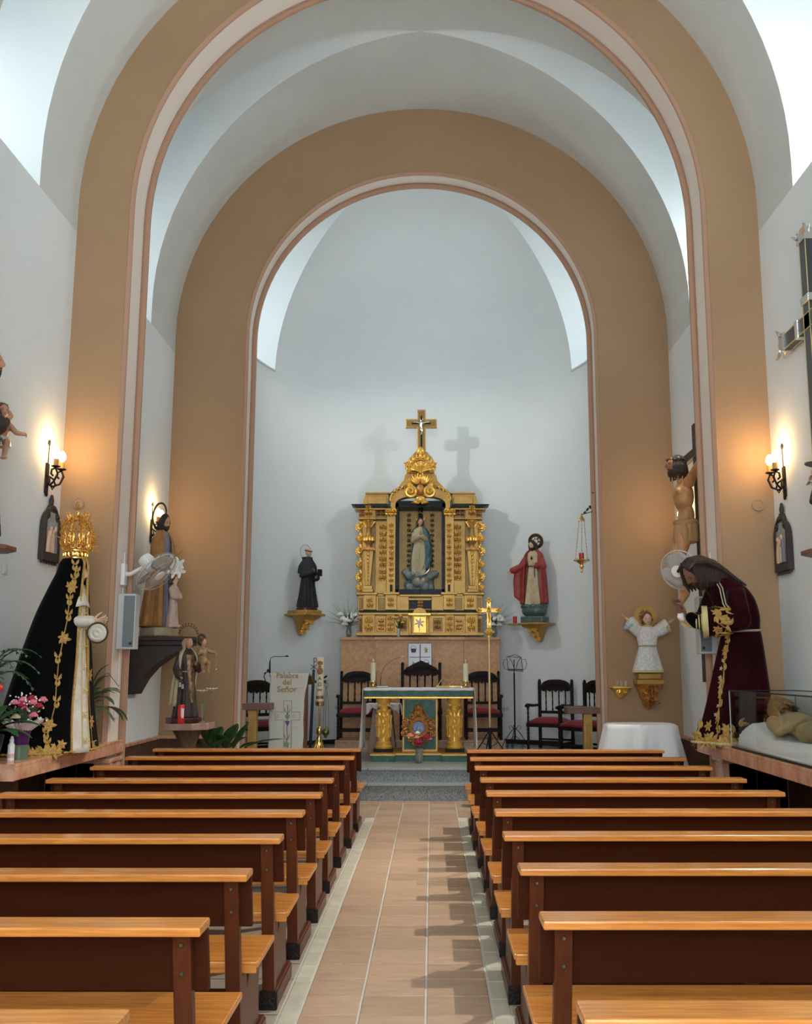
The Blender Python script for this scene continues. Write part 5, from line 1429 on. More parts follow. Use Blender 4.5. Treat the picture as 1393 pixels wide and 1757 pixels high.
A = [(xx(350), 0, zz(1080)), (xx(445), 0, zz(1085)), (xx(453), -.05, zz(1178)), (xx(355), -.05, zz(1172))]
g.tube(A, .007, 6, closed=True)
for (a, b) in (((352, 1165), (452, 1168)),): g.tube([(xx(a[0]), -.06, zz(a[1])), (xx(b[0]), -.06, zz(b[1]))], .008, 6)
for s in (-1, 1):
    g.tube([(xx(403 + s * 5), -.03, zz(1160)), (xx(403 + s * 18), -.02, zz(1120)), (xx(403 + s * 36), 0, zz(1090))], .005, 5)
    g.tube([(xx(403 + s * 50), 0, zz(1100)), (xx(403 + s * 72), 0, zz(1098)), (xx(403 + s * 78), 0, zz(1130)), (xx(403 + s * 70), 0, zz(1160)), (xx(403 + s * 50), 0, zz(1168))], .004, 5)
g.tube([(xx(360), 0, zz(1080)), (xx(403), 0, zz(1068)), (xx(440), 0, zz(1080))], .004, 5)
g.tube([(0, 0, zz(1190)), (0, -.01, zz(1100))], .008, 6)
obj('desk', g, IRON, t)
def leg_(a, m=1.):
    g = G(); M_ = R(a, 'Z'); g.M = M_
    u = lambda d: d / 3.904 / 111
    g.tube([(0, 0, u(150)), (u(30), 0, u(120)), (u(70), 0, u(60)), (u(85), 0, u(25)), (u(70), 0, u(2)), (u(50), 0, u(15)), (u(55), 0, u(34)), (u(66), 0, u(26))], .006, 5)
    g.tube([(0, 0, u(100)), (u(35), 0, u(70)), (u(50), 0, u(35)), (u(40), 0, u(20))], .005, 5)
    g.tube([(u(5), 0, u(140)), (u(28), 0, u(165)), (u(40), 0, u(150)), (u(28), 0, u(138))], .005, 5)
    g.M = None; return g
for a in (0, pi, pi / 2 + .2): obj('leg', leg_(a), IRON, t)
# sockets on the apse wall
def wall_plate(name, label, cat, px, py, w, h, m, grp=None, n=1):
    Y = 15.0
    for _ in range(30):
        p = at(px, py, Y); Y += (apse_y(p.x - X0) - Y) * .7
    p = at(px, py, Y); nx, ny = apse_n(p.x); L = sqrt(nx * nx + ny * ny); ang = atan2(nx / L, -ny / L)
    t = thing(name, label, cat, (p.x + nx / L * .003, p.y + ny / L * .003, p.z), ang, grp)
    g = G(); g.box(-w / 2, w / 2, -.012, 0, -h / 2, h / 2); obj('plate', g, m, t, bevel=.003)
    for k in range(n):
        g = G(); x = -w / 2 + w * (k + .5) / n; g.box(x - h * .3, x + h * .3, -.016, -.01, -h * .3, h * .3); obj('socket', g, GREYPL, t)
    return t
wall_plate('wall_socket', 'double grey socket low on the wall left of the altar', 'socket', 580, 1213.5, .13, .07, WHITEPL, 'double wall sockets', 2)
wall_plate('wall_socket', 'double grey socket low on the wall left of the music stand', 'socket', 868, 1216, .13, .07, WHITEPL, 'double wall sockets', 2)
# ---------------------------------------------------------------- painted figures
def align(p, d, roll=0.):
    """matrix that puts local +z along d at p"""
    d = Vector(d).normalized(); q = d.to_track_quat('Z', 'Y')
    return T(*p) @ q.to_matrix().to_4x4() @ R(roll, 'Z')
ROBE = [(0, 0, 0, .185, .15, 1.), (0, 0, .12, .165, .135, 1.), (0, 0, .3, .14, .115, .85), (0, 0, .47, .125, .098, .55), (0, 0, .585, .108, .085, .3), (0, 0, .68, .122, .088, .2), (0, 0, .765, .135, .082, .12), (0, 0, .815, .115, .07, .05), (0, 0, .85, .055, .052, 0), (0, .0, .87, .045, .045, 0)]
def robe_mesh(H, keys=ROBE, folds=.09, k=8, seed=0., arms=(), wide=1.):
    g = G(); kk = [tuple(c * H if i < 5 else c for i, c in enumerate(q)) for q in keys]
    loft(g, kk, folds * 1.75, k, seed, nu=72)
    for A in arms:          # shoulder, elbow, wrist
        s_, e_, w_ = [Vector(p) * H for p in A[:3]]
        r0, r1, r2 = [x * H * wide for x in (A[3] if len(A) > 3 else (.05, .05, .062))]
        w2 = e_.lerp(w_, .88)
        limb(g, [s_, e_, w2], [r0, r1, r2], 12)
    return g
def put_hand(t, H, A, side, curl=.5, roll=0., m=None, L=.105, spread=.12, name='hand', thumb=.7):
    e_, w_ = Vector(A[1]) * H, Vector(A[2]) * H
    g = G(); p = e_.lerp(w_, .90); hand(g, align(p, w_ - e_, roll), L * H, curl, side, spread, thumb)
    g.tube([e_.lerp(w_, .7), e_.lerp(w_, .97)], [.022 * H, .018 * H], 8)
    return obj(name, g, m or SKIN, t, smooth=True)
def console(t, w, d, h, mtop=OCHRE, mcar=GOLD, tiers=True):
    """wall console; back at y=+d/2.., top at z=0, front -y"""
    g = G(); g.prism([(-w / 2, d / 2), (w / 2, d / 2), (w / 2, -d * .2), (w * .3, -d / 2), (-w * .3, -d / 2), (-w / 2, -d * .2)], -.03, 0, 'z'); obj('shelf', g, mtop, t, bevel=.006)
    g = G(); keys = [(0, d * .40, -h, w * .03, d * .06, 0), (0, d * .36, -h * .85, w * .10, d * .13, 0), (0, d * .28, -h * .6, w * .17, d * .22, 0), (0, d * .18, -h * .35, w * .25, d * .32, 0), (0, .02, -.07, w * .36, d * .42, 0), (0, 0, -.03, w * .42, d * .46, 0)]
    loft(g, keys, 0, nu=24, nv=14); b = obj('bracket', g, mtop, t, smooth=True)
    g = G()
    for i, (z, y, s_) in enumerate(((-h * .3, -d * .14, .16), (-h * .55, .06 * d, .13), (-h * .8, .22 * d, .09))):
        for sd in (-1, 1):
            scroll(g, (sd * w * s_ * .55, z), w * s_ * .42, 1.3, w * .03, d=sd, a0=pi / 2, y=y, lift=.03, n=16)
            acanthus(g, (sd * w * .02, z - .01), -pi / 2 - sd * -.5, w * s_ * 1.1, w * .05, y, .02, sd * .5)
        g.ell((0, y - .01, z), (w * .05, .025, w * .06), 8, 5)
    tag(obj('bracket_carving', g, mcar, b, smooth=True), kind='stuff')
    return b
def halo_ring(t, p, r, w, m, M=None, rays=0, plate=False):
    g = G(); g.M = T(*p) @ (M or Matrix())
    if plate:
        n = 30
        for ri, ro, y in ((r * .62, r, 0.),):
            vs = []; 
            for k in range(n): a = 2 * pi * k / n; vs += [(ri * cos(a), -.003, ri * sin(a)), (ro * cos(a), -.003, ro * sin(a)), (ro * cos(a), .003, ro * sin(a)), (ri * cos(a), .003, ri * sin(a))]
            fs = []
            for k in range(n):
                l = (k + 1) % n
                for j in range(4): fs.append((k * 4 + j, k * 4 + (j + 1) % 4, l * 4 + (j + 1) % 4, l * 4 + j))
            g.add(vs, fs)
        for k in range(6): a = pi * k / 3 + .5; g.tube([(r * .3 * cos(a), 0, r * .3 * sin(a)), (r * .7 * cos(a), 0, r * .7 * sin(a))], r * .11, 6, .3)
        g.tube([(r * .32 * cos(a), 0, r * .32 * sin(a)) for a in [2 * pi * k / 20 for k in range(20)]], r * .05, 6, closed=True)
    g.tube([(r * cos(a), 0, r * sin(a)) for a in [2 * pi * k / 36 for k in range(36)]], w, 6, closed=True)
    for k in range(rays):
        a = 2 * pi * k / rays; L = r * (1.16 + .1 * (k % 2)); g.tube([(r * cos(a), 0, r * sin(a)), (L * cos(a), 0, L * sin(a))], [w * 1.1, w * .5], 5); g.ell((L * cos(a), 0, L * sin(a)), w * 1.5, 6, 4)
    return obj('halo', g, m, t, smooth=True)
def on_wall(px, py, out=.0):
    """point on the apse wall seen at a pixel, moved inwards by out, and the facing angle"""
    Y = 15.5
    for _ in range(60):
        p = at(px, py, Y); Y += (apse_y(p.x - X0) - Y) * .5
    p = at(px, py, Y); nx, ny = apse_n(p.x); L = sqrt(nx * nx + ny * ny); n = Vector((nx / L, ny / L, 0))
    return p + n * out, atan2(n.x, -n.y), n

# --- friar on the left console
q, ang, n_ = on_wall(498, 1062, .0)
cz = at(514, 1052.5, 15.6).z
b0 = on_wall(506, 1060, .26)[0]; b0 = Vector((b0.x, b0.y, cz))
an = radians(42)
t = thing('wall_console', 'gilded carved console under the black-robed friar figure, left apse wall', 'wall shelf', b0, an)
console(t, .62, .46, .34)
g = G(); g.prism([(-.24, .2), (.24, .2), (.24, -.08), (.14, -.2), (-.14, -.2), (-.24, -.08)], 0, .055, 'z'); obj('upper_tier', g, OCHRE, t, bevel=.01)
t = thing('friar_statue', 'small statue of a friar in black habit with ring halo on the left console', 'statue', (b0.x, b0.y, b0.z + .056), radians(48))
H = .93
g = G(); g.lathe([(.185, 0), (.185, .03), (.165, .05), (.165, .055)], 24, sy=.85); obj('base', g, mat('dark_red_base', (.05, .012, .01), .35), t, smooth=True)
A1 = ((-.125, 0, .755), (-.165, -.04, .60), (-.03, -.15, .665)); A2 = ((.125, 0, .755), (.17, -.04, .57), (.06, -.17, .565))
keys = [(a, b, c + .055, d, e, f_) for a, b, c, d, e, f_ in ROBE]
obj('habit', robe_mesh(H, keys, .11, 9, 1.2, (A1, A2)), HABIT, t, remesh=.010, sm=2)
g = G(); loft(g, [(0, .0, .60, .17, .13, 1), (0, 0, .66, .17, .13, .7), (0, 0, .74, .155, .11, .3), (0, .0, .81, .10, .085, .1), (0, .01, .84, .085, .085, .6), (0, .015, .865, .09, .085, .8), (0, .0, .87, .05, .05, 0)], .06, 7, 2, nu=40, nv=20); obj('hooded_cape', g, HABIT, t, smooth=True, ang=180)
put_hand(t, H, A1, 1, .7, 2.6); put_hand(t, H, A2, -1, .6, -2.4)
head(t, (0, -.01, .945), .135, 0, .1, 0, SKIN_P, HAIR_B, 'tonsure')
g = G(); g.box(.03, .11, -.235, -.205, .55, .66); obj('book', g, WOOD_B, t, bevel=.004)
halo_ring(t, (0, .06, .96), .115, .003, BRONZE)

# --- figure with open arm and red mantle on the right console
b0 = on_wall(935, 1068, .24)[0]; b0 = Vector((b0.x, b0.y, at(927, 1068, 15.7).z)); an = radians(-40)
t = thing('wall_console', 'gilded carved console under the red-mantled figure, right apse wall', 'wall shelf', b0, an)
console(t, .58, .42, .30)
g = G(); g.box(-.46, -.2, -.12, .1, -.028, 0); obj('side_shelf', g, OCHRE, t, bevel=.006)
vt = Matrix.Rotation(an, 4, 'Z') @ Vector((-.39, 0, 0))
t = thing('votive_candle', 'small red votive candle at the end of the right console', 'candle', (b0.x + vt.x, b0.y + vt.y, b0.z))
g = G(); g.lathe([(.032, 0), (.034, .115), (.03, .12)], 16); obj('wax_body', g, REDWAX, t, smooth=True)
g = G(); g.lathe([(.036, 0), (.036, .012)], 16); obj('foot', g, BLACKPL, t)
t = thing('sacred_heart_statue', 'statue in cream robe and red mantle with one arm held out, on the right console', 'statue', b0, radians(-28)); H = 1.06
g = G(); g.box(-.19, .19, -.15, .16, 0, .105); ob = obj('plinth', g, CLOUD_G, t, bevel=.015)
g = G(); g.ell((0, 0, .20), (.215, .17, .13), 20, 12)
for k in range(9): a = 2 * pi * k / 9; g.ell((.17 * cos(a), .13 * sin(a), .27), (.07, .06, .04), 8, 6)
obj('globe', g, CLOUD_G, t, smooth=True, remesh=.012)
z0 = .29 / H; keys = [(a, b, c + z0, d * .82, e * .82, f_) for a, b, c, d, e, f_ in ROBE]
A1 = ((-.105, 0, .745 + z0), (-.19, -.05, .60 + z0), (-.32, -.17, .52 + z0)); A2 = ((.105, 0, .745 + z0), (.17, -.03, .59 + z0), (.085, -.15, .60 + z0))
obj('robe', robe_mesh(H, keys, .12, 8, .4, ()), CREAMROBE, t, remesh=.010, sm=2)
def mantle(t, H, th0, th1, keys, m, folds=.06, k=9, sleeves=(), sr=(.055, .055, .05), name='mantle', ext=None):
    """cloak open at the front: solid folded sheet round the back, with sleeves as its sub-part"""
    fn = loftfn([tuple(c * H if i < 5 else c for i, c in enumerate(q)) for q in keys], folds * 1.5, k, 1.)
    a0, a1 = th0 / (2 * pi), th1 / (2 * pi); g = G()
    g.grid(lambda u, v: fn(a0 + (a1 - a0) * u, v), 52, 28)
    o = obj(name, g, m, t, smooth=True, solid=.016 * H, ang=180)
    g = G()
    for A in sleeves:
        s_, e_, w_ = [Vector(p) * H for p in A[:3]]; limb(g, [s_, e_, e_.lerp(w_, .82)], [r_ * H for r_ in sr], 12)
    if ext: ext(g)
    if g.v: obj('sleeve', g, m, o, smooth=True, remesh=.010 * max(1, H), sm=2)
    return o
mk = [(0, .0, .02 + z0, .205, .17, 1), (0, 0, .2 + z0, .20, .16, .9), (0, 0, .42 + z0, .19, .145, .7), (0, 0, .62 + z0, .17, .12, .4), (0, 0, .76 + z0, .15, .095, .2), (0, 0, .83 + z0, .10, .075, .1), (0, .01, .86 + z0, .06, .06, 0)]
def ext_(g):
    g.tube([Vector(A1[1]) * H, Vector((-.235, -.07, .52 + z0)) * H, Vector((-.245, -.07, .35 + z0)) * H, Vector((-.24, -.06, .15 + z0)) * H, Vector((-.19, -.05, .07 + z0)) * H], [.05, .07, .075, .075, .03], 12, .45)
mantle(t, H, radians(-45), radians(225), mk, REDMANT, .10, 9, (A1, A2), ext=ext_)
g = G(); g.tube([(.098 * H * cos(a), .082 * H * sin(a), (.60 + z0) * H) for a in [2 * pi * k / 24 for k in range(24)]], .009, 6, closed=True); g.tube([(.05, -.095, (.60 + z0) * H), (.055, -.11, (.5 + z0) * H), (.06, -.11, (.42 + z0) * H)], .008, 6); obj('belt', g, BRONZE, t, smooth=True)
g = G(); g.M = T(0, -.093, (.72 + z0) * H); g.ell((.008, 0, 0), (.012, .008, .016), 8, 6); g.ell((-.008, 0, 0), (.012, .008, .016), 8, 6); g.ell((0, 0, -.014), (.012, .008, .016), 8, 6); g.tube([(0, 0, .01), (0, -.004, .04)], [.008, .003], 5); obj('heart_emblem', g, WOOD_B, t, smooth=True)
put_hand(t, H, A1, -1, .25, 1.9, SKIN_P); put_hand(t, H, A2, -1, .6, -2.2, SKIN_P)
head(t, (-.005, -.03, (.925 + z0) * H), .15, radians(-14), .32, radians(-6), SKIN_P, HAIR, 'long', True)
halo_ring(t, (.02, .06, (1.0 + z0) * H), .12, .012, BRONZE, R(radians(-18), 'Y') @ R(.25, 'X'), plate=True)

# --- figure in the niche with crescent moon
nx, nz = rq(640, 1345); Hh = .98
t = thing('niche_statue', 'statue in pale robe and blue-green mantle over clouds and a crescent moon, in the niche', 'statue', (nx, RY + .14, rq(0, 1358)[1] + .004), radians(4))
g = G(); rnd = random.Random(9)
g.lathe([(.10, 0), (.13, .03), (.12, .1)], 14)
for k in range(26):
    a = rnd.uniform(0, 6.28); zz = rnd.uniform(.08, .34); rr = .10 + .10 * sin(pi * zz / .42); g.ell((rr * cos(a) * 1.15, rr * sin(a) * .6, zz), (rnd.uniform(.05, .085),) * 3, 8, 6)
g.ell((0, 0, .2), (.15, .1, .15), 10, 8); g.ell((-.24, 0, .38), (.08, .05, .06), 8, 6); g.ell((.24, 0, .36), (.09, .05, .06), 8, 6); g.ell((-.17, 0, .33), (.09, .06, .08), 8, 6); g.ell((.17, 0, .32), (.08, .06, .07), 8, 6)
obj('cloud', g, CLOUD, t, remesh=.012, sm=2)
for sx in (-.04, .05):
    g = G(); headmesh(g, T(sx, -.155, .23) @ S(.085)); obj('cherub_head', g, SKIN_P, t, smooth=True)
g = G(); g.tube([(.155 * cos(a), -.13, .475 + .155 * sin(a)) for a in [radians(198 + 8.2 * k) for k in range(22)]], [.004 + .017 * sin(pi * k / 21) for k in range(22)], 8, .6); obj('crescent_moon', g, SILVER, t, smooth=True)
H = 1.0; z0 = .33
keys = [(-.02, 0, 0 + z0, .12, .09, 1), (-.02, 0, .12 + z0, .125, .095, 1), (-.015, 0, .3 + z0, .125, .10, .9), (0, 0, .47 + z0, .12, .09, .6), (0, 0, .58 + z0, .10, .08, .3), (0, 0, .67 + z0, .115, .085, .2), (0, 0, .745 + z0, .125, .08, .1), (0, 0, .79 + z0, .1, .065, 0), (0, 0, .83 + z0, .045, .045, 0)]
A1 = ((-.10, 0, .71 + z0, ), (-.125, -.05, .58 + z0), (-.015, -.14, .66 + z0), (.045, .042, .045)); A2 = ((.10, 0, .71 + z0), (.125, -.05, .58 + z0), (.015, -.14, .66 + z0), (.045, .042, .045))
obj('robe', robe_mesh(H, keys, .13, 7, .8, (A1, A2)), PALEROBE, t, remesh=.010, sm=2)
g = G(); mk = [(0.0, .02, .1 + z0, .13, .12, 1), (.03, .01, .25 + z0, .16, .12, 1), (.03, 0, .45 + z0, .155, .115, .7), (.02, 0, .62 + z0, .15, .105, .4), (.0, 0, .74 + z0, .14, .09, .2), (0, 0, .81 + z0, .09, .07, .1), (0, .01, .84 + z0, .05, .05, 0)]
mantle(t, H, radians(-70), radians(190), mk, BLUEMANT, .13, 8)
g.tube([(-.13, .02, .22 + z0), (-.17, .03, .05 + z0), (-.19, .04, -.08 + z0), (-.13, .03, -.15 + z0)], [.04, .06, .05, .03], 10, .6)
g.tube([(.12, -.06, .62 + z0), (.15, -.09, .45 + z0), (.14, -.08, .28 + z0)], [.035, .05, .03], 10, .6)
obj('mantle_end', g, BLUEMANT, t, remesh=.011, sm=2)
g = G(); hand(g, align((-.014, -.155, .675 + z0), (.02, -.25, .9), 1.4), .11, .12, 1); hand(g, align((.014, -.155, .675 + z0), (-.02, -.25, .9), -1.4), .11, .12, -1); obj('joined_hands', g, SKIN_P, t, smooth=True)
head(t, (.0, -.03, .905 + z0), .135, .1, .18, .08, SKIN_P, HAIR_B, 'long')
g = G(); g.tube([(.075 * cos(a), .0, 1.0 + z0 + .075 * sin(a)) for a in [2 * pi * k / 28 for k in range(28)]], .005, 6, closed=True)
for k in range(12): a = 2 * pi * k / 12; g.ell((.1 * cos(a), 0, 1.0 + z0 + .1 * sin(a)), .01, 6, 4); g.tube([(.075 * cos(a), 0, 1.0 + z0 + .075 * sin(a)), (.1 * cos(a), 0, 1.0 + z0 + .1 * sin(a))], .003, 4)
obj('halo', g, GOLD, t, smooth=True)

# --- standing man with a child, on the dark bracket (left wall)
JY = 11.5; JX = max(at(272, 1085, JY).x, X0 - HW + .27)
zb = at(280, 1093, JY).z
t = thing('wall_bracket', 'dark curved wooden bracket carrying the man-and-child statue on the left wall', 'wall shelf', (X0 - HW, JY, zb))
bxr = at(340, 1100, JY).x - (X0 - HW)
g = G(); g.box(0.002, bxr, -.24, .24, -.045, 0); g.box(0.002, bxr - .06, -.2, .2, -.10, -.045); obj('shelf', g, WOOD_G, t, bevel=.008)
pr = [(.002, -.10), (bxr - .08, -.10), (bxr - .12, -.15), (bxr * .62, -.22), (bxr * .38, -.34), (bxr * .22, -.48), (.10, -.60), (.07, -.66), (.002, -.66)]
g = G(); g.prism(pr, -.16, .16, 'y'); obj('bracket', g, WOOD_G, t, bevel=.008)
t = thing('man_with_child_statue', 'painted statue of a bearded man in ochre mantle beside a child, on the dark bracket', 'statue', (JX, JY, zb + .002), radians(66)); H = 1.36; t.scale = (.76, .76, 1)
g = G(); g.prism([(-.24, .17), (.24, .17), (.26, -.14), (.16, -.26), (-.16, -.26), (-.26, -.14)], 0, .105, 'z'); obj('base', g, STONEB, t, bevel=.02)
z0 = .10 / H; keys = [(a, b, c + z0, d * .85, e * .85, f_) for a, b, c, d, e, f_ in ROBE]
A1 = ((-.11, 0, .75 + z0), (-.15, -.04, .60 + z0), (-.03, -.13, .60 + z0)); A2 = ((.11, 0, .75 + z0), (.15, -.04, .60 + z0), (.10, -.13, .56 + z0))
obj('robe', robe_mesh(H, keys, .12, 8, .4, (A1, A2)), BLUEROBE, t, remesh=.013, sm=2)
g = G(); mk = [(0, .03, .01 + z0, .21, .18, 1), (0, .02, .15 + z0, .19, .16, 1), (0, .01, .4 + z0, .165, .13, .8), (0, .0, .6 + z0, .15, .11, .5), (0, 0, .74 + z0, .145, .095, .2), (0, 0, .81 + z0, .10, .075, .1), (0, .01, .85 + z0, .055, .055, 0)]
mantle(t, H, radians(-62), radians(242), mk, OCHREMANT, .12, 8, (((-.11, 0, .75 + z0), (-.155, -.03, .62 + z0), (-.10, -.10, .6 + z0)), ((.11, 0, .75 + z0), (.155, -.03, .62 + z0), (.12, -.12, .58 + z0))))
put_hand(t, H, A1, 1, .6, 2.4, SKIN); put_hand(t, H, A2, -1, .7, -2.0, SKIN)
head(t, (0, -.03, (.93 + z0) * H), .185, 0, .35, 0, SKIN, HAIR, 'long', True)
halo_ring(t, (.0, .08, (.99 + z0) * H), .155, .014, BRONZE, R(.2, 'X'))
g = G(); h2 = .60; ck = [(0.06, -.21, z * h2 + .105, rx * h2 * 1.0, ry * h2 * 1.0, fa) for _, _, z, rx, ry, fa in ROBE]
loft(g, ck, .12, 7, 3)
for sx in (-1, 1): limb(g, [(.06 + sx * .075, -.21, .55), (.06 + sx * .09, -.26, .47), (.06 + sx * .02, -.32, .47)], [.036, .035, .04], 10)
ch = obj('child_robe', g, PINKROBE, t, remesh=.012, sm=2)
for sx in (-1, 1): g = G(); hand(g, align((.06 + sx * .02, -.325, .48), (-sx * .2, -.5, .7), 0), .06, .3, -sx); obj('child_hand', g, SKIN_P, t, smooth=True)
for sx in (-1, 1): g = G(); g.ell((.06 + sx * .05, -.27, .125), (.025, .06, .02), 8, 6); obj('child_foot', g, SKIN_P, t, smooth=True)
hd, _ = head(t, (.06, -.22, .655), .125, 0, -.1, 0, SKIN_P, HAIR_B, 'curly')
# lily branch held in front
t = thing('lily_branch', 'branch of white lilies held by the man-and-child statue', 'flowers', (0, 0, 0))
c = at(300, 973, JY - .1); base = at(292, 1000, JY - .1)
g = G(); g.tube([tuple(base), tuple((base + c) / 2), tuple(c)], .006, 6); g.tube([tuple(c), tuple(c + Vector((-.05, 0, .1)))], [.008, .004], 5); obj('stem', g, STEM, t)
for k, (dx, dz) in enumerate(((-.03, .06), (.05, .03), (.0, -.05), (.06, -.05))):
    g = G()
    for j in range(5):
        a = 2 * pi * j / 5 + k; g.M = T(c.x + dx, JY - .12, c.z + dz) @ R(a, 'Y') @ R(.5, 'X'); g.ell((0, 0, .05), (.022, .009, .055), 8, 5)
    g.M = None; obj('lily', g, PETAL_W, t, smooth=True)

# --- woman in brown habit holding a child, on the marble pedestal
CY_ = 10.75; pz = at(320, 1240, CY_).z; cxp = (at(280, 1240, CY_).x + at(362, 1240, CY_).x) / 2 + .02
t = thing('marble_pedestal', 'veined marble pedestal table under the brown-robed figure with child', 'pedestal', (cxp - .01, CY_, 0))
g = G(); g.prism([(-.22, .2), (.25, .2), (.25, -.1), (.1, -.23), (-.2, -.23)], pz - .07, pz, 'z'); obj('top_slab', g, mat('mauve_marble', (.38, .24, .19), .3, col2=(.30, .17, .13), vscale=10), t, bevel=.006)
g = G(); g.lathe([(.17, 0), (.17, .05), (.10, .1), (.085, .3), (.11, pz - .3), (.09, pz - .24), (.13, pz - .13), (.17, pz - .07)], 20); obj('column', g, MARBLE_D, t, smooth=True)
t = thing('woman_with_child_statue', 'painted statue in brown habit and beige cape holding a child, on the marble pedestal', 'statue', (at(318, 1235, CY_).x, CY_ - .02, pz + .002), radians(38)); H = .86; t.scale = (.86, .86, 1)
g = G(); g.prism([(-.2, .14), (.2, .14), (.22, -.1), (.1, -.19), (-.1, -.19), (-.22, -.1)], 0, .055, 'z'); obj('base', g, MATS['dark_red_base'], t, bevel=.012)
z0 = .055 / H; keys = [(a, b, c_ + z0, d, e, f_) for a, b, c_, d, e, f_ in ROBE]
A1 = ((-.12, 0, .75 + z0), (-.18, -.02, .60 + z0), (-.17, -.13, .52 + z0)); A2 = ((.12, 0, .75 + z0), (.17, -.04, .60 + z0), (.08, -.17, .65 + z0))
obj('habit', robe_mesh(H, keys, .13, 9, 2., (A1, A2)), BROWNHAB, t, remesh=.010, sm=2)
g = G(); mk = [(-.03, .05, .14 + z0, .18, .14, 1), (-.02, .04, .4 + z0, .17, .13, .8), (0, .02, .6 + z0, .165, .12, .5), (0, 0, .74 + z0, .155, .10, .2), (0, 0, .81 + z0, .11, .08, .1), (0, .01, .86 + z0, .06, .06, 0), (0, .02, .93 + z0, .075, .08, 0), (0, .01, .985 + z0, .04, .045, 0)]
mantle(t, H, radians(-42), radians(222), mk, CAPE, .10, 7, name='cape')
g = G(); g.grid(lambda u, v: ((-.055 + .12 * u) * H + .05 * v * (1 - u), -(.098 + .045 * v + .02 * sin(pi * u)) * H - .01, (.78 + z0 - .60 * v) * H), 8, 16); g.grid(lambda u, v: ((-.055 + .12 * u) * H + .05 * v * (1 - u), -(.088 + .045 * v + .02 * sin(pi * u)) * H, (.78 + z0 - .60 * v) * H), 8, 16)
obj('scapular', g, mat('brocade_brown_gold', (.30, .17, .06), .4, col2=(.07, .03, .02), vscale=26, metal=.3), t, smooth=True, ang=180)
g = G(); g.tube([(.10 * H * cos(a), .085 * H * sin(a), (.57 + z0) * H) for a in [2 * pi * k / 20 for k in range(20)]], .008, 6, closed=True); obj('cord_belt', g, CAPE, t, smooth=True)
put_hand(t, H, A1, 1, .5, 2.4, SKIN); put_hand(t, H, A2, -1, .5, -2.2, SKIN)
for k, (dx, dz) in enumerate(((0, 0), (.035, -.02))):
    g = G(); x, y, z = [c_ * H for c_ in A1[2]]; g.tube([(x, y - .02, z), (x + dx, y - .03, z - .07)], .002, 4); g.box(x + dx - .014, x + dx + .014, y - .035, y - .03, z - .12 + dz, z - .07 + dz); obj('hanging_badge', g, SILVER, t)
head(t, (0, -.03, (.925 + z0) * H), .125, .35, .15, 0, SKIN, None)
g = G(); cx_, cy_, cz_ = .0, .0, (1.0 + z0) * H
g.tube([(.055 * cos(a), .065 * sin(a), cz_) for a in [2 * pi * k / 20 for k in range(20)]], .009, 6, closed=True)
g.tube([(.115 * cos(a), .0, cz_ + .04 + .085 * sin(a)) for a in [pi * k / 16 for k in range(17)]], .004, 5)
for k in range(11): a = pi * k / 10; g.ell((.13 * cos(a), 0, cz_ + .045 + .105 * sin(a)), .010, 6, 4); g.tube([(.115 * cos(a), 0, cz_ + .04 + .085 * sin(a)), (.13 * cos(a), 0, cz_ + .045 + .105 * sin(a))], .003, 4)
obj('crown', g, BRONZE, t, smooth=True)
g = G(); bx0 = (.13, -.20, .70)     # seated child
P_ = lambda x, y, z: (.13 + x, -.17 + y, .66 + z)
g.ell(P_(0, 0, .07), (.055, .05, .085), 12, 8); g.ell(P_(0, -.01, 0), (.065, .06, .045), 12, 8)
for sx in (-1, 1): limb(g, [P_(sx * .03, -.02, -.01), P_(sx * .04, -.09, -.03), P_(sx * .035, -.09, -.10)], [.032, .028, .02], 8)
limb(g, [P_(.04, 0, .12), P_(.09, -.03, .10), P_(.13, -.06, .085)], [.024, .022, .02], 8); limb(g, [P_(-.04, 0, .12), P_(-.07, -.04, .08), P_(-.03, -.08, .08)], [.024, .022, .018], 8)
obj('child_robe', g, mat('gilded_child_robe', (.34, .22, .09), .45, col2=(.2, .1, .05), vscale=30), t, remesh=.009, sm=2)
g = G(); hand(g, align(P_(.135, -.062, .085), (1, -.5, -.1)), .05, .4, 1); obj('child_hand', g, SKIN, t, smooth=True)
for sx in (-1, 1): g = G(); g.ell(P_(sx * .035, -.105, -.115), (.016, .03, .014), 8, 6); obj('child_foot', g, SKIN, t, smooth=True)
head(t, P_(0, -.01, .20), .095, .3, 0, 0, SKIN, HAIR_B, 'curly')
halo_ring(t, P_(0, .06, .23), .062, .007, BRONZE, None, plate=True)
g = G(); g.tube([P_(.15, -.08, .08), P_(.155, -.08, 0), P_(.15, -.08, -.08)], .003, 4); g.ell(P_(.15, -.08, -.09), .01, 6, 4); obj('hanging_beads', g, SILVER, t)
# red candle and bud vase on the pedestal
p = at(311, 1238, CY_ - .18)
t = thing('votive_candle', 'tall red votive candle on the marble pedestal', 'candle', (p.x, CY_ - .20, pz)); g = G(); g.lathe([(.033, 0), (.036, .01), (.036, .19), (.03, .2)], 16); b = obj('wax_body', g, REDWAX, t, smooth=True)
g = G(); g.box(.01, .036, -.033, -.028, .06, .16); obj('paper_label', g, CLOTH, b)
p = at(348, 1237, CY_ - .1)
t = thing('bud_vase', 'slim glass vase with two white flowers on the marble pedestal', 'flower vase', (p.x, CY_ - .12, pz))
g = G(); g.lathe([(.045, 0), (.04, .008), (.01, .025), (.012, .10), (.016, .2)], 14, cap=False); obj('vase', g, GLASS_V, t, smooth=True)
g = G(); g.tube([(0, 0, .03), (0, 0, .2), (-.01, 0, .32)], .004, 5); g.tube([(0, 0, .03), (0.01, 0, .2), (.09, 0, .34)], .004, 5); obj('stems', g, STEM, t)
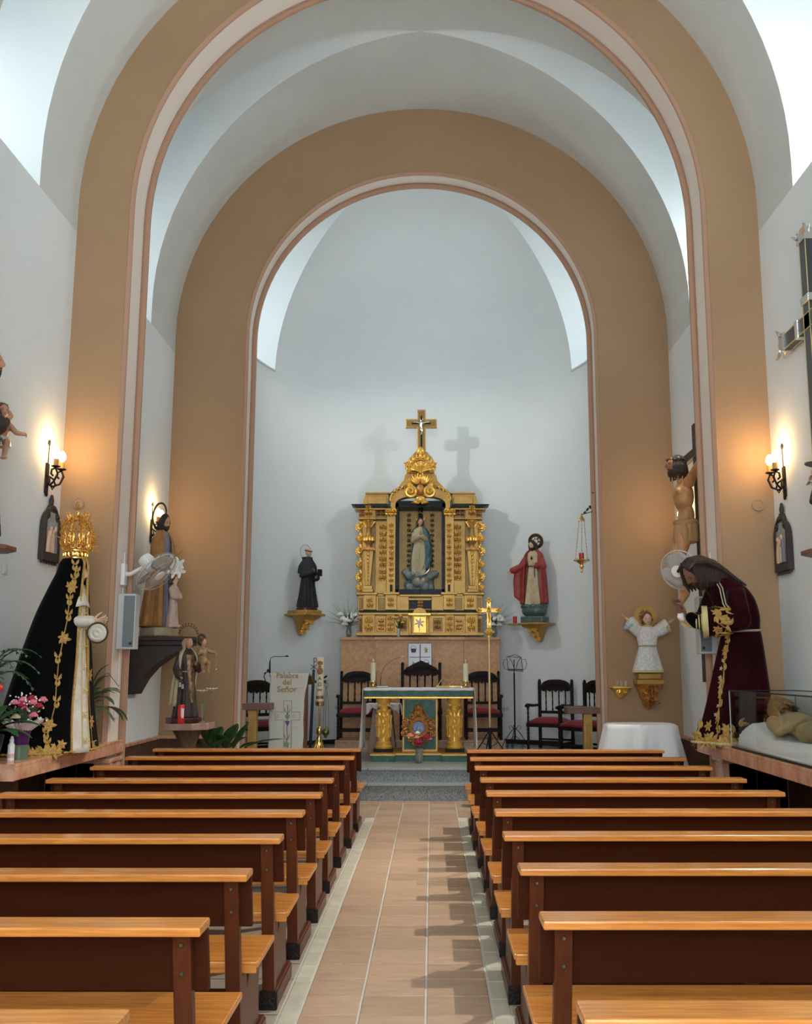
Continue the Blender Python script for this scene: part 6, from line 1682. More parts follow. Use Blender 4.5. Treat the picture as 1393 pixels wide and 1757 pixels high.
for x, z in ((-.012, .335), (.09, .355)):
    g = G()
    for k in range(9): a = 2 * pi * k / 9; g.M = T(x, 0, z) @ R(a, 'Z') @ R(-.25, 'Y'); g.ell((.035, 0, 0), (.034, .012, .005), 8, 4)
    g.M = None; g.ell((x, 0, z + .005), (.012, .012, .01), 8, 5); obj('blossom', g, PETAL_W, t, smooth=True)

# --- child with raised arms on the far arch face (right)
KY = FA - .16; kz = at(1112, 1166, KY).z
kx = at(1113, 1170, KY).x
t = thing('wall_console', 'gilded carved console under the white-robed child, right of the far arch', 'wall shelf', (kx, FA - .16, kz)); 
g = G(); g.box(-.17, .17, -.13, .155, -.06, 0); obj('shelf', g, OCHRE, t, bevel=.008)
g = G(); keys = [(0, .10, -.37, .025, .03, 0), (0, .07, -.30, .07, .06, 0), (0, .04, -.2, .11, .10, 0), (0, .02, -.1, .15, .13, 0), (0, .01, -.06, .19, .14, 0)]; loft(g, keys, nu=24, nv=12); b = obj('bracket', g, GOLD_R, t, smooth=True)
g = G(); carving(g, -.12, .12, -.32, -.07, -.09, 4, 1., .05); tag(obj('bracket_carving', g, GOLD_R, b, smooth=True), kind='stuff')
t = thing('child_statue', 'statue of a curly-haired child in white brocade robe with arms raised, on console', 'statue', (kx, FA - .16, kz + .002)); H = .86
g = G(); g.box(-.14, .14, -.1, .1, 0, .075); obj('base', g, OCHRE, t, bevel=.012)
CK = [(0, 0, .10, .225, .15, 1), (0, 0, .15, .22, .148, 1), (0, 0, .28, .185, .13, .9), (0, 0, .42, .145, .11, .6), (0, 0, .49, .135, .10, .35), (0, 0, .58, .15, .10, .3), (0, 0, .68, .155, .095, .2), (0, 0, .75, .12, .075, .1), (0, 0, .80, .05, .05, 0)]
A1 = ((-.12, 0, .71), (-.20, -.03, .80), (-.33, -.05, .91)); A2 = ((.12, 0, .71), (.22, -.03, .77), (.36, -.05, .86))
AW = ((.07, .085, .075),)
g = G(); loft(g, [tuple(c_ * H if i < 5 else c_ for i, c_ in enumerate(q)) for q in CK], .05, 9, .5)
for A in (A1, A2):
    s_, e_, w_ = [Vector(p) * H for p in A]; n = 8
    g.tube([s_, s_.lerp(e_, .6), e_, e_.lerp(w_, .6)], [.06, .065, .07, .07], 14, 1.)
    sg = -1 if A is A1 else 1
    g.tube([s_ + Vector((0, 0, -.03)), e_ + Vector((0, 0, -.05)), e_.lerp(w_, .6) + Vector((sg * .01, 0, -.05))], [.06, .06, .05], 12)
rb = obj('robe', g, BROCADE, t, remesh=.010, sm=2)
g = G(); fn = loftfn([tuple(c_ * H * (1.015 if i in (3, 4) else 1) if i < 5 else c_ for i, c_ in enumerate(q)) for q in CK], .05, 9, .5)
g.grid(lambda u, v: fn(u, v * .10), 56, 3, True); obj('hem_trim', g, LACE, t, smooth=True, solid=.004)
for A, sg in ((A1, -1), (A2, 1)):
    s_, e_, w_ = [Vector(p) * H for p in A]; g = G(); d = (w_ - e_).normalized(); c_ = e_.lerp(w_, .6) + Vector((0, 0, -.025))
    g.M = align(c_, d); g.lathe([(.062, -.04), (.066, .0)], 16, sx=1, sy=1.45, cap=False); g.M = None; obj('cuff_trim', g, LACE if sg > 0 else mat('pale_blue_trim', (.42, .56, .66), .5), t, smooth=True, solid=.003)
    put_hand(t, H, A, -sg, .25, pi if sg < 0 else pi, SKIN_P, L=.10)
g = G(); g.tube([(.137 * H * cos(a), .103 * H * sin(a), .49 * H) for a in [2 * pi * k / 28 for k in range(28)]], .010, 6, closed=True); obj('belt', g, STONEB, t, smooth=True)
g = G(); g.lathe([(.06, .76 * H), (.068, .785 * H), (.05, .80 * H)], 20, sy=.9); obj('collar', g, LACE, t, smooth=True)
head(t, (0, -.02, .89 * H), .165, 0, .12, -.08, SKIN_P, HAIR_B, 'curly')
g = G(); g.M = T(0, .07, .93 * H) @ R(pi / 2, 'X'); g.lathe([(.085, -.003), (.15, -.003), (.15, .003), (.085, .003), (.085, -.003)], 36, cap=False)
for k in range(24): a = 2 * pi * k / 24; g.ell((.15 * cos(a), .15 * sin(a), 0), .009, 6, 4)
for k in range(5): a = 2 * pi * k / 5 + .3; g.tube([(.02 * cos(a), .02 * sin(a), 0), (.09 * cos(a), .09 * sin(a), 0)], .012, 6)
obj('halo', g, OCHRE, t, smooth=True)
# small gilt shelf with three glass cups
p = at(1066, 1178, FA - .1)
t = thing('gilt_shelf', 'small gilded wall shelf holding glass cups, left of the child statue', 'wall shelf', (p.x, FA - .1, p.z))
g = G(); g.prism([(-.14, .098), (.14, .098), (.12, -.07), (.04, -.10), (-.04, -.10), (-.12, -.07)], -.02, 0, 'z'); obj('shelf', g, GOLD, t, bevel=.004)
g = G(); loft(g, [(0, .08, -.15, .015, .015, 0), (0, .06, -.12, .05, .03, 0), (0, .04, -.06, .08, .05, 0), (0, .02, -.02, .11, .07, 0)], nu=20, nv=10)
for sd in (-1, 1): scroll(g, (sd * .05, -.06), .03, 1.2, .012, d=sd, a0=pi / 2, y=-.02, n=14)
obj('bracket', g, GOLD, t, smooth=True)
for k in range(3):
    tt = thing('glass_cup', 'small clear glass cup on the gilded wall shelf, %s' % ('leftmost', 'middle one', 'rightmost')[k], 'glass', (p.x - .06 + .055 * k, FA - .13, p.z + .001), 0, 'glass cups on the gilded shelf'); g = G(); g.lathe([(.016, 0), (.02, .075)], 12, cap=False); g.lathe([(.001, .003), (.016, .003)], 12, cap=False); obj('cup', g, GLASS_V, tt, smooth=True)
# ---------------------------------------------------------------- fittings on the nave walls
WL, WR = X0 - HW, X0 + HW
def wall_pt(px, py, side, off=0.):
    """point on the left / right nave wall seen at a pixel (off = distance from the wall)"""
    X = WL + off if side < 0 else WR - off
    d = unproj(px, py); k = X / d.x; return Vector((X, d.y * k, EYE + d.z * k))
def sconce(label, p, side):
    """wrought iron double candle sconce; +x of the local frame points into the room"""
    t = thing('wall_sconce', label, 'wall lamp', p, 0 if side < 0 else pi, 'iron double sconces with lit candle bulbs')
    g = G(); g.box(.003, .012, -.035, .035, -.22, .06); g.tube([(.01, 0, .05), (.012, 0, .28)], .006, 5); g.ell((.014, 0, .25), (.01, .02, .03), 6, 4); g.ell((.012, 0, -.22), (.01, .03, .03), 6, 4); obj('back_plate', g, IRON, t)
    g = G()
    for sy in (-1, 1):
        ys = sy * .07
        g.tube([(.012, 0, -.12), (.05, ys * .5, -.15), (.10, ys, -.12), (.13, ys, -.05), (.11, ys, .0), (.075, ys, -.01), (.07, ys, -.05), (.09, ys, -.07)], .010, 6)
        g.tube([(.012, 0, -.05), (.05, ys * .6, -.08), (.06, ys, -.13), (.035, ys, -.17), (.02, ys * .8, -.13)], .009, 6)
        g.lathe([(.012, 0), (.038, .008), (.04, .016)], 12, (.11, ys, .005))
    g.tube([(.10, -.08, .0), (.11, 0, .01), (.10, .08, .0)], .008, 6); obj('scrolled_arm', g, IRON, t, smooth=True)
    for sy in (-1, 1):
        g = G(); g.lathe([(.022, .02), (.022, .085)], 12, (.11, sy * .07, .0)); b = obj('candle_sleeve', g, AMBER, t, smooth=True)
        g = G(); g.lathe([(.012, .085), (.03, .115), (.033, .14), (.022, .17), (.006, .19)], 12, (.11, sy * .07, 0)); obj('bulb', g, BULB, b, smooth=True)
    ld = bpy.data.lights.new('sconce_light', 'POINT'); ld.energy = LAMP_W; ld.color = (1., .62, .26); ld.shadow_soft_size = .05
    lo = bpy.data.objects.new('sconce_light', ld); COL.objects.link(lo); lo.parent = t; lo.location = (.13, 0, .24)
    return t
p = wall_pt(80, 806, -1); sconce('iron double sconce on the left nave wall, nearer of the two there', p, -1)
p = wall_pt(1346, 812, 1); sconce('iron double sconce on the right nave wall, nearer of the two there', p, 1)
p = wall_pt(271, 906, -1, .0); sconce('iron double sconce behind the head of the man-and-child statue', (WL, 11.95, p.z), -1)
p = wall_pt(1168, 908, 1, .0); sconce('iron double sconce behind the crucified figure, far right wall', (WR, 11.95, p.z), 1)
def station(label, px0, px1, ytop, ybot, side):
    a = wall_pt(px0, ybot, side); b = wall_pt(px1, ybot, side); ya, yb = sorted((a.y, b.y)); yc = (ya + yb) / 2; w = (yb - ya) / 2
    z0 = wall_pt((px0 + px1) / 2, ybot, side).z; z1 = wall_pt((px0 + px1) / 2, ytop, side).z; h = z1 - z0
    t = thing('stations_relief', label, 'framed relief', (WL if side < 0 else WR, yc, z0), pi / 2 if side < 0 else -pi / 2, 'framed wall reliefs')
    # local: x across, -y into the room
    w = max(w, .17)
    def outl(w, h0, n=12): return [(-w, 0.)] + [(-w, h0)] + [(w * cos(a), h0 + w * .95 * sin(a)) for a in [pi - pi * k / n for k in range(1, n)]] + [(w, h0), (w, 0.)]
    hb = h * .50
    g = G(); g.prism(outl(w, hb), -.035, -.003, 'y'); fr = obj('frame', g, WOOD_G, t, bevel=.005)
    g = G()
    A = outl(w, hb); B = [(x * .74, .07 + z * .93 if z > .01 else .07) for x, z in A]
    n = len(A); vs = [(x, -.055, z) for x, z in A] + [(x, -.055, z) for x, z in B] + [(x, -.03, z) for x, z in A] + [(x, -.03, z) for x, z in B]; fs = []
    for i in range(n):
        j = (i + 1) % n; fs += [(i, j, n + j, n + i), (i, 2 * n + i, 2 * n + j, j), (n + i, n + j, 3 * n + j, 3 * n + i)]
    g.add(vs, fs); obj('moulding', g, WOOD_G, fr, bevel=.003)
    g = G(); g.prism([(-w * .45, hb + w * .8), (w * .45, hb + w * .8), (w * .12, h * .86), (-w * .12, h * .86)], -.045, -.005, 'y'); g.ell((0, -.025, h * .92), (.028, .022, .05), 8, 6); g.ell((0, -.025, h * .99), (.02, .016, .02), 8, 6)
    g.tube([(0, -.025, h * .8), (0, -.025, h)], .014, 6)
    for sd in (-1, 1): scroll(g, (sd * w * .62, hb + w * .62), .045, 1.2, .015, d=sd, a0=pi / 2, y=-.04, n=14)
    obj('finial', g, WOOD_G, fr, smooth=True)
    g = G()
    for k in range(6): g.ell((-w * .85 + w * 1.7 * k / 5, -.03, -.012), (.014, .016, .018), 6, 4)
    obj('bead', g, WOOD_G, fr)
    pi_ = [(x * .93, z) for x, z in B]
    g = G(); g.prism(B, -.042, -.036, 'y'); obj('painted_ground', g, mat('pale_relief_ground', (.42, .46, .42), .6, col2=(.26, .30, .28), vscale=9) if 'pale_relief_ground' not in MATS else MATS['pale_relief_ground'], fr)
    for k, (x, s_, m_, ln) in enumerate(((-.38, 1., SKIN_P, .1), (.02, .9, CREAMROBE, 0), (.36, 1.05, BLUEROBE, -.1))):
        g = G(); hh = hb * .62 * s_; loft(g, [(x * w, -.052, .075, w * .22, .018, 1), (x * w, -.052, .075 + hh * .5, w * .19, .018, .6), (x * w + ln * w, -.052, .075 + hh, w * .15, .016, .2), (x * w + ln * w, -.045, .075 + hh * 1.06, w * .05, .01, 0)], .1, 5, k, nu=20, nv=10)
        g.tube([(x * w + ln * w, -.05, .075 + hh * .9), (x * w + ln * w * 2 - .02, -.06, .075 + hh * .7)], [.014, .010], 6)
        f_ = obj('relief_figure', g, m_, fr, smooth=True); g = G(); g.ell((x * w + ln * w, -.060, .075 + hh * 1.13), (.02, .016, .026), 8, 6); obj('head', g, SKIN_P, f_, smooth=True)
    return t
station('arched dark-framed relief below the left iron sconce', 63, 91, 848, 963, -1)
station('arched dark-framed relief below the right iron sconce', 1340, 1364, 862, 980, 1)
# round plaster discs on the brown arch faces
for (px, py, Y, where) in ((135, 864, NA, 'left near pilaster, above the crowned figure'), (305, 944, FA, 'left far pilaster'), (1300, 867, NA, 'right near pilaster'), (1148, 943, FA, 'right far pilaster')):
    p = at(px, py, Y)
    t = thing('wall_disc', 'small round brown-painted disc on the ' + where, 'wall plate', (p.x, Y, p.z), 0, 'round discs on the arch faces')
    g = G(); g.M = R(pi / 2, 'X'); g.lathe([(.05, .002), (.05, .008), (.04, .012)], 20); obj('disc', g, BROWN, t, smooth=True)
    g = G(); g.tube([(.05 * cos(a), -.010, .05 * sin(a)) for a in [2 * pi * k / 24 for k in range(24)]], .005, 6, closed=True); obj('rim', g, PINK, t, smooth=True)
# speakers and cables on the near arch jambs
def speaker(label, side, z0, z1, y, w=.13, d=.17):
    xj = X0 + side * 2.81
    t = thing('wall_speaker', label, 'speaker', (xj - side * .002, y, z0), 0 if side < 0 else pi, 'grey column speakers on the near arch')
    h = z1 - z0                     # local +x into the opening, front faces -y for left
    sg = 1 if side < 0 else -1
    g = G(); g.box(.0, d, -.07, .07, 0, h); obj('casing', g, GREYPL, t, bevel=.008)
    g = G(); fy = -.072 * sg; g.box(.06, d - .008, fy - .003, fy + .003, .02, h - .02); obj('grille', g, GREYMETAL, t)
    g = G(); fy2 = -.077 * sg; g.box(d - .045, d - .02, fy2 - .002, fy2 + .002, .04, .065); obj('badge', g, BLACKPL, t)
    return t
za = at(225, 1114, 9.15).z; zb_ = at(225, 1019, 9.15).z
speaker('grey column speaker below the wall fan on the left arch jamb', -1, za, zb_, 9.19)
speaker('grey column speaker on the right arch jamb, half hidden by the maroon figure', 1, at(1205, 1122, 9.2).z, at(1205, 1024, 9.2).z, 9.19)
# wall fans
def fan(label, mount, hub, yaw, pitch, r=.20, blade_rot=.3):
    t = thing('wall_fan', label, 'fan', mount)
    m = Vector(mount); h = Vector(hub) - m
    sg = 1 if h.x > 0 else -1
    g = G(); g.box(0.0, sg * .04, -.045, .045, -.11, .10); obj('mount', g, WHITEPL, t, bevel=.008)
    M = T(*h) @ Vector(yaw).to_track_quat('-Y', 'Z').to_matrix().to_4x4()           # fan faces local -y
    back = M @ Vector((0, .17, 0))
    g = G(); g.tube([(sg * .03, 0, .0), (sg * .08, 0, .0), tuple(back + Vector((0, 0, -.06)))], [.024, .02, .02], 8); obj('arm', g, WHITEPL, t, smooth=True)
    g = G(); g.M = M; 
    g2 = G(); g2.M = M @ R(-pi / 2, 'X'); g2.lathe([(.03, .04), (.065, .06), (.078, .12), (.07, .19), (.03, .205)], 18); obj('motor_housing', g2, WHITEPL, t, smooth=True)
    g = G(); g.M = M
    for k in range(40):
        a = 2 * pi * k / 40; c, s_ = cos(a), sin(a)
        g.tube([(.05 * c, -.06, .05 * s_), (r * .6 * c, -.062, r * .6 * s_), (r * .93 * c, -.04, r * .93 * s_), (r * c, 0, r * s_), (r * .9 * c, .05, r * .9 * s_), (r * .4 * c, .07, r * .4 * s_)], .0016, 3)
    g.tube([(r * cos(a), 0, r * sin(a)) for a in [2 * pi * k / 36 for k in range(36)]], .006, 6, closed=True)
    for q in (.5, .8): g.tube([(r * q * cos(a), -.062, r * q * sin(a)) for a in [2 * pi * k / 30 for k in range(30)]], .002, 4, closed=True)
    cage = obj('cage', g, FANPL, t, smooth=True)
    g = G(); g.M = M @ R(pi / 2, 'X'); g.lathe([(.055, .055), (.055, .066), (.03, .07)], 18); obj('hub_cap', g, WHITEPL, cage, smooth=True)
    for k in range(3):
        a0 = blade_rot + 2 * pi * k / 3; g = G(); g.M = M @ R(a0, 'Y')
        g.grid(lambda u, v: (.03 + (r * .86 - .03) * u, .03 * (v - .5) * 1.6, (v - .5) * (.08 + .16 * sin(pi * min(1, u * .75 + .1)))), 8, 5); obj('blade', g, mat('translucent_grey_blade', (.42, .40, .38), .3) if 'translucent_grey_blade' not in MATS else MATS['translucent_grey_blade'], t, smooth=True, solid=.003)
    return t
jl = X0 - 2.81; jr = X0 + 2.81
fan('white wall fan on the left arch jamb, seen from below', (jl + .002, 9.2, at(210, 985, 9.2).z), at(268, 981, 9.3), (.68, -.20, -.68), 0, .225)
fan('white wall fan beside the bowed head of the maroon-robed figure', (jr - .002, 9.2, at(1215, 985, 9.2).z), at(1166, 978, 9.0), (-.58, -.74, -.28), 0, .185)
for side, px, lab in ((-1, 213, 'left'), (1, 1216, 'right')):
    p = at(px, 1215, 9.2); xj = X0 + side * 2.81
    t = thing('wall_socket', 'white wall socket box low on the %s arch jamb' % lab, 'socket', (xj, 9.2, at(px, 1225, 9.2).z)); g = G(); g.box(0, -side * .03, -.035, .035, -.035, .035); g.box(0, -side * .03, -.035, .035, .045, .115); obj('box', g, WHITEPL, t, bevel=.004)
    g = G(); g.box(-side * .03, -side * .036, -.02, .02, -.02, .02); obj('switch', g, WHITEPL, t)
    tt = thing('cable_conduit', 'thin white cable conduit running up the %s arch jamb' % lab, 'cable', (xj, 9.24, 1.3)); g = G(); g.tube([(-side * .006, 0, -.1), (-side * .006, 0, 1.4)], .005, 6); obj('conduit', g, WHITEPL, tt)
p = wall_pt(8, 976, -1); t = thing('light_switch', 'small white switch on the left wall at the left edge', 'switch', (WL, p.y, p.z)); g = G(); g.box(0.001, .012, -.04, .04, -.045, .045); obj('plate', g, WHITEPL, t, bevel=.003); g = G(); g.box(.012, .018, -.02, .02, -.025, .025); obj('rocker', g, WHITEPL, t)
# white heaters low on the side walls
for side, a, lab in ((-1, 243, 'left'), (1, 1188, 'right')):
    x = WL + .05 if side < 0 else WR - .05
    t = thing('wall_heater', 'white heater cabinet by the %s wall beyond the near arch' % lab, 'heater', (x, 10.15, 0), 0 if side < 0 else pi, 'white heaters by the side walls')
    hz = .70; g = G(); g.box(.0, .22, -.3, .3, .05, hz); obj('casing', g, mat('heater_white', (.66, .70, .72), .35) if 'heater_white' not in MATS else MATS['heater_white'], t, bevel=.015)
    g = G()
    for k in range(7): g.box(.04 + .022 * k, .05 + .022 * k, -.26, .26, hz, hz + .004)
    obj('top_grille', g, GREYPL, t)
    g = G(); g.box(.02, .2, -.27, .27, 0, .05); obj('foot', g, GREYPL, t)

# ---------------------------------------------------------------- crucified figure on the right wall
KX = WR - .09
pf = at(1178, 1035, 10.9)
zt = at(1200, 735, 11.2).z; zb = at(1204, 1170, 11.2).z
YC = 11.0
t = thing('wooden_crucifix', 'large dark wooden cross with a carved crucified figure, right wall between the arches', 'crucifix', (WR - .092, YC, .2), -pi / 2)
# local frame: x = -Y world? rotated -90: local -y -> world -x (into the room), local x -> world -y (towards the camera)
g = G(); zb -= .2; zt -= .2; g.box(-.055, .055, -.09, -.02, zb, zt); g.box(-.045, .045, -.02, .088, zt - .5, zt - .4); g.box(-.045, .045, -.02, .088, zb + .4, zb + .5); obj('upright', g, WOOD_G, t, bevel=.006)
zx = at(1186, 787, 11.1).z - .2
g = G(); g.box(-.80, .80, -.10, -.03, zx + .0, zx + .10); obj('crossbeam', g, WOOD_G, t, bevel=.006)
g = G(); yb = -.17
B = []
hip = (0, -.22, 3.03); chest = (0, -.24, 3.38); neck = (0, -.22, 3.60)
g.ell((0, -.23, 3.36), (.155, .115, .19), 16, 12); g.ell((0, -.21, 3.14), (.115, .095, .16), 14, 10); g.ell((0, -.21, 3.0), (.135, .11, .12), 14, 10)
g.ell((-.06, -.31, 3.40), (.07, .04, .06), 8, 6); g.ell((.06, -.31, 3.40), (.07, .04, .06), 8, 6)
g.tube([(0, -.22, 3.48), (0, -.25, 3.64)], [.075, .06], 12)
for sd in (-1, 1):
    limb(g, [(sd * .15, -.20, 3.50), (sd * .42, -.15, 3.66), (sd * .70, -.13, 3.80)], [.062, .046, .032], 12)
    g.ell((sd * .15, -.20, 3.50), (.075, .07, .07), 10, 8)
    limb(g, [(sd * .07, -.22, 2.98), (sd * .075 + .02, -.36, 2.58), (sd * .035, -.25, 2.24), ], [.095, .068, .042], 14)
    g.ell((sd * .04, -.25, 2.46), (.045, .055, .11), 10, 8)
    limb(g, [(sd * .035, -.25, 2.24), (sd * .03, -.31, 2.15), (sd * .02, -.34, 2.09)], [.042, .036, .026], 10)
    for k in range(5): g.tube([(sd * .03 + (k - 2) * .012, -.335, 2.10), (sd * .03 + (k - 2) * .014, -.355, 2.065)], [.011, .009], 6)
body = obj('body', g, SKIN_C, t, remesh=.011, sm=4)
for sd in (-1, 1): g = G(); hand(g, align((sd * .70, -.13, 3.80), (sd * 1, 0, .55), pi), .17, .5, sd); obj('hand', g, SKIN_C, t, smooth=True)
g = G(); loft(g, [(0, -.22, 2.82, .155, .135, 1), (0, -.22, 2.92, .165, .14, .8), (0, -.215, 3.03, .150, .128, .5), (0, -.21, 3.09, .135, .118, .3)], .08, 9, 1, nu=40, nv=14)
g.tube([(.15 * cos(a), -.215 + .13 * sin(a), 3.05 + .015 * sin(3 * a)) for a in [2 * pi * k / 24 for k in range(24)]], .018, 6, closed=True)
g.tube([(.13, -.27, 3.04), (.17, -.28, 2.94), (.16, -.27, 2.80)], [.03, .04, .02], 8, .6); obj('loincloth', g, mat('ochre_loincloth', (.46, .26, .11), .5), t, remesh=.011, sm=3)
hd, HM = head(t, (0, -.30, 3.72), .235, 0, -.02, .05, mat('face_paint', (.32, .15, .07), .45), HAIR, 'long', True)
g = G(); g.M = HM
for k in range(26):
    a = 2 * pi * k / 26; g.tube([(.41 * cos(a), .45 * sin(a), .25 + .03 * sin(5 * a)), (.43 * cos(a + .3), .47 * sin(a + .3), .29 + .03 * cos(4 * a)), (.40 * cos(a + .5), .45 * sin(a + .5), .24)], .02, 5)
    if k % 2 == 0: g.tube([(.42 * cos(a), .46 * sin(a), .27), (.52 * cos(a), .56 * sin(a), .33)], [.014, .003], 4)
obj('thorn_crown', g, TWIG, hd)

# hanging sanctuary lamp on its bracket
LYp = 13.15
def hq(cx, cy, Y=LYp): p = at(780 + cx / 3.904, 850 + cy / 3.904, Y); return tuple(p)
t = thing('sanctuary_lamp', 'hanging gilt lamp with a red light on chains, right of the sanctuary', 'hanging lamp', (0, 0, 0))
c = Vector(hq(850, 440)); tp = Vector(hq(850, 160)); wj = Vector((X0 + 2.29, LYp, tp.z + .05))
g = G(); g.lathe([(.004, -.16), (.02, -.145), (.012, -.11), (.035, -.08), (.02, -.05), (.06, -.02), (.10, .0), (.105, .012), (.06, .016)], 20, tuple(c)); 
for k in range(8): a = 2 * pi * k / 8; g.ell((c.x + .1 * cos(a), c.y + .1 * sin(a), c.z + .012), (.014, .014, .018), 6, 4)
obj('bowl', g, BRASS, t, smooth=True)
g = G(); g.lathe([(.032, .015), (.035, .02), (.035, .11), (.03, .11)], 16, tuple(c)); obj('red_glass', g, REDWAX, t, smooth=True)
g = G(); g.lathe([(.05, -.02), (.045, .0), (.012, .05), (.006, .09)], 16, tuple(tp)); obj('canopy', g, BRASS, t, smooth=True)
for k in range(3):
    a = 2 * pi * k / 3 + .4; p0_ = c + Vector((.095 * cos(a), .095 * sin(a), .01)); p1_ = tp + Vector((.04 * cos(a), .04 * sin(a), -.02)); g = G(); n = 22
    for i in range(n): q = p0_.lerp(p1_, (i + .5) / n); g.ell(tuple(q), (.007 if i % 2 else .0045, .007 if i % 2 == 0 else .0045, .014), 6, 4)
    obj('chain', g, mat('silvered_chain', (.40, .38, .33), .35, metal=.8) if 'silvered_chain' not in MATS else MATS['silvered_chain'], t, smooth=True)
g = G(); tp2 = Vector(hq(850, 128)); end = Vector((X0 + 2.36 - .06, FA + .2, tp2.z)); g.tube([tuple(tp), tuple(tp2)], .004, 5); g.tube([tuple(tp2), tuple(end)], .006, 6)
q0 = Vector(hq(862, 120)); q1 = Vector(hq(990, 5)); 
P = [q0.lerp(q1, i / 14) + Vector((0, 0, .012 * sin(i * 1.9))) for i in range(15)]; P[-1] = Vector((end.x, end.y, P[-1].z)); g.tube([tuple(p) for p in P], .005, 6)
for i in range(2, 13, 2):
    for sd in (-1, 1): g.ell((P[i].x + .015 * sd, P[i].y, P[i].z + .018 * sd), (.018, .006, .012), 6, 4)
obj('bracket', g, IRON, t, smooth=True)

# ---------------------------------------------------------------- round table with white cloth
TX = (at(1035, 1240, 11.4).x + at(1165, 1240, 11.4).x) / 2; tzp = at(1100, 1242, 11.4).z
t = thing('cloth_table', 'wooden table hidden under the long white cloth on the right', 'table', (TX, 11.45, 0))
g = G(); g.box(-.31, .31, -.21, .21, tzp - .035, tzp - .008); obj('table_top', g, WOOD_C, t)
for sx in (-1, 1):
    for sy in (-1, 1): g = G(); g.box(sx * .28 - .025, sx * .28 + .025, sy * .18 - .025, sy * .18 + .025, 0, tzp - .035); obj('leg', g, WOOD_C, t)
g = G()
def sq(th, a, b, n=4.): c_, s_ = cos(th), sin(th); r_ = (abs(c_ / a) ** n + abs(s_ / b) ** n) ** (-1 / n); return r_ * c_, r_ * s_
def cloth_fn(u, v):
    th = 2 * pi * u
    if v < .25: q = v / .25; x, y = sq(th, .40, .29); return (TX + x * q, 11.45 + y * q, tzp)
    q = (v - .25) / .75; x, y = sq(th, .40, .29); f_ = 1 + .30 * q + q ** .6 * (.10 * sin(7 * th + 1) + .06 * sin(13 * th)); 
    return (TX + x * f_, 11.45 + y * f_, tzp - .60 * q - .012 * sin(5 * th) * q + (.015 * q * cos(4 * th)))
g.grid(cloth_fn, 110, 26, True)
o = tag(obj('tablecloth', g, CLOTH, None, smooth=True, solid=.004, ang=180), 'long white cloth draped over the table below the child statue', 'tablecloth')
g = G(); g.tube([(TX - .06, 11.45 - .295, tzp + .003), (TX - .065, 11.45 - .345, tzp - .25), (TX - .07, 11.45 - .37, tzp - .5)], .004, 5); obj('seam', g, CLOTH, o)
g = G(); g.tube([tuple(Vector(cloth_fn(k / 110, .93)) + Vector(((Vector(cloth_fn(k / 110, .93)).x - TX) * .012, (cloth_fn(k / 110, .93)[1] - 11.45) * .012, 0))) for k in range(110)], .005, 5, closed=True); obj('hem_band', g, LINEN, o)
# ---------------------------------------------------------------- embroidery laid on cloth surfaces
def frame_on(fn, u, v, off=.004):
    e = .004; P = Vector(fn(u, v)); tu = (Vector(fn(u + e, v)) - Vector(fn(u - e, v))).normalized(); tv = (Vector(fn(u, min(1, v + e))) - Vector(fn(u, max(0, v - e)))).normalized()
    n = tu.cross(tv).normalized(); tv = n.cross(tu)
    return Matrix(((tu.x, tv.x, n.x, P.x + n.x * off), (tu.y, tv.y, n.y, P.y + n.y * off), (tu.z, tv.z, n.z, P.z + n.z * off), (0, 0, 0, 1)))
def emb_leaf(g, M, a, L, w, curl=0.):
    """flat pointed stitched leaf in the xy plane of M"""
    g.M = M; n = 5; vs = []; fs = []
    for i in range(n + 1):
        t = i / n; ww = w * sin(pi * (.06 + .94 * t)) ; aa = a + curl * t; x = L * t * cos(aa); y = L * t * sin(aa); nx, ny = -sin(aa), cos(aa)
        vs += [(x + nx * ww, y + ny * ww, 0), (x, y, w * .35), (x - nx * ww, y - ny * ww, 0)]
    for i in range(n): fs += [(i * 3, i * 3 + 1, i * 3 + 4, i * 3 + 3), (i * 3 + 1, i * 3 + 2, i * 3 + 5, i * 3 + 4)]
    g.add(vs, fs); g.M = None
def emb_lily(g, M, r, a0=0., n=6):
    for k in range(n): emb_leaf(g, M, a0 + 2 * pi * k / n, r * (1 if k % 2 == 0 else .85), r * .24, .2)
    g.M = M; g.ell((0, 0, .004), (r * .2, r * .2, .006), 8, 5); g.M = None
def emb_vine(g, fn, pts, w=.006, off=.003):
    P = []
    for i in range(len(pts) - 1):
        for k in range(5): t = k / 5; u = pts[i][0] * (1 - t) + pts[i + 1][0] * t; v = pts[i][1] * (1 - t) + pts[i + 1][1] * t; P.append(tuple(frame_on(fn, u, v, off) @ Vector((0, 0, 0))))
    P.append(tuple(frame_on(fn, *pts[-1], off) @ Vector((0, 0, 0)))); g.tube(P, w, 5)

# ---------------------------------------------------------------- crowned figure in black velvet mantle (left ledge)
VX, VY = -3.05, 7.95
t = thing('crowned_figure', 'tall dressed figure in gold-embroidered black velvet mantle and gold crown, left ledge', 'statue', (VX, VY, LZ + .004), radians(75))
VK = [(0, .05, .0, .50, .34, 1), (0, .05, .08, .48, .33, 1), (0, .035, .35, .41, .29, .9), (0, .0, .70, .32, .25, .7), (0, -.04, 1.05, .24, .195, .5), (0, -.08, 1.28, .17, .15, .3), (0, -.11, 1.42, .125, .12, .1), (0, -.12, 1.50, .105, .11, .05), (0, -.12, 1.55, .07, .08, 0)]
Vfn = loftfn(VK, .035, 9, 1.)
o_u = lambda deg: deg / 360.
g = G(); a0, a1 = o_u(-79), o_u(256)
g.grid(lambda u, v: Vfn(a0 + (a1 - a0) * u, v), 90, 50)
g.add([(0, -.12, 1.565)] + [tuple(Vfn(a0 + (a1 - a0) * k / 30, 1)) for k in range(31)], [(0, k, k + 1) for k in range(1, 31)])
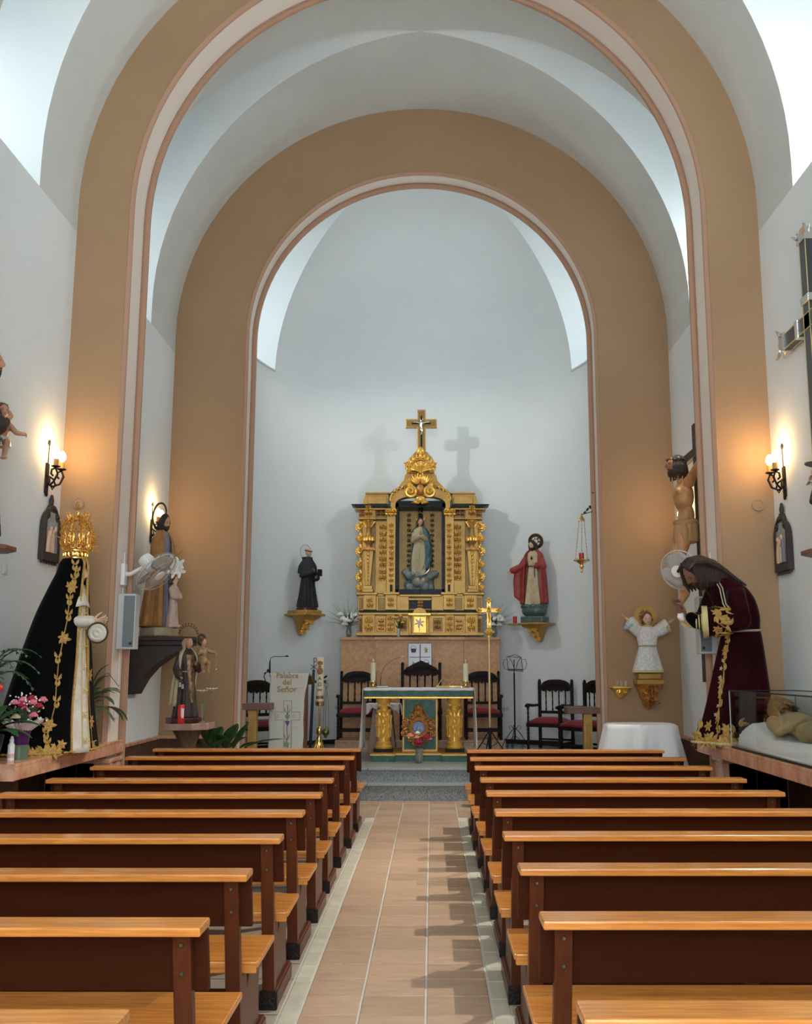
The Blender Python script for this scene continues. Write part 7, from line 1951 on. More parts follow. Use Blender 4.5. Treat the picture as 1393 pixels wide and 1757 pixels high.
mt = obj('mantle', g, VELVET, t, smooth=True, solid=.010, ang=180)
g = G(); DK = [(0, -.02, .0, .20, .30, 1), (0, -.04, .4, .17, .24, .8), (0, -.06, .8, .14, .19, .5), (0, -.08, 1.1, .13, .15, .3), (0, -.10, 1.28, .11, .12, .2), (0, -.11, 1.36, .06, .06, 0)]
loft(g, DK, .10, 9, 2.); dress = obj('satin_dress', g, SATIN, t, smooth=True, ang=180)
g = G(); Dfn = loftfn(DK, .10, 9, 2.)
for uu in (o_u(262), o_u(278)): emb_vine(g, Dfn, [(uu, .03), (uu + .003, .4), (uu, .8)], .006)
for k in range(9): emb_lily(g, frame_on(Dfn, o_u(270), .06 + .09 * k, .006), .035, k)
tag(obj('dress_embroidery', g, EMB_L, dress, smooth=True), kind='stuff')
g = G()
for uu in (a0, a1): g.tube([tuple(Vector(Vfn(uu, k / 40)) + Vector((0, -.008, 0))) for k in range(41)], .011, 6)
for k in range(46):
    th = a0 + (a1 - a0) * k / 45; P = Vector(Vfn(th, .005)); g.ell((P.x * 1.01, P.y * 1.01, .012), (.028, .028, .012), 6, 4)
tag(obj('gold_trim', g, EMB, mt, smooth=True), kind='stuff')
g = G()
main = [(o_u(232), .055), (o_u(228), .16), (o_u(233), .26), (o_u(227), .38), (o_u(232), .50), (o_u(226), .62), (o_u(230), .73), (o_u(222), .80)]
emb_vine(g, Vfn, main, .005)
for k, (u, v) in enumerate([(main[i][0] + .004 * (-1) ** i, main[i][1]) for i in range(len(main))] + [(o_u(229), .11), (o_u(231), .32), (o_u(229), .56), (o_u(229), .67)]):
    M = frame_on(Vfn, u, v, .012)
    for sd in (-1, 1):
        for q in (0, 1): emb_leaf(g, M @ T(0, (q - .5) * .05, 0), pi / 2 - sd * (.7 + .3 * q), .055, .011, sd * .5)
for (d, v, r) in ((231, .06, .075), (228, .20, .065), (230, .44, .06), (227, .64, .055), (214, .05, .06), (243, .12, .05), (204, .04, .04)):
    emb_lily(g, frame_on(Vfn, o_u(d), v, .013), r, d)
emb_vine(g, Vfn, [(o_u(200), .05), (o_u(214), .035), (o_u(231), .055), (o_u(246), .12)], .005)
for d, v in ((208, .06), (220, .035), (224, .07), (238, .09), (238, .045), (196, .05)):
    M = frame_on(Vfn, o_u(d), v, .012)
    for k in range(5): emb_leaf(g, M, k * 1.3 + d, .06, .013, .5)
emb_vine(g, Vfn, [(o_u(291), .04), (o_u(294), .2), (o_u(290), .35), (o_u(293), .52)], .005)
for (d, v, r) in ((293, .07, .06), (293, .2, .065), (292, .34, .06), (292, .46, .05)): emb_lily(g, frame_on(Vfn, o_u(d), v, .013), r, d)
emb_vine(g, Vfn, [(o_u(d), .115) for d in (288, 296, 304, 312)], .006)
tag(obj('gold_embroidery', g, EMB, mt, smooth=True), kind='stuff')
A1 = ((-.06, -.12, 1.20), (-.07, -.19, 1.03), (-.025, -.35, 1.03)); A2 = ((.06, -.12, 1.20), (.07, -.19, 1.01), (.025, -.35, 1.01))
g = G()
for A in (A1, A2): limb(g, [A[0], A[1], Vector(A[1]).lerp(Vector(A[2]), .85)], [.045, .048, .045], 12)
obj('sleeves', g, SATIN, t, smooth=True)
for A, sd in ((A1, 1), (A2, -1)): put_hand(t, 1., A, sd, .5, 2.2 * sd, SKIN_P, L=.15)
g = G(); g.M = T(-.07, -.42, .935) @ R(radians(-68), 'Z') @ R(pi / 2, 'X'); g.lathe([(.001, .0), (.02, .018), (.04, .006), (.055, .014), (.075, -.004)], 26); obj('lace_handkerchief', g, SATIN, t, smooth=True, solid=.003)
g = G(); g.M = T(-.07, -.42, .935) @ R(radians(-68), 'Z'); g.tube([(.077 * cos(a), 0, .077 * sin(a)) for a in [2 * pi * k / 30 for k in range(30)]], .006, 6, closed=True)
for k in range(30): a = 2 * pi * k / 30; g.ell((.079 * cos(a), 0, .079 * sin(a)), .009, 6, 4)
obj('beads', g, BRONZE, t, smooth=True)
head(t, (0, -.145, 1.42), .2, 0, .15, 0, SKIN_P, None)
g = G(); g.grid(lambda u, v: (.088 * cos(2 * pi * u) * (1 + .1 * v), -.15 - .05 * v + .06 * sin(2 * pi * u), 1.33 - .18 * v + .008 * sin(20 * u)), 30, 8, True); obj('lace_veil', g, SATIN, t, smooth=True, solid=.004, ang=180)
# crown: rim, openwork arches, rays, orb and cross
cw = G(); C0 = Vector((0, 0, 1.545)); 
for z, r, w in ((0, .125, .010), (.03, .13, .007), (.06, .14, .009)): cw.tube([(r * cos(a), r * sin(a), C0.z + z) for a in [2 * pi * k / 32 for k in range(32)]], w, 6, closed=True)
for k in range(16): a = 2 * pi * k / 16; cw.ell((.132 * cos(a), .132 * sin(a), C0.z + .03), (.014, .014, .018), 6, 4)
rim = obj('crown_rim', cw, FILIGREE, t, smooth=True)
for k in range(8):
    a = 2 * pi * k / 8 + .2; g = G(); c_, s_ = cos(a), sin(a)
    path = [(.14, .06), (.17, .12), (.175, .20), (.14, .28), (.08, .33), (.02, .355)]
    g.tube([(r * c_, r * s_, C0.z + z) for r, z in path], .008, 6)
    for (r, z) in path[:-1]:
        for q in range(4): b = q * pi / 2 + .4; g.ell((r * c_ + .014 * cos(b) * -s_, r * s_ + .014 * cos(b) * c_, C0.z + z + .014 * sin(b)), .011, 5, 4)
        g.tube([(r * c_, r * s_, C0.z + z), ((r + .035) * c_, (r + .035) * s_, C0.z + z + .02)], [.008, .003], 4)
    for sg in (-1, 1):
        g.M = R(a + sg * .2, 'Z') @ T(.15, 0, C0.z + .10) @ R(pi / 2, 'Z'); scroll(g, (0, 0), .035, 1.3, .009, d=sg, a0=pi / 2, y=0, lift=.0, n=14); acanthus(g, (0, .02), pi / 2, .10, .02, 0, .01, 0); g.M = None
    obj('crown_arch', g, FILIGREE, t, smooth=True)
rnd = random.Random(4); g = G()
for k in range(150):
    a = rnd.uniform(0, 2 * pi); ph = rnd.uniform(-.15, 1.25); r = .165 * cos(ph * .95) + .015; z = .10 + .24 * sin(ph)
    if abs(sin(a - .3)) < .0: continue
    p0 = Vector((r * cos(a), r * sin(a), C0.z + z)); d = Vector((cos(a) * cos(ph), sin(a) * cos(ph), sin(ph) * .9 + .15)).normalized(); L = rnd.uniform(.02, .075)
    g.tube([p0, p0 + d * L], [.006, .002], 4); g.ell(tuple(p0 + d * L), .0075, 5, 4); g.ell(tuple(p0), .011, 5, 4)
tag(obj('crown_filigree', g, FILIGREE, t, smooth=True), kind='stuff')
g = G(); g.ell((0, 0, C0.z + .37), (.025, .025, .03), 10, 7); g.box(-.005, .005, -.005, .005, C0.z + .4, C0.z + .45); g.box(-.02, .02, -.005, .005, C0.z + .42, C0.z + .43); obj('orb_and_cross', g, FILIGREE, t, smooth=True)
for r_, zz in ((.032, C0.z + .445),): g = G(); g.tube([(0, r_ * cos(a), zz + r_ * sin(a)) for a in [2 * pi * k / 20 for k in range(20)]], .004, 5, closed=True); obj('star_ring', g, FILIGREE, t)

for o_ in t.children:
    if o_.name.split('.')[0] in ('crown_rim', 'crown_arch', 'crown_filigree', 'orb_and_cross', 'star_ring'): o_.location = (0, -.13, 0); o_.scale = (.70, .70, 1)

# ---------------------------------------------------------------- maroon-robed bowed figure (right ledge)
NX, NY_ = 2.73, 8.84
t = thing('maroon_robed_figure', 'life-size bowed long-haired figure in gold-embroidered maroon velvet robe, right ledge', 'statue', (NX, NY_, LZ + .004), radians(-80))
NK = [(0, -.02, .0, .36, .34, 1), (0, -.01, .06, .345, .325, 1), (0, .02, .35, .29, .27, .9), (0, .05, .70, .235, .215, .7), (0, .07, .93, .20, .175, .5), (0, .07, 1.0, .185, .165, .3), (0, .05, 1.13, .215, .18, .4), (0, -.0, 1.28, .235, .18, .2), (0, -.08, 1.40, .215, .16, .1), (0, -.17, 1.48, .13, .12, 0), (0, -.22, 1.50, .07, .08, 0)]
Nfn = loftfn(NK, .09, 8, 2.4)
g = G(); loft(g, NK, .09, 8, 2.4, nu=90, nv=56); robe = obj('robe', g, MAROON, t, smooth=True, ang=180)
B1 = ((-.18, -.08, 1.34), (-.22, -.18, 1.09), (-.04, -.45, 1.10)); B2 = ((.18, -.06, 1.34), (.27, -.06, 1.07), (.10, -.42, 1.06))
for A, sg in ((B1, -1), (B2, 1)):
    s_, e_, w_ = [Vector(p) for p in A]; g = G(); limb(g, [s_, e_], [.085, .085], 14); d = (w_ - e_)
    up = e_.lerp(w_, .15); g.tube([e_, up, e_.lerp(w_, .5), e_.lerp(w_, .82)], [.085, .095, .12, .135] if sg > 0 else [.08, .075, .07, .07], 18, 1.0)
    sl = obj('sleeve', g, MAROON, t, smooth=True, ang=180)
    M = align(e_.lerp(w_, .82), d); g = G(); R_ = .137 if sg > 0 else .074
    g.M = M; g.lathe([(R_ - .006, -.045), (R_ + .004, -.045), (R_ + .006, .004), (R_ - .008, .004)], 28); g.M = None; obj('cuff_band', g, LACE, sl, smooth=True)
    if sg > 0:
        g = G()
        def sfn(u, v, e_=e_, w_=w_, d=d): q = .1 + .66 * v; rr = .092 + .043 * v; th = 2 * pi * u; P = align(e_.lerp(w_, q), d) @ Vector((rr * cos(th), rr * sin(th), 0)); return P
        for k in range(11):
            u = .0 + .1 * k
            emb_lily(g, frame_on(sfn, u, .35 + .3 * (k % 2), .008), .05, k)
            M2 = frame_on(sfn, u + .05, .55 - .25 * (k % 2), .008)
            for j in range(3): emb_leaf(g, M2, j * 2.1 + k, .075, .018, .8)
        emb_vine(g, sfn, [(k / 10, .5 + .2 * sin(k * 2)) for k in range(11)], .005, .006)
        tag(obj('sleeve_embroidery', g, EMB, sl, smooth=True), kind='stuff')
        g = G(); limb(g, [e_.lerp(w_, .7), e_.lerp(w_, .95), w_ + Vector((0, -.03, .04))], [.075, .06, .05], 12); u_ = obj('inner_sleeve', g, VELVET, t, smooth=True)
        g = G()
        for q in (.84, .90, .96): g.M = align(e_.lerp(w_, q), d); g.lathe([(.072 - (q - .84) * .1, -.006), (.075 - (q - .84) * .1, 0), (.072 - (q - .84) * .1, .006)], 18, cap=False); g.M = None
        obj('gold_stripe', g, LACE, u_, smooth=True)
    else:
        g = G(); limb(g, [e_.lerp(w_, .75), w_ + Vector((0, -.02, .02))], [.05, .045], 12); obj('inner_sleeve', g, CLOTH, t, smooth=True)
for (p, sg, tilt) in (((-.03, -.49, 1.15), 1, .15), ((.06, -.48, 1.12), -1, -.1)):
    g = G(); hand(g, align(p, (tilt * .3, -.25, 1), .3 * sg), .17, .55, sg); obj('hand', g, mat('brown_painted_skin', (.20, .10, .065), .4) if 'brown_painted_skin' not in MATS else MATS['brown_painted_skin'], t, smooth=True)
hd, HM = head(t, (0, -.34, 1.52), .25, 0, .85, 0, MATS['brown_painted_skin'], HAIR, 'long', True)
g = G()
g.M = T(0, .08, 0)
for k in range(40):
    a = -1 + 2 * k / 39; x = .15 * a
    g.tube([(x * .75, -.54, 1.56 - .03 * abs(a)), (x * .9, -.49, 1.63 - .04 * abs(a)), (x * 1.0, -.38, 1.655 - .06 * abs(a)), (x * 1.1, -.24, 1.61 - .08 * abs(a)), (x * 1.15, -.12, 1.53 - .09 * abs(a)), (x * 1.0 + .01 * sin(k), -.02 + .02 * sin(k * 2.1), 1.45 - .06 * abs(a))], [.016, .024, .026, .026, .022, .006], 6)
for sd in (-1, 1):
    for k in range(9): g.tube([(sd * .105, -.50 + .035 * k, 1.61 - .008 * k), (sd * .14, -.48 + .035 * k, 1.52), (sd * .145, -.45 + .03 * k, 1.42), (sd * .12, -.43 + .03 * k, 1.34 + .01 * k)], [.02, .03, .026, .006], 6)
obj('long_hair', g, HAIR, hd, smooth=True)
g = G(); g.tube([(0.10 * cos(a), -.23 + .085 * sin(a), 1.47 + .02 * cos(a)) for a in [2 * pi * k / 20 for k in range(20)]], .022, 8, closed=True); obj('white_collar', g, CLOTH, t, smooth=True)
g = G(); g.tube([tuple(frame_on(Nfn, k / 36, .485 + .01 * sin(2 * pi * k / 36), .006) @ Vector((0, 0, 0))) for k in range(36)], .010, 6, closed=True)
g.tube([(.10, -.22, 1.46), (.17, -.20, 1.36), (.20, -.19, 1.22), (.24, -.15, 1.12), (.27, -.18, 1.08)], .006, 6); g.tube([(.12, -.20, 1.46), (.185, -.18, 1.36), (.215, -.17, 1.22), (.25, -.13, 1.13), (.28, -.16, 1.09)], .006, 6)
obj('cord', g, mat('pale_rope', (.42, .36, .26), .7), t, smooth=True)
g = G()
rnd = random.Random(8)
for ring, (v, n, r) in enumerate(((.04, 15, .085), (.085, 17, .085), (.13, 15, .07))):
    for k in range(n):
        d = 255 + 175 * (k + .5 * ring) / n
        M = frame_on(Nfn, o_u(d), v + .010 * sin(k * 2.3), .017)
        if (k + ring) % 3 == 0: emb_lily(g, M, r * .85, k)
        else:
            for j in range(2): emb_leaf(g, M, rnd.uniform(0, 6.28), r * 1.25, r * .26, rnd.choice((-1, 1)) * 1.0)
emb_vine(g, Nfn, [(o_u(255 + 12 * k), .075 + .025 * sin(k * 1.7)) for k in range(15)], .007, .012)
for k in range(9):
    M = frame_on(Nfn, o_u(296 + 5 * sin(k * 1.9)), .16 + .03 * k, .017)
    if k % 3 == 0 and k < 7: emb_lily(g, M, .05, k)
    for j in (-1, 1): emb_leaf(g, M, pi / 2 + j * (.8 + .2 * (k % 2)), .075 - .003 * k, .018, -j * .8)
emb_vine(g, Nfn, [(o_u(296 + 5 * sin(k * 1.9)), .13 + .03 * k) for k in range(10)], .006, .012)
tag(obj('gold_embroidery', g, EMB, robe, smooth=True), kind='stuff')
g = G()
for k in range(13): emb_lily(g, frame_on(Nfn, o_u(288 + 3 * sin(k)), .17 + .023 * k, .01), .024, k, 5)
for k in range(24): d = 250 + 180 * k / 24; emb_lily(g, frame_on(Nfn, o_u(d), .075 + .06 * ((k * 7) % 5) / 5, .012), .016, k, 5)
tag(obj('pearl_embroidery', g, EMB_L, robe, smooth=True), kind='stuff')
g = G()
for k in range(90):
    P = Vector(Nfn(k / 90, .004)); q = 1.04 + .035 * sin(k * 1.3); g.ell((P.x * q, P.y * q, .012), (.024, .024, .014), 6, 4)
tag(obj('hem_trim', g, LACE, robe, smooth=True), kind='stuff')

# ---------------------------------------------------------------- glass case with a lying figure
c0 = atz(1268, 1281, LZ + .012); c1 = atz(1386, 1319, LZ + .012)
gx0 = (c0.x + c1.x) / 2; gy1 = c0.y; gy0 = max(c1.y, 6.35); gx1 = gx0 + .56; gz0 = LZ + .012; gz1 = at(1263, 1186, gy1).z
t = thing('glass_case', 'glass display case holding a lying figure, on the right marble ledge', 'display case', ((gx0 + gx1) / 2, (gy0 + gy1) / 2, LZ))
w = (gx1 - gx0) / 2; l = (gy1 - gy0) / 2; h = gz1 - LZ
g = G(); g.box(-w, w, -l, l, 0, .012); obj('base', g, mat('olive_case_base', (.10, .09, .05), .5), t)
for (a, b, c_, d) in ((-w, -w + .006, -l, l), (w - .006, w, -l, l)): g = G(); g.box(a, b, c_, d, .012, h); obj('glass_pane', g, GLASS, t)
for (a, b) in ((-l, -l + .006), (l - .006, l)): g = G(); g.box(-w + .007, w - .007, a, b, .012, h); obj('glass_pane', g, GLASS, t)
g = G(); g.box(-w, w, -l, l, h, h + .006); obj('glass_top', g, GLASS, t)
g = G(); s_ = .005
for sx in (-1, 1): g.box(sx * w - s_, sx * w + s_, -l - s_, -l + s_, .01, h + .008); g.box(sx * w - s_ * .6, sx * w + s_ * .6, -l, l, h, h + .01); g.box(sx * w - s_, sx * w + s_, -l, l, .006, .018)
for sy in (-1, 1): g.box(-w, w, sy * l - s_ * .6, sy * l + s_ * .6, h, h + .01)
obj('metal_edge', g, BLACKPL, t)
for sx in (-1, 1): g = G(); g.box(sx * w - .004, sx * w + .004, l - .004, l + .004, .01, h + .008); obj('clear_edge', g, GREYPL, t)
fx, fy, fz = (gx0 + gx1) / 2, (gy0 + gy1) / 2, gz0
g = G(); L2 = l * 2
def pad(u, v):
    x = fx - w + .03 + (2 * w - .06) * u; y = fy - l + .04 + (2 * l - .1) * v
    ed = min(1, 6 * min(u, 1 - u, v * 2, (1 - v) * 2)); hh = .02 + (.08 + .13 * max(0, v - .62) / .38) * sqrt(max(0, ed))
    return (x, y, fz + hh + .018 * ed * noise.noise(Vector((x * 9, y * 9, 0))))
g.grid(pad, 34, 60); g.box(fx - w + .03, fx + w - .03, fy - l + .04, fy + l - .06, fz + .001, fz + .02)
tag(obj('white_shroud', g, CLOTH, None, smooth=True, ang=180), 'crumpled white cloth spread under the lying figure in the glass case', 'cloth')
t = thing('lying_figure', 'pale ochre lying figure with long hair resting inside the glass case', 'statue', (fx + .05, fy, fz))
OLV = mat('aged_ochre_paint', (.40, .31, .15), .45, col2=(.30, .24, .12), vscale=9)
hy = .38 * L2 * .8
g = G(); zc = .17
g.ell((0, hy - .24, zc + .05), (.14, .17, .09), 16, 12); g.ell((0, hy - .46, zc + .0), (.105, .14, .07), 14, 10); g.ell((0, hy - .60, zc), (.12, .10, .075), 14, 10); g.tube([(0, hy - .12, zc + .08), (0, hy - .02, zc + .11)], [.06, .05], 10)
for sd in (-1, 1):
    g.ell((sd * .14, hy - .16, zc + .05), (.065, .07, .06), 10, 8)
    limb(g, [(sd * .15, hy - .16, zc + .04), (sd * .18, hy - .38, zc + .0), (sd * .05, hy - .52, zc + .09)], [.052, .042, .030], 12)
    limb(g, [(sd * .065, hy - .62, zc), (sd * .07, hy - .88, zc + .06), (sd * .05, hy - 1.14, zc - .05)], [.08, .058, .034], 12)
    g.ell((sd * .05, hy - 1.17, zc), (.03, .035, .07), 8, 6)
obj('body', g, OLV, t, remesh=.011, sm=3)
for sd in (-1, 1): g = G(); hand(g, align((sd * .05, hy - .52, zc + .095), (-sd * .8, -.5, -.1), 0), .13, .3, sd); obj('hand', g, OLV, t, smooth=True)
g = G(); g.grid(lambda u, v: ((-.13 + .26 * u), hy - .52 - .24 * v, zc + .10 - .09 * abs(2 * u - 1) ** 2.5 + .006 * sin(20 * u + 8 * v)), 24, 14); obj('loincloth', g, mat('olive_loincloth', (.20, .20, .10), .6), t, smooth=True, solid=.012, ang=180)
hd, HM = head(t, (-.01, hy + .07, zc + .14), .21, pi + .25, 1.15, .0, OLV, mat('ochre_brown_hair', (.22, .13, .05), .5, bump=.6, bscale=30), 'long', True)

# ---------------------------------------------------------------- plants and flowers
def blade(g, base, d, L, w, droop=.5, n=7, seg2=True):
    """one leaf: curved pointed blade starting at base in direction d"""
    d = Vector(d).normalized(); side = d.cross(Vector((0, 0, 1))); side = side.normalized() if side.length > .01 else Vector((1, 0, 0)); p = Vector(base); vs = []; fs = []; dd = d.copy()
    for i in range(n + 1):
        t_ = i / n; ww = w * (sin(pi * min(1, t_ * .92 + .06)) ** .8); nn = side.cross(dd).normalized()
        vs += [tuple(p + side * ww + nn * ww * .25), tuple(p), tuple(p - side * ww + nn * ww * .25)]
        p = p + dd * (L / n); dd = (dd + Vector((0, 0, -droop / n))).normalized()
    for i in range(n): fs += [(i * 3, i * 3 + 1, i * 3 + 4, i * 3 + 3), (i * 3 + 1, i * 3 + 2, i * 3 + 5, i * 3 + 4)]
    g.add(vs, fs)
def leafy(t, rnd, n, base, L, w, spread, m=LEAF, zmin=.2, droop=.9, joint=False, az=(0, 2 * pi), stem=.12):
    J = G(); SG = G()
    for k in range(n):
        a = rnd.uniform(*az); e = rnd.uniform(zmin, 1.4); d = Vector((cos(a) * cos(e), sin(a) * cos(e), sin(e)))
        b = Vector(base) + d * stem * rnd.uniform(.6, 1.4) * spread
        SG.tube([base, tuple(b)], .004, 5)
        if joint: blade(J, b, d, L * rnd.uniform(.7, 1.15), w * rnd.uniform(.8, 1.15), droop)
        else: g = G(); blade(g, b, d, L * rnd.uniform(.75, 1.15), w * rnd.uniform(.8, 1.15), droop); obj('leaf', g, m, t, smooth=True, solid=.0015, ang=180)
    obj('stems', SG, STEM, t)
    if joint: tag(obj('foliage', J, m, t, smooth=True, ang=180), kind='stuff')
rnd = random.Random(21)
def pot(t, r, h, m, name='pot'):
    g = G(); g.lathe([(r * .7, 0), (r, h), (r * 1.08, h), (r * 1.08, h + .012), (r * .95, h + .012), (r * .9, h - .02)], 20); return obj(name, g, m, t, smooth=True)
# broad-leaved plant before the left far pilaster
p = at(395, 1290, 11.2)
t = thing('broad_leaved_plant', 'dark green broad-leaved potted plant beyond the front left benches', 'plant', (p.x, 11.25, 0))
g = G(); g.lathe([(.12, 0), (.17, .28), (.18, .34), (.15, .34), (.14, .3)], 20); obj('pot', g, mat('terracotta', (.36, .14, .07), .7), t, smooth=True)
def leafpx(x0, y0, x1, y1, w, Y0=11.2, Y1=11.0, droop=.3):
    a = at(x0, y0, Y0) - Vector((p.x, 11.25, 0)); b = at(x1, y1, Y1) - Vector((p.x, 11.25, 0)); d = b - a; L = d.length
    g = G(); blade(g, a, tuple(d.normalized() + Vector((0, 0, droop * .45))), L * 1.12, w * 1.4, droop); obj('leaf', g, LEAF, t, smooth=True, solid=.0015, ang=180)
    g = G(); g.tube([(0, 0, .32), tuple(a * .6 + Vector((0, 0, .15))), tuple(a)], .006, 5); obj('leaf_stalk', g, STEM, t)
for args in ((362, 1283, 348, 1252, .05), (362, 1280, 378, 1250, .06), (385, 1283, 405, 1246, .06), (350, 1284, 325, 1276, .035), (372, 1284, 360, 1246, .045), (395, 1282, 420, 1266, .035), (420, 1283, 478, 1270, .05), (345, 1284, 332, 1264, .03), (388, 1284, 376, 1262, .05), (400, 1284, 424, 1244, .035), (412, 1284, 440, 1274, .035), (365, 1284, 390, 1270, .05), (330, 1284, 318, 1277, .02)): leafpx(*args)
# trailing plant behind the crowned figure
p = at(150, 1195, 8.75)
t = thing('trailing_plant', 'green trailing potted plant between the black-mantled figure and the arch', 'plant', (-3.10, 8.80, LZ)); pot(t, .09, .16, BLACKPL)
leafy(t, rnd, 20, (0, 0, .34), .23, .036, 1.3, LEAF_P if False else mat('soft_green_leaf', (.07, .15, .07), .45, col2=(.04, .09, .04), vscale=15, objrand=.3), -.5, 1.3, az=(-1.6, 1.4)); g = G(); g.tube([(0, 0, .15), (0, 0, .34)], .012, 6); g.tube([(.05, 0, .3), (.12, -.05, .56), (.22, -.05, .62), (.32, -.05, .5)], .003, 5); obj('stem', g, TWIG, t)
# feathery palm at the left edge
t = thing('feathery_plant', 'pale green feathery potted plant at the left edge on the marble ledge', 'plant', (-3.34, 7.42, LZ)); pot(t, .08, .16, MATS['terracotta'])
g = G(); g.tube([(0, 0, .1), (0, 0, .7)], .01, 6); obj('stem', g, STEM, t)
for k in range(9):
    a = -.9 + 2.2 * k / 8; e = .9 - .1 * k % 3; g = G(); base = Vector((0, 0, .55 + .04 * (k % 3))); P = []
    for i in range(9): q = i / 8; P.append(base + Vector((cos(a) * .34 * q, sin(a) * .34 * q, .32 * q * (1.15 - q * 1.25) + .08 * (k % 3) * q)))
    g.tube([tuple(x) for x in P], [.004] * 8 + [.0015], 4)
    for i in range(1, 9):
        d = (P[i] - P[i - 1]).normalized(); s_ = d.cross(Vector((0, 0, 1))).normalized()
        for sd in (-1, 1): blade(g, P[i], tuple(d + s_ * sd * .9), .10 * (1.1 - i / 11), .009, .6, 4)
    obj('frond', g, MATS['soft_green_leaf'], t, smooth=True)
# anthurium and large leaf plant at the left edge
t = thing('red_flowered_plant', 'dark pot plant with large green leaves and a red flower at the left edge', 'plant', (-3.17, 7.08, LZ)); g = G(); g.lathe([(.08, 0), (.11, .16), (.115, .19), (.09, .19)], 18); obj('pot', g, BLACKPL, t, smooth=True)
for (d, L, w) in (((.9, .1, .42), .30, .06), ((.6, -.5, .5), .26, .06), ((.5, .5, .7), .26, .055), ((-.3, -.4, .8), .24, .05), ((.8, -.3, .2), .22, .05), ((.1, .6, .8), .22, .045), ((.95, .2, .15), .24, .05)):
    g = G(); b = Vector((0, 0, .2)) + Vector(d) * .08; g.tube([(0, 0, .16), tuple(b)], .004, 5); blade(g, b, d, L, w, .9); obj('leaf', g, LEAF, t, smooth=True, ang=180)
g = G(); g.ell((.05, -.02, .52), (.05, .035, .035), 10, 6); obj('red_flower', g, mat('red_spathe', (.62, .03, .02), .3), t, smooth=True); g = G(); g.tube([(0, 0, .18), (.05, -.02, .5)], .004, 5); obj('flower_stem', g, STEM, t)
# rose bouquet in foil
p = atz(48, 1300, LZ)
t = thing('rose_bouquet', 'bouquet of pink and crimson roses with silver foil collar on a purple pot', 'bouquet', (-3.03, 7.32, LZ))
g = G(); g.lathe([(.055, 0), (.06, .02), (.065, .10), (.06, .105)], 20); obj('glass_bowl', g, mat('green_tinted_glass', (.10, .16, .10), .1, coat=.6), t, smooth=True)
g = G(); g.lathe([(.05, .10), (.058, .12), (.07, .21), (.065, .215)], 20); obj('purple_pot', g, PURPLE, t, smooth=True)
g = G()
def foil(u, v): th = 2 * pi * u; r = .055 + .09 * v + .012 * sin(9 * th) * v + .008 * sin(23 * th); return (r * cos(th), r * sin(th), .20 + .075 * v + .015 * sin(7 * th + 1) * v)
g.grid(foil, 70, 7, True); obj('foil_collar', g, mat('crumpled_foil', (.74, .74, .76), .35, metal=.35), t, smooth=False, solid=.002)
B_ = [(-.05, -.03, .40, PETAL_P), (.02, -.05, .385, PETAL_R), (.08, -.02, .40, PETAL_P), (.12, .0, .375, PETAL_R), (.10, -.04, .31, PETAL_P), (.055, .02, .43, PETAL_R), (-.02, -.06, .30, mat('cream_petal', (.70, .55, .36), .6)), (0, 0, .42, PETAL_P), (.14, .02, .42, PETAL_P), (.04, -.06, .35, PETAL_P)]
for x, y, z, m in B_:
    g = G(); blossom(g, (x, y, z), .036); obj('rose', g, m, t, smooth=True)
g = G()
for k in range(70): a = rnd.uniform(0, 6.28); r = rnd.uniform(.03, .17); g.ell((.03 + r * cos(a), r * sin(a) * .7, .40 + rnd.uniform(-.12, .08)), .007, 5, 3)
tag(obj('baby_breath', g, PETAL_W, t), kind='stuff')
g = G()
for k in range(26): a = rnd.uniform(0, 6.28); blade(g, (.02, 0, .24), (cos(a) * .6, sin(a) * .6, .8), .20, .014, .5, 4)
for x, y, z, m in B_: g.tube([(0, 0, .2), (x, y, z)], .003, 4)
tag(obj('greenery', g, MATS['soft_green_leaf'], t, smooth=True), kind='stuff')
g = G(); blade(g, (-.05, -.02, .25), (-.5, -.1, .8), .24, .03, .3); obj('leaf', g, mat('lime_leaf', (.14, .24, .05), .5), t, smooth=True)
p = atz(18, 1305, LZ)
t = thing('spray_bottle', 'small white bottle standing on the corner of the left marble ledge', 'bottle', (p.x, p.y, LZ))
g = G(); g.lathe([(.022, 0), (.024, .005), (.024, .11), (.015, .125), (.014, .13)], 18); b = obj('bottle_body', g, WHITEPL, t, smooth=True)
g = G(); g.lathe([(.015, .13), (.016, .15), (.010, .155), (.010, .168), (.006, .172)], 14); obj('cap', g, WHITEPL, t, smooth=True)
g = G(); g.lathe([(.0246, .02), (.0246, .05)], 18, cap=False); obj('paper_label', g, mat('pink_label', (.62, .40, .36), .5), b, smooth=True)

# ---------------------------------------------------------------- figures on shelves at the picture's edges
def shelf(label, x, y, z, side, w=.36, d=.30):
    t = thing('wall_shelf', label, 'wall shelf', (WL if side < 0 else WR, y, z), 0 if side < 0 else pi)
    g = G(); g.prism([(.002, -w / 2), (d * .6, -w / 2), (d, -w * .2), (d, w * .2), (d * .6, w / 2), (.002, w / 2)], -.035, 0, 'z'); obj('shelf_board', g, mat('shelf_wood', (.17, .07, .035), .45) if 'shelf_wood' not in MATS else MATS['shelf_wood'], t, bevel=.006)
    g = G(); g.prism([(.002, -.035), (d * .7, -.035), (d * .3, -.14), (.002, -.26)], -.03, .03, 'y'); obj('bracket', g, MATS['shelf_wood'], t, bevel=.004)
q = wall_pt(27, 940, -1, .30); sz = q.z
shelf('brown wooden wall shelf at the left edge, under the figure with outstretched arm', WL, q.y - .12, sz, -1, .46, .32)
t = thing('figure_holding_child', 'statue at the left edge; only the nearly nude child it holds, arm outstretched, shows', 'statue', (WL + .19, q.y - .45, sz), radians(90))
H = 1.34; AA = (((-.12, 0, .76), (-.15, -.03, .62), (.0, -.09, .64)), ((.12, 0, .76), (.16, -.02, .66), (.19, -.04, .71), (.035, .035, .03)))
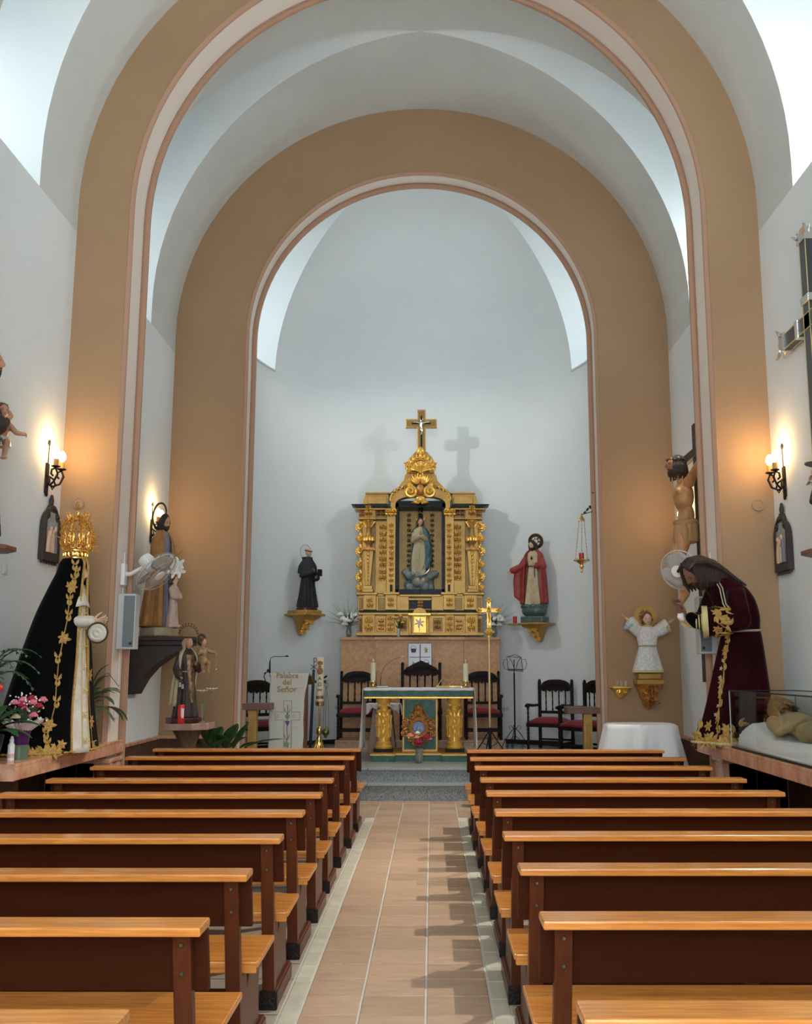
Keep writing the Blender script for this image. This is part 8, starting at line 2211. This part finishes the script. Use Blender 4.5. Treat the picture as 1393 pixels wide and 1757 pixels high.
g = G(); g.lathe([(.14, 0), (.15, .03), (.13, .05)], 18); obj('base', g, WOOD_B, t, smooth=True)
obj('robe', robe_mesh(H, [(a, b, c + .035, d * .75, e * .75, f_) for a, b, c, d, e, f_ in ROBE], .1, 8, 1., AA), BROWNHAB, t, remesh=.012, sm=2)
for A, sd in ((AA[0], 1), (AA[1], -1)): put_hand(t, H, A, sd, .5, 2., SKIN)
head(t, (0, -.03, 1.33), .19, 0, .1, 0, SKIN, HAIR, 'long', True)
cc = at(2, 748, q.y - .02); Mi = (T(*t.location) @ R(radians(90), 'Z')).inverted(); c0_ = Mi @ cc
c0_ = (T(*t.location) @ R(radians(90), 'Z')).inverted() @ cc; Zr = R(radians(-70), 'Z'); Z = lambda x, y, z: tuple(c0_ + Zr @ Vector((x, y, z)))
g = G(); g.ell(Z(0, 0, .04), (.06, .05, .085), 12, 9); g.ell(Z(0, 0, -.05), (.065, .06, .05), 12, 8); g.tube([Z(0, 0, .1), Z(0, -.01, .15)], [.03, .026], 8)
limb(g, [Z(.055, 0, .085), Z(.11, -.01, .03), Z(.17, -.03, .02)], [.026, .021, .016], 10); limb(g, [Z(-.055, 0, .085), Z(-.11, -.03, .05), Z(-.12, -.06, -.01)], [.026, .021, .016], 10)
for sd in (-1, 1): limb(g, [Z(sd * .035, -.02, -.06), Z(sd * .05, -.11, -.07), Z(sd * .04, -.12, -.18)], [.036, .028, .018], 10); g.ell(Z(sd * .04, -.14, -.20), (.016, .035, .014), 8, 6)
cb = obj('child_body', g, SKIN, t, remesh=.008, sm=3)
g = G(); hand(g, align(Z(.17, -.03, .02), (1, -.1, .0), 1.5), .06, .5, 1); obj('hand', g, SKIN, cb, smooth=True); g = G(); hand(g, align(Z(-.12, -.06, -.01), (0, -.4, -1), 0), .06, .5, -1); obj('hand', g, SKIN, cb, smooth=True)
g = G(); loft(g, [tuple(c0_ + Vector((0, 0, z)))[:2] + (c0_.z + z, rx, ry, 1) for z, rx, ry in ((-.09, .072, .075), (-.05, .075, .072), (-.01, .064, .056))], .06, 7, nu=30, nv=6); obj('loincloth', g, SILVER, cb, smooth=True)
head(t, Z(0, -.01, .20), .115, radians(-50), .1, 0, SKIN, HAIR_B, 'curly')
q = wall_pt(1381, 945, 1, .30)
shelf('brown wooden wall shelf at the right edge, below the dark halo', WR, q.y - .05, q.z, 1, .46, .32)
t = thing('haloed_statue', 'robed statue on the right-edge shelf, only its dark flat halo in view', 'statue', (WR - .14, q.y - .1, q.z), radians(-30)); H = (at(1381, 806, q.y).z - q.z) / 1.02
obj('robe', robe_mesh(H, ROBE, .1, 8, 1., (((-.12, 0, .76), (-.16, -.04, .6), (-.05, -.15, .62)), ((.12, 0, .76), (.16, -.04, .6), (.05, -.15, .62)))), BROWNHAB, t, remesh=.010, sm=2)
head(t, (0, -.02, .93 * H), .15 * H, 0, .1, 0, SKIN, HAIR, 'long')
g = G(); g.M = T(-.0, -.02, H * 1.03) @ R(.12, 'Y'); g.lathe([(.02, 0), (.15, .004), (.152, .012), (.05, .03), (.01, .034)], 26); obj('halo', g, BRONZE, t, smooth=True)
# ornate dark cross with silver ends on the right wall
pc = wall_pt(1389, 560, 1, .07); tipf = wall_pt(1345, 592, 1, .06); top = wall_pt(1388, 388, 1, .07)
cyy, czz = pc.y, (tipf.z)
t = thing('ornate_cross', 'dark cross with gilt edges and silver filigree ends, high on the right wall', 'cross', (WR, cyy, czz), -pi / 2)
# local: x = towards the camera(-y world), -y = into the room
hl = tipf.y - cyy; vt_ = top.z - czz
def arm_(x0, x1, z0, z1):
    horizontal = abs(x1 - x0) > abs(z1 - z0); g = G(); g.box(x0, x1, -.09, -.02, z0, z1); a = obj('beam', g, mat('blue_grey_enamel', (.055, .065, .07), .35) if 'blue_grey_enamel' not in MATS else MATS['blue_grey_enamel'], t, bevel=.004)
    g = G()
    if horizontal:
        for z in (z0, z1): g.tube([(x0, -.09, z), (x1, -.09, z)], .005, 6); g.tube([(x0, -.02, z), (x1, -.02, z)], .005, 6)
    else:
        for x in (x0, x1): g.tube([(x, -.09, z0), (x, -.09, z1)], .005, 6); g.tube([(x, -.02, z0), (x, -.02, z1)], .005, 6)
    obj('gilt_edge', g, LACE, a, smooth=True)
    g = G()
    if horizontal: g.box(x0 * .35 - .035, x0 * .35 + .035, -.105, -.012, z0 - .018, z1 + .018); g.box(x1 * .35 - .035, x1 * .35 + .035, -.105, -.012, z0 - .018, z1 + .018)
    else: g.box(x0 - .018, x1 + .018, -.105, -.012, .15, .22)
    obj('silver_band', g, SILVER, a, bevel=.008)
arm_(-.065, .065, -1.35, vt_); arm_(-hl, hl, -.065, .065)
g = G(); g.box(-.03, .03, -.02, -.002, -.5, -.4); g.box(-.03, .03, -.02, -.002, .4, .5); obj('wall_spacer', g, IRON, t)
for (x, z, a) in ((-hl, 0, pi), (hl, 0, 0), (0, vt_, pi / 2), (0, -1.35, -pi / 2)):
    g = G(); g.M = T(x, -.055, z) @ R(-a, 'Y')
    g.box(-.09, .0, -.052, .052, -.085, .085); g.ell((.01, 0, 0), (.05, .05, .07), 10, 8)
    for sd in (-1, 1): scroll(g, (-.0, sd * .075), .035, 1.3, .012, d=sd, a0=0, y=-.04, n=14); acanthus(g, (-.04, sd * .06), sd * .9, .10, .022, -.05, .02, 0)
    for sd in (-1, 1): g.tube([(-.02, 0, sd * .07), (.03, 0, sd * .11)], [.02, .006], 6)
    obj('silver_end', g, SILVER, t, smooth=True)
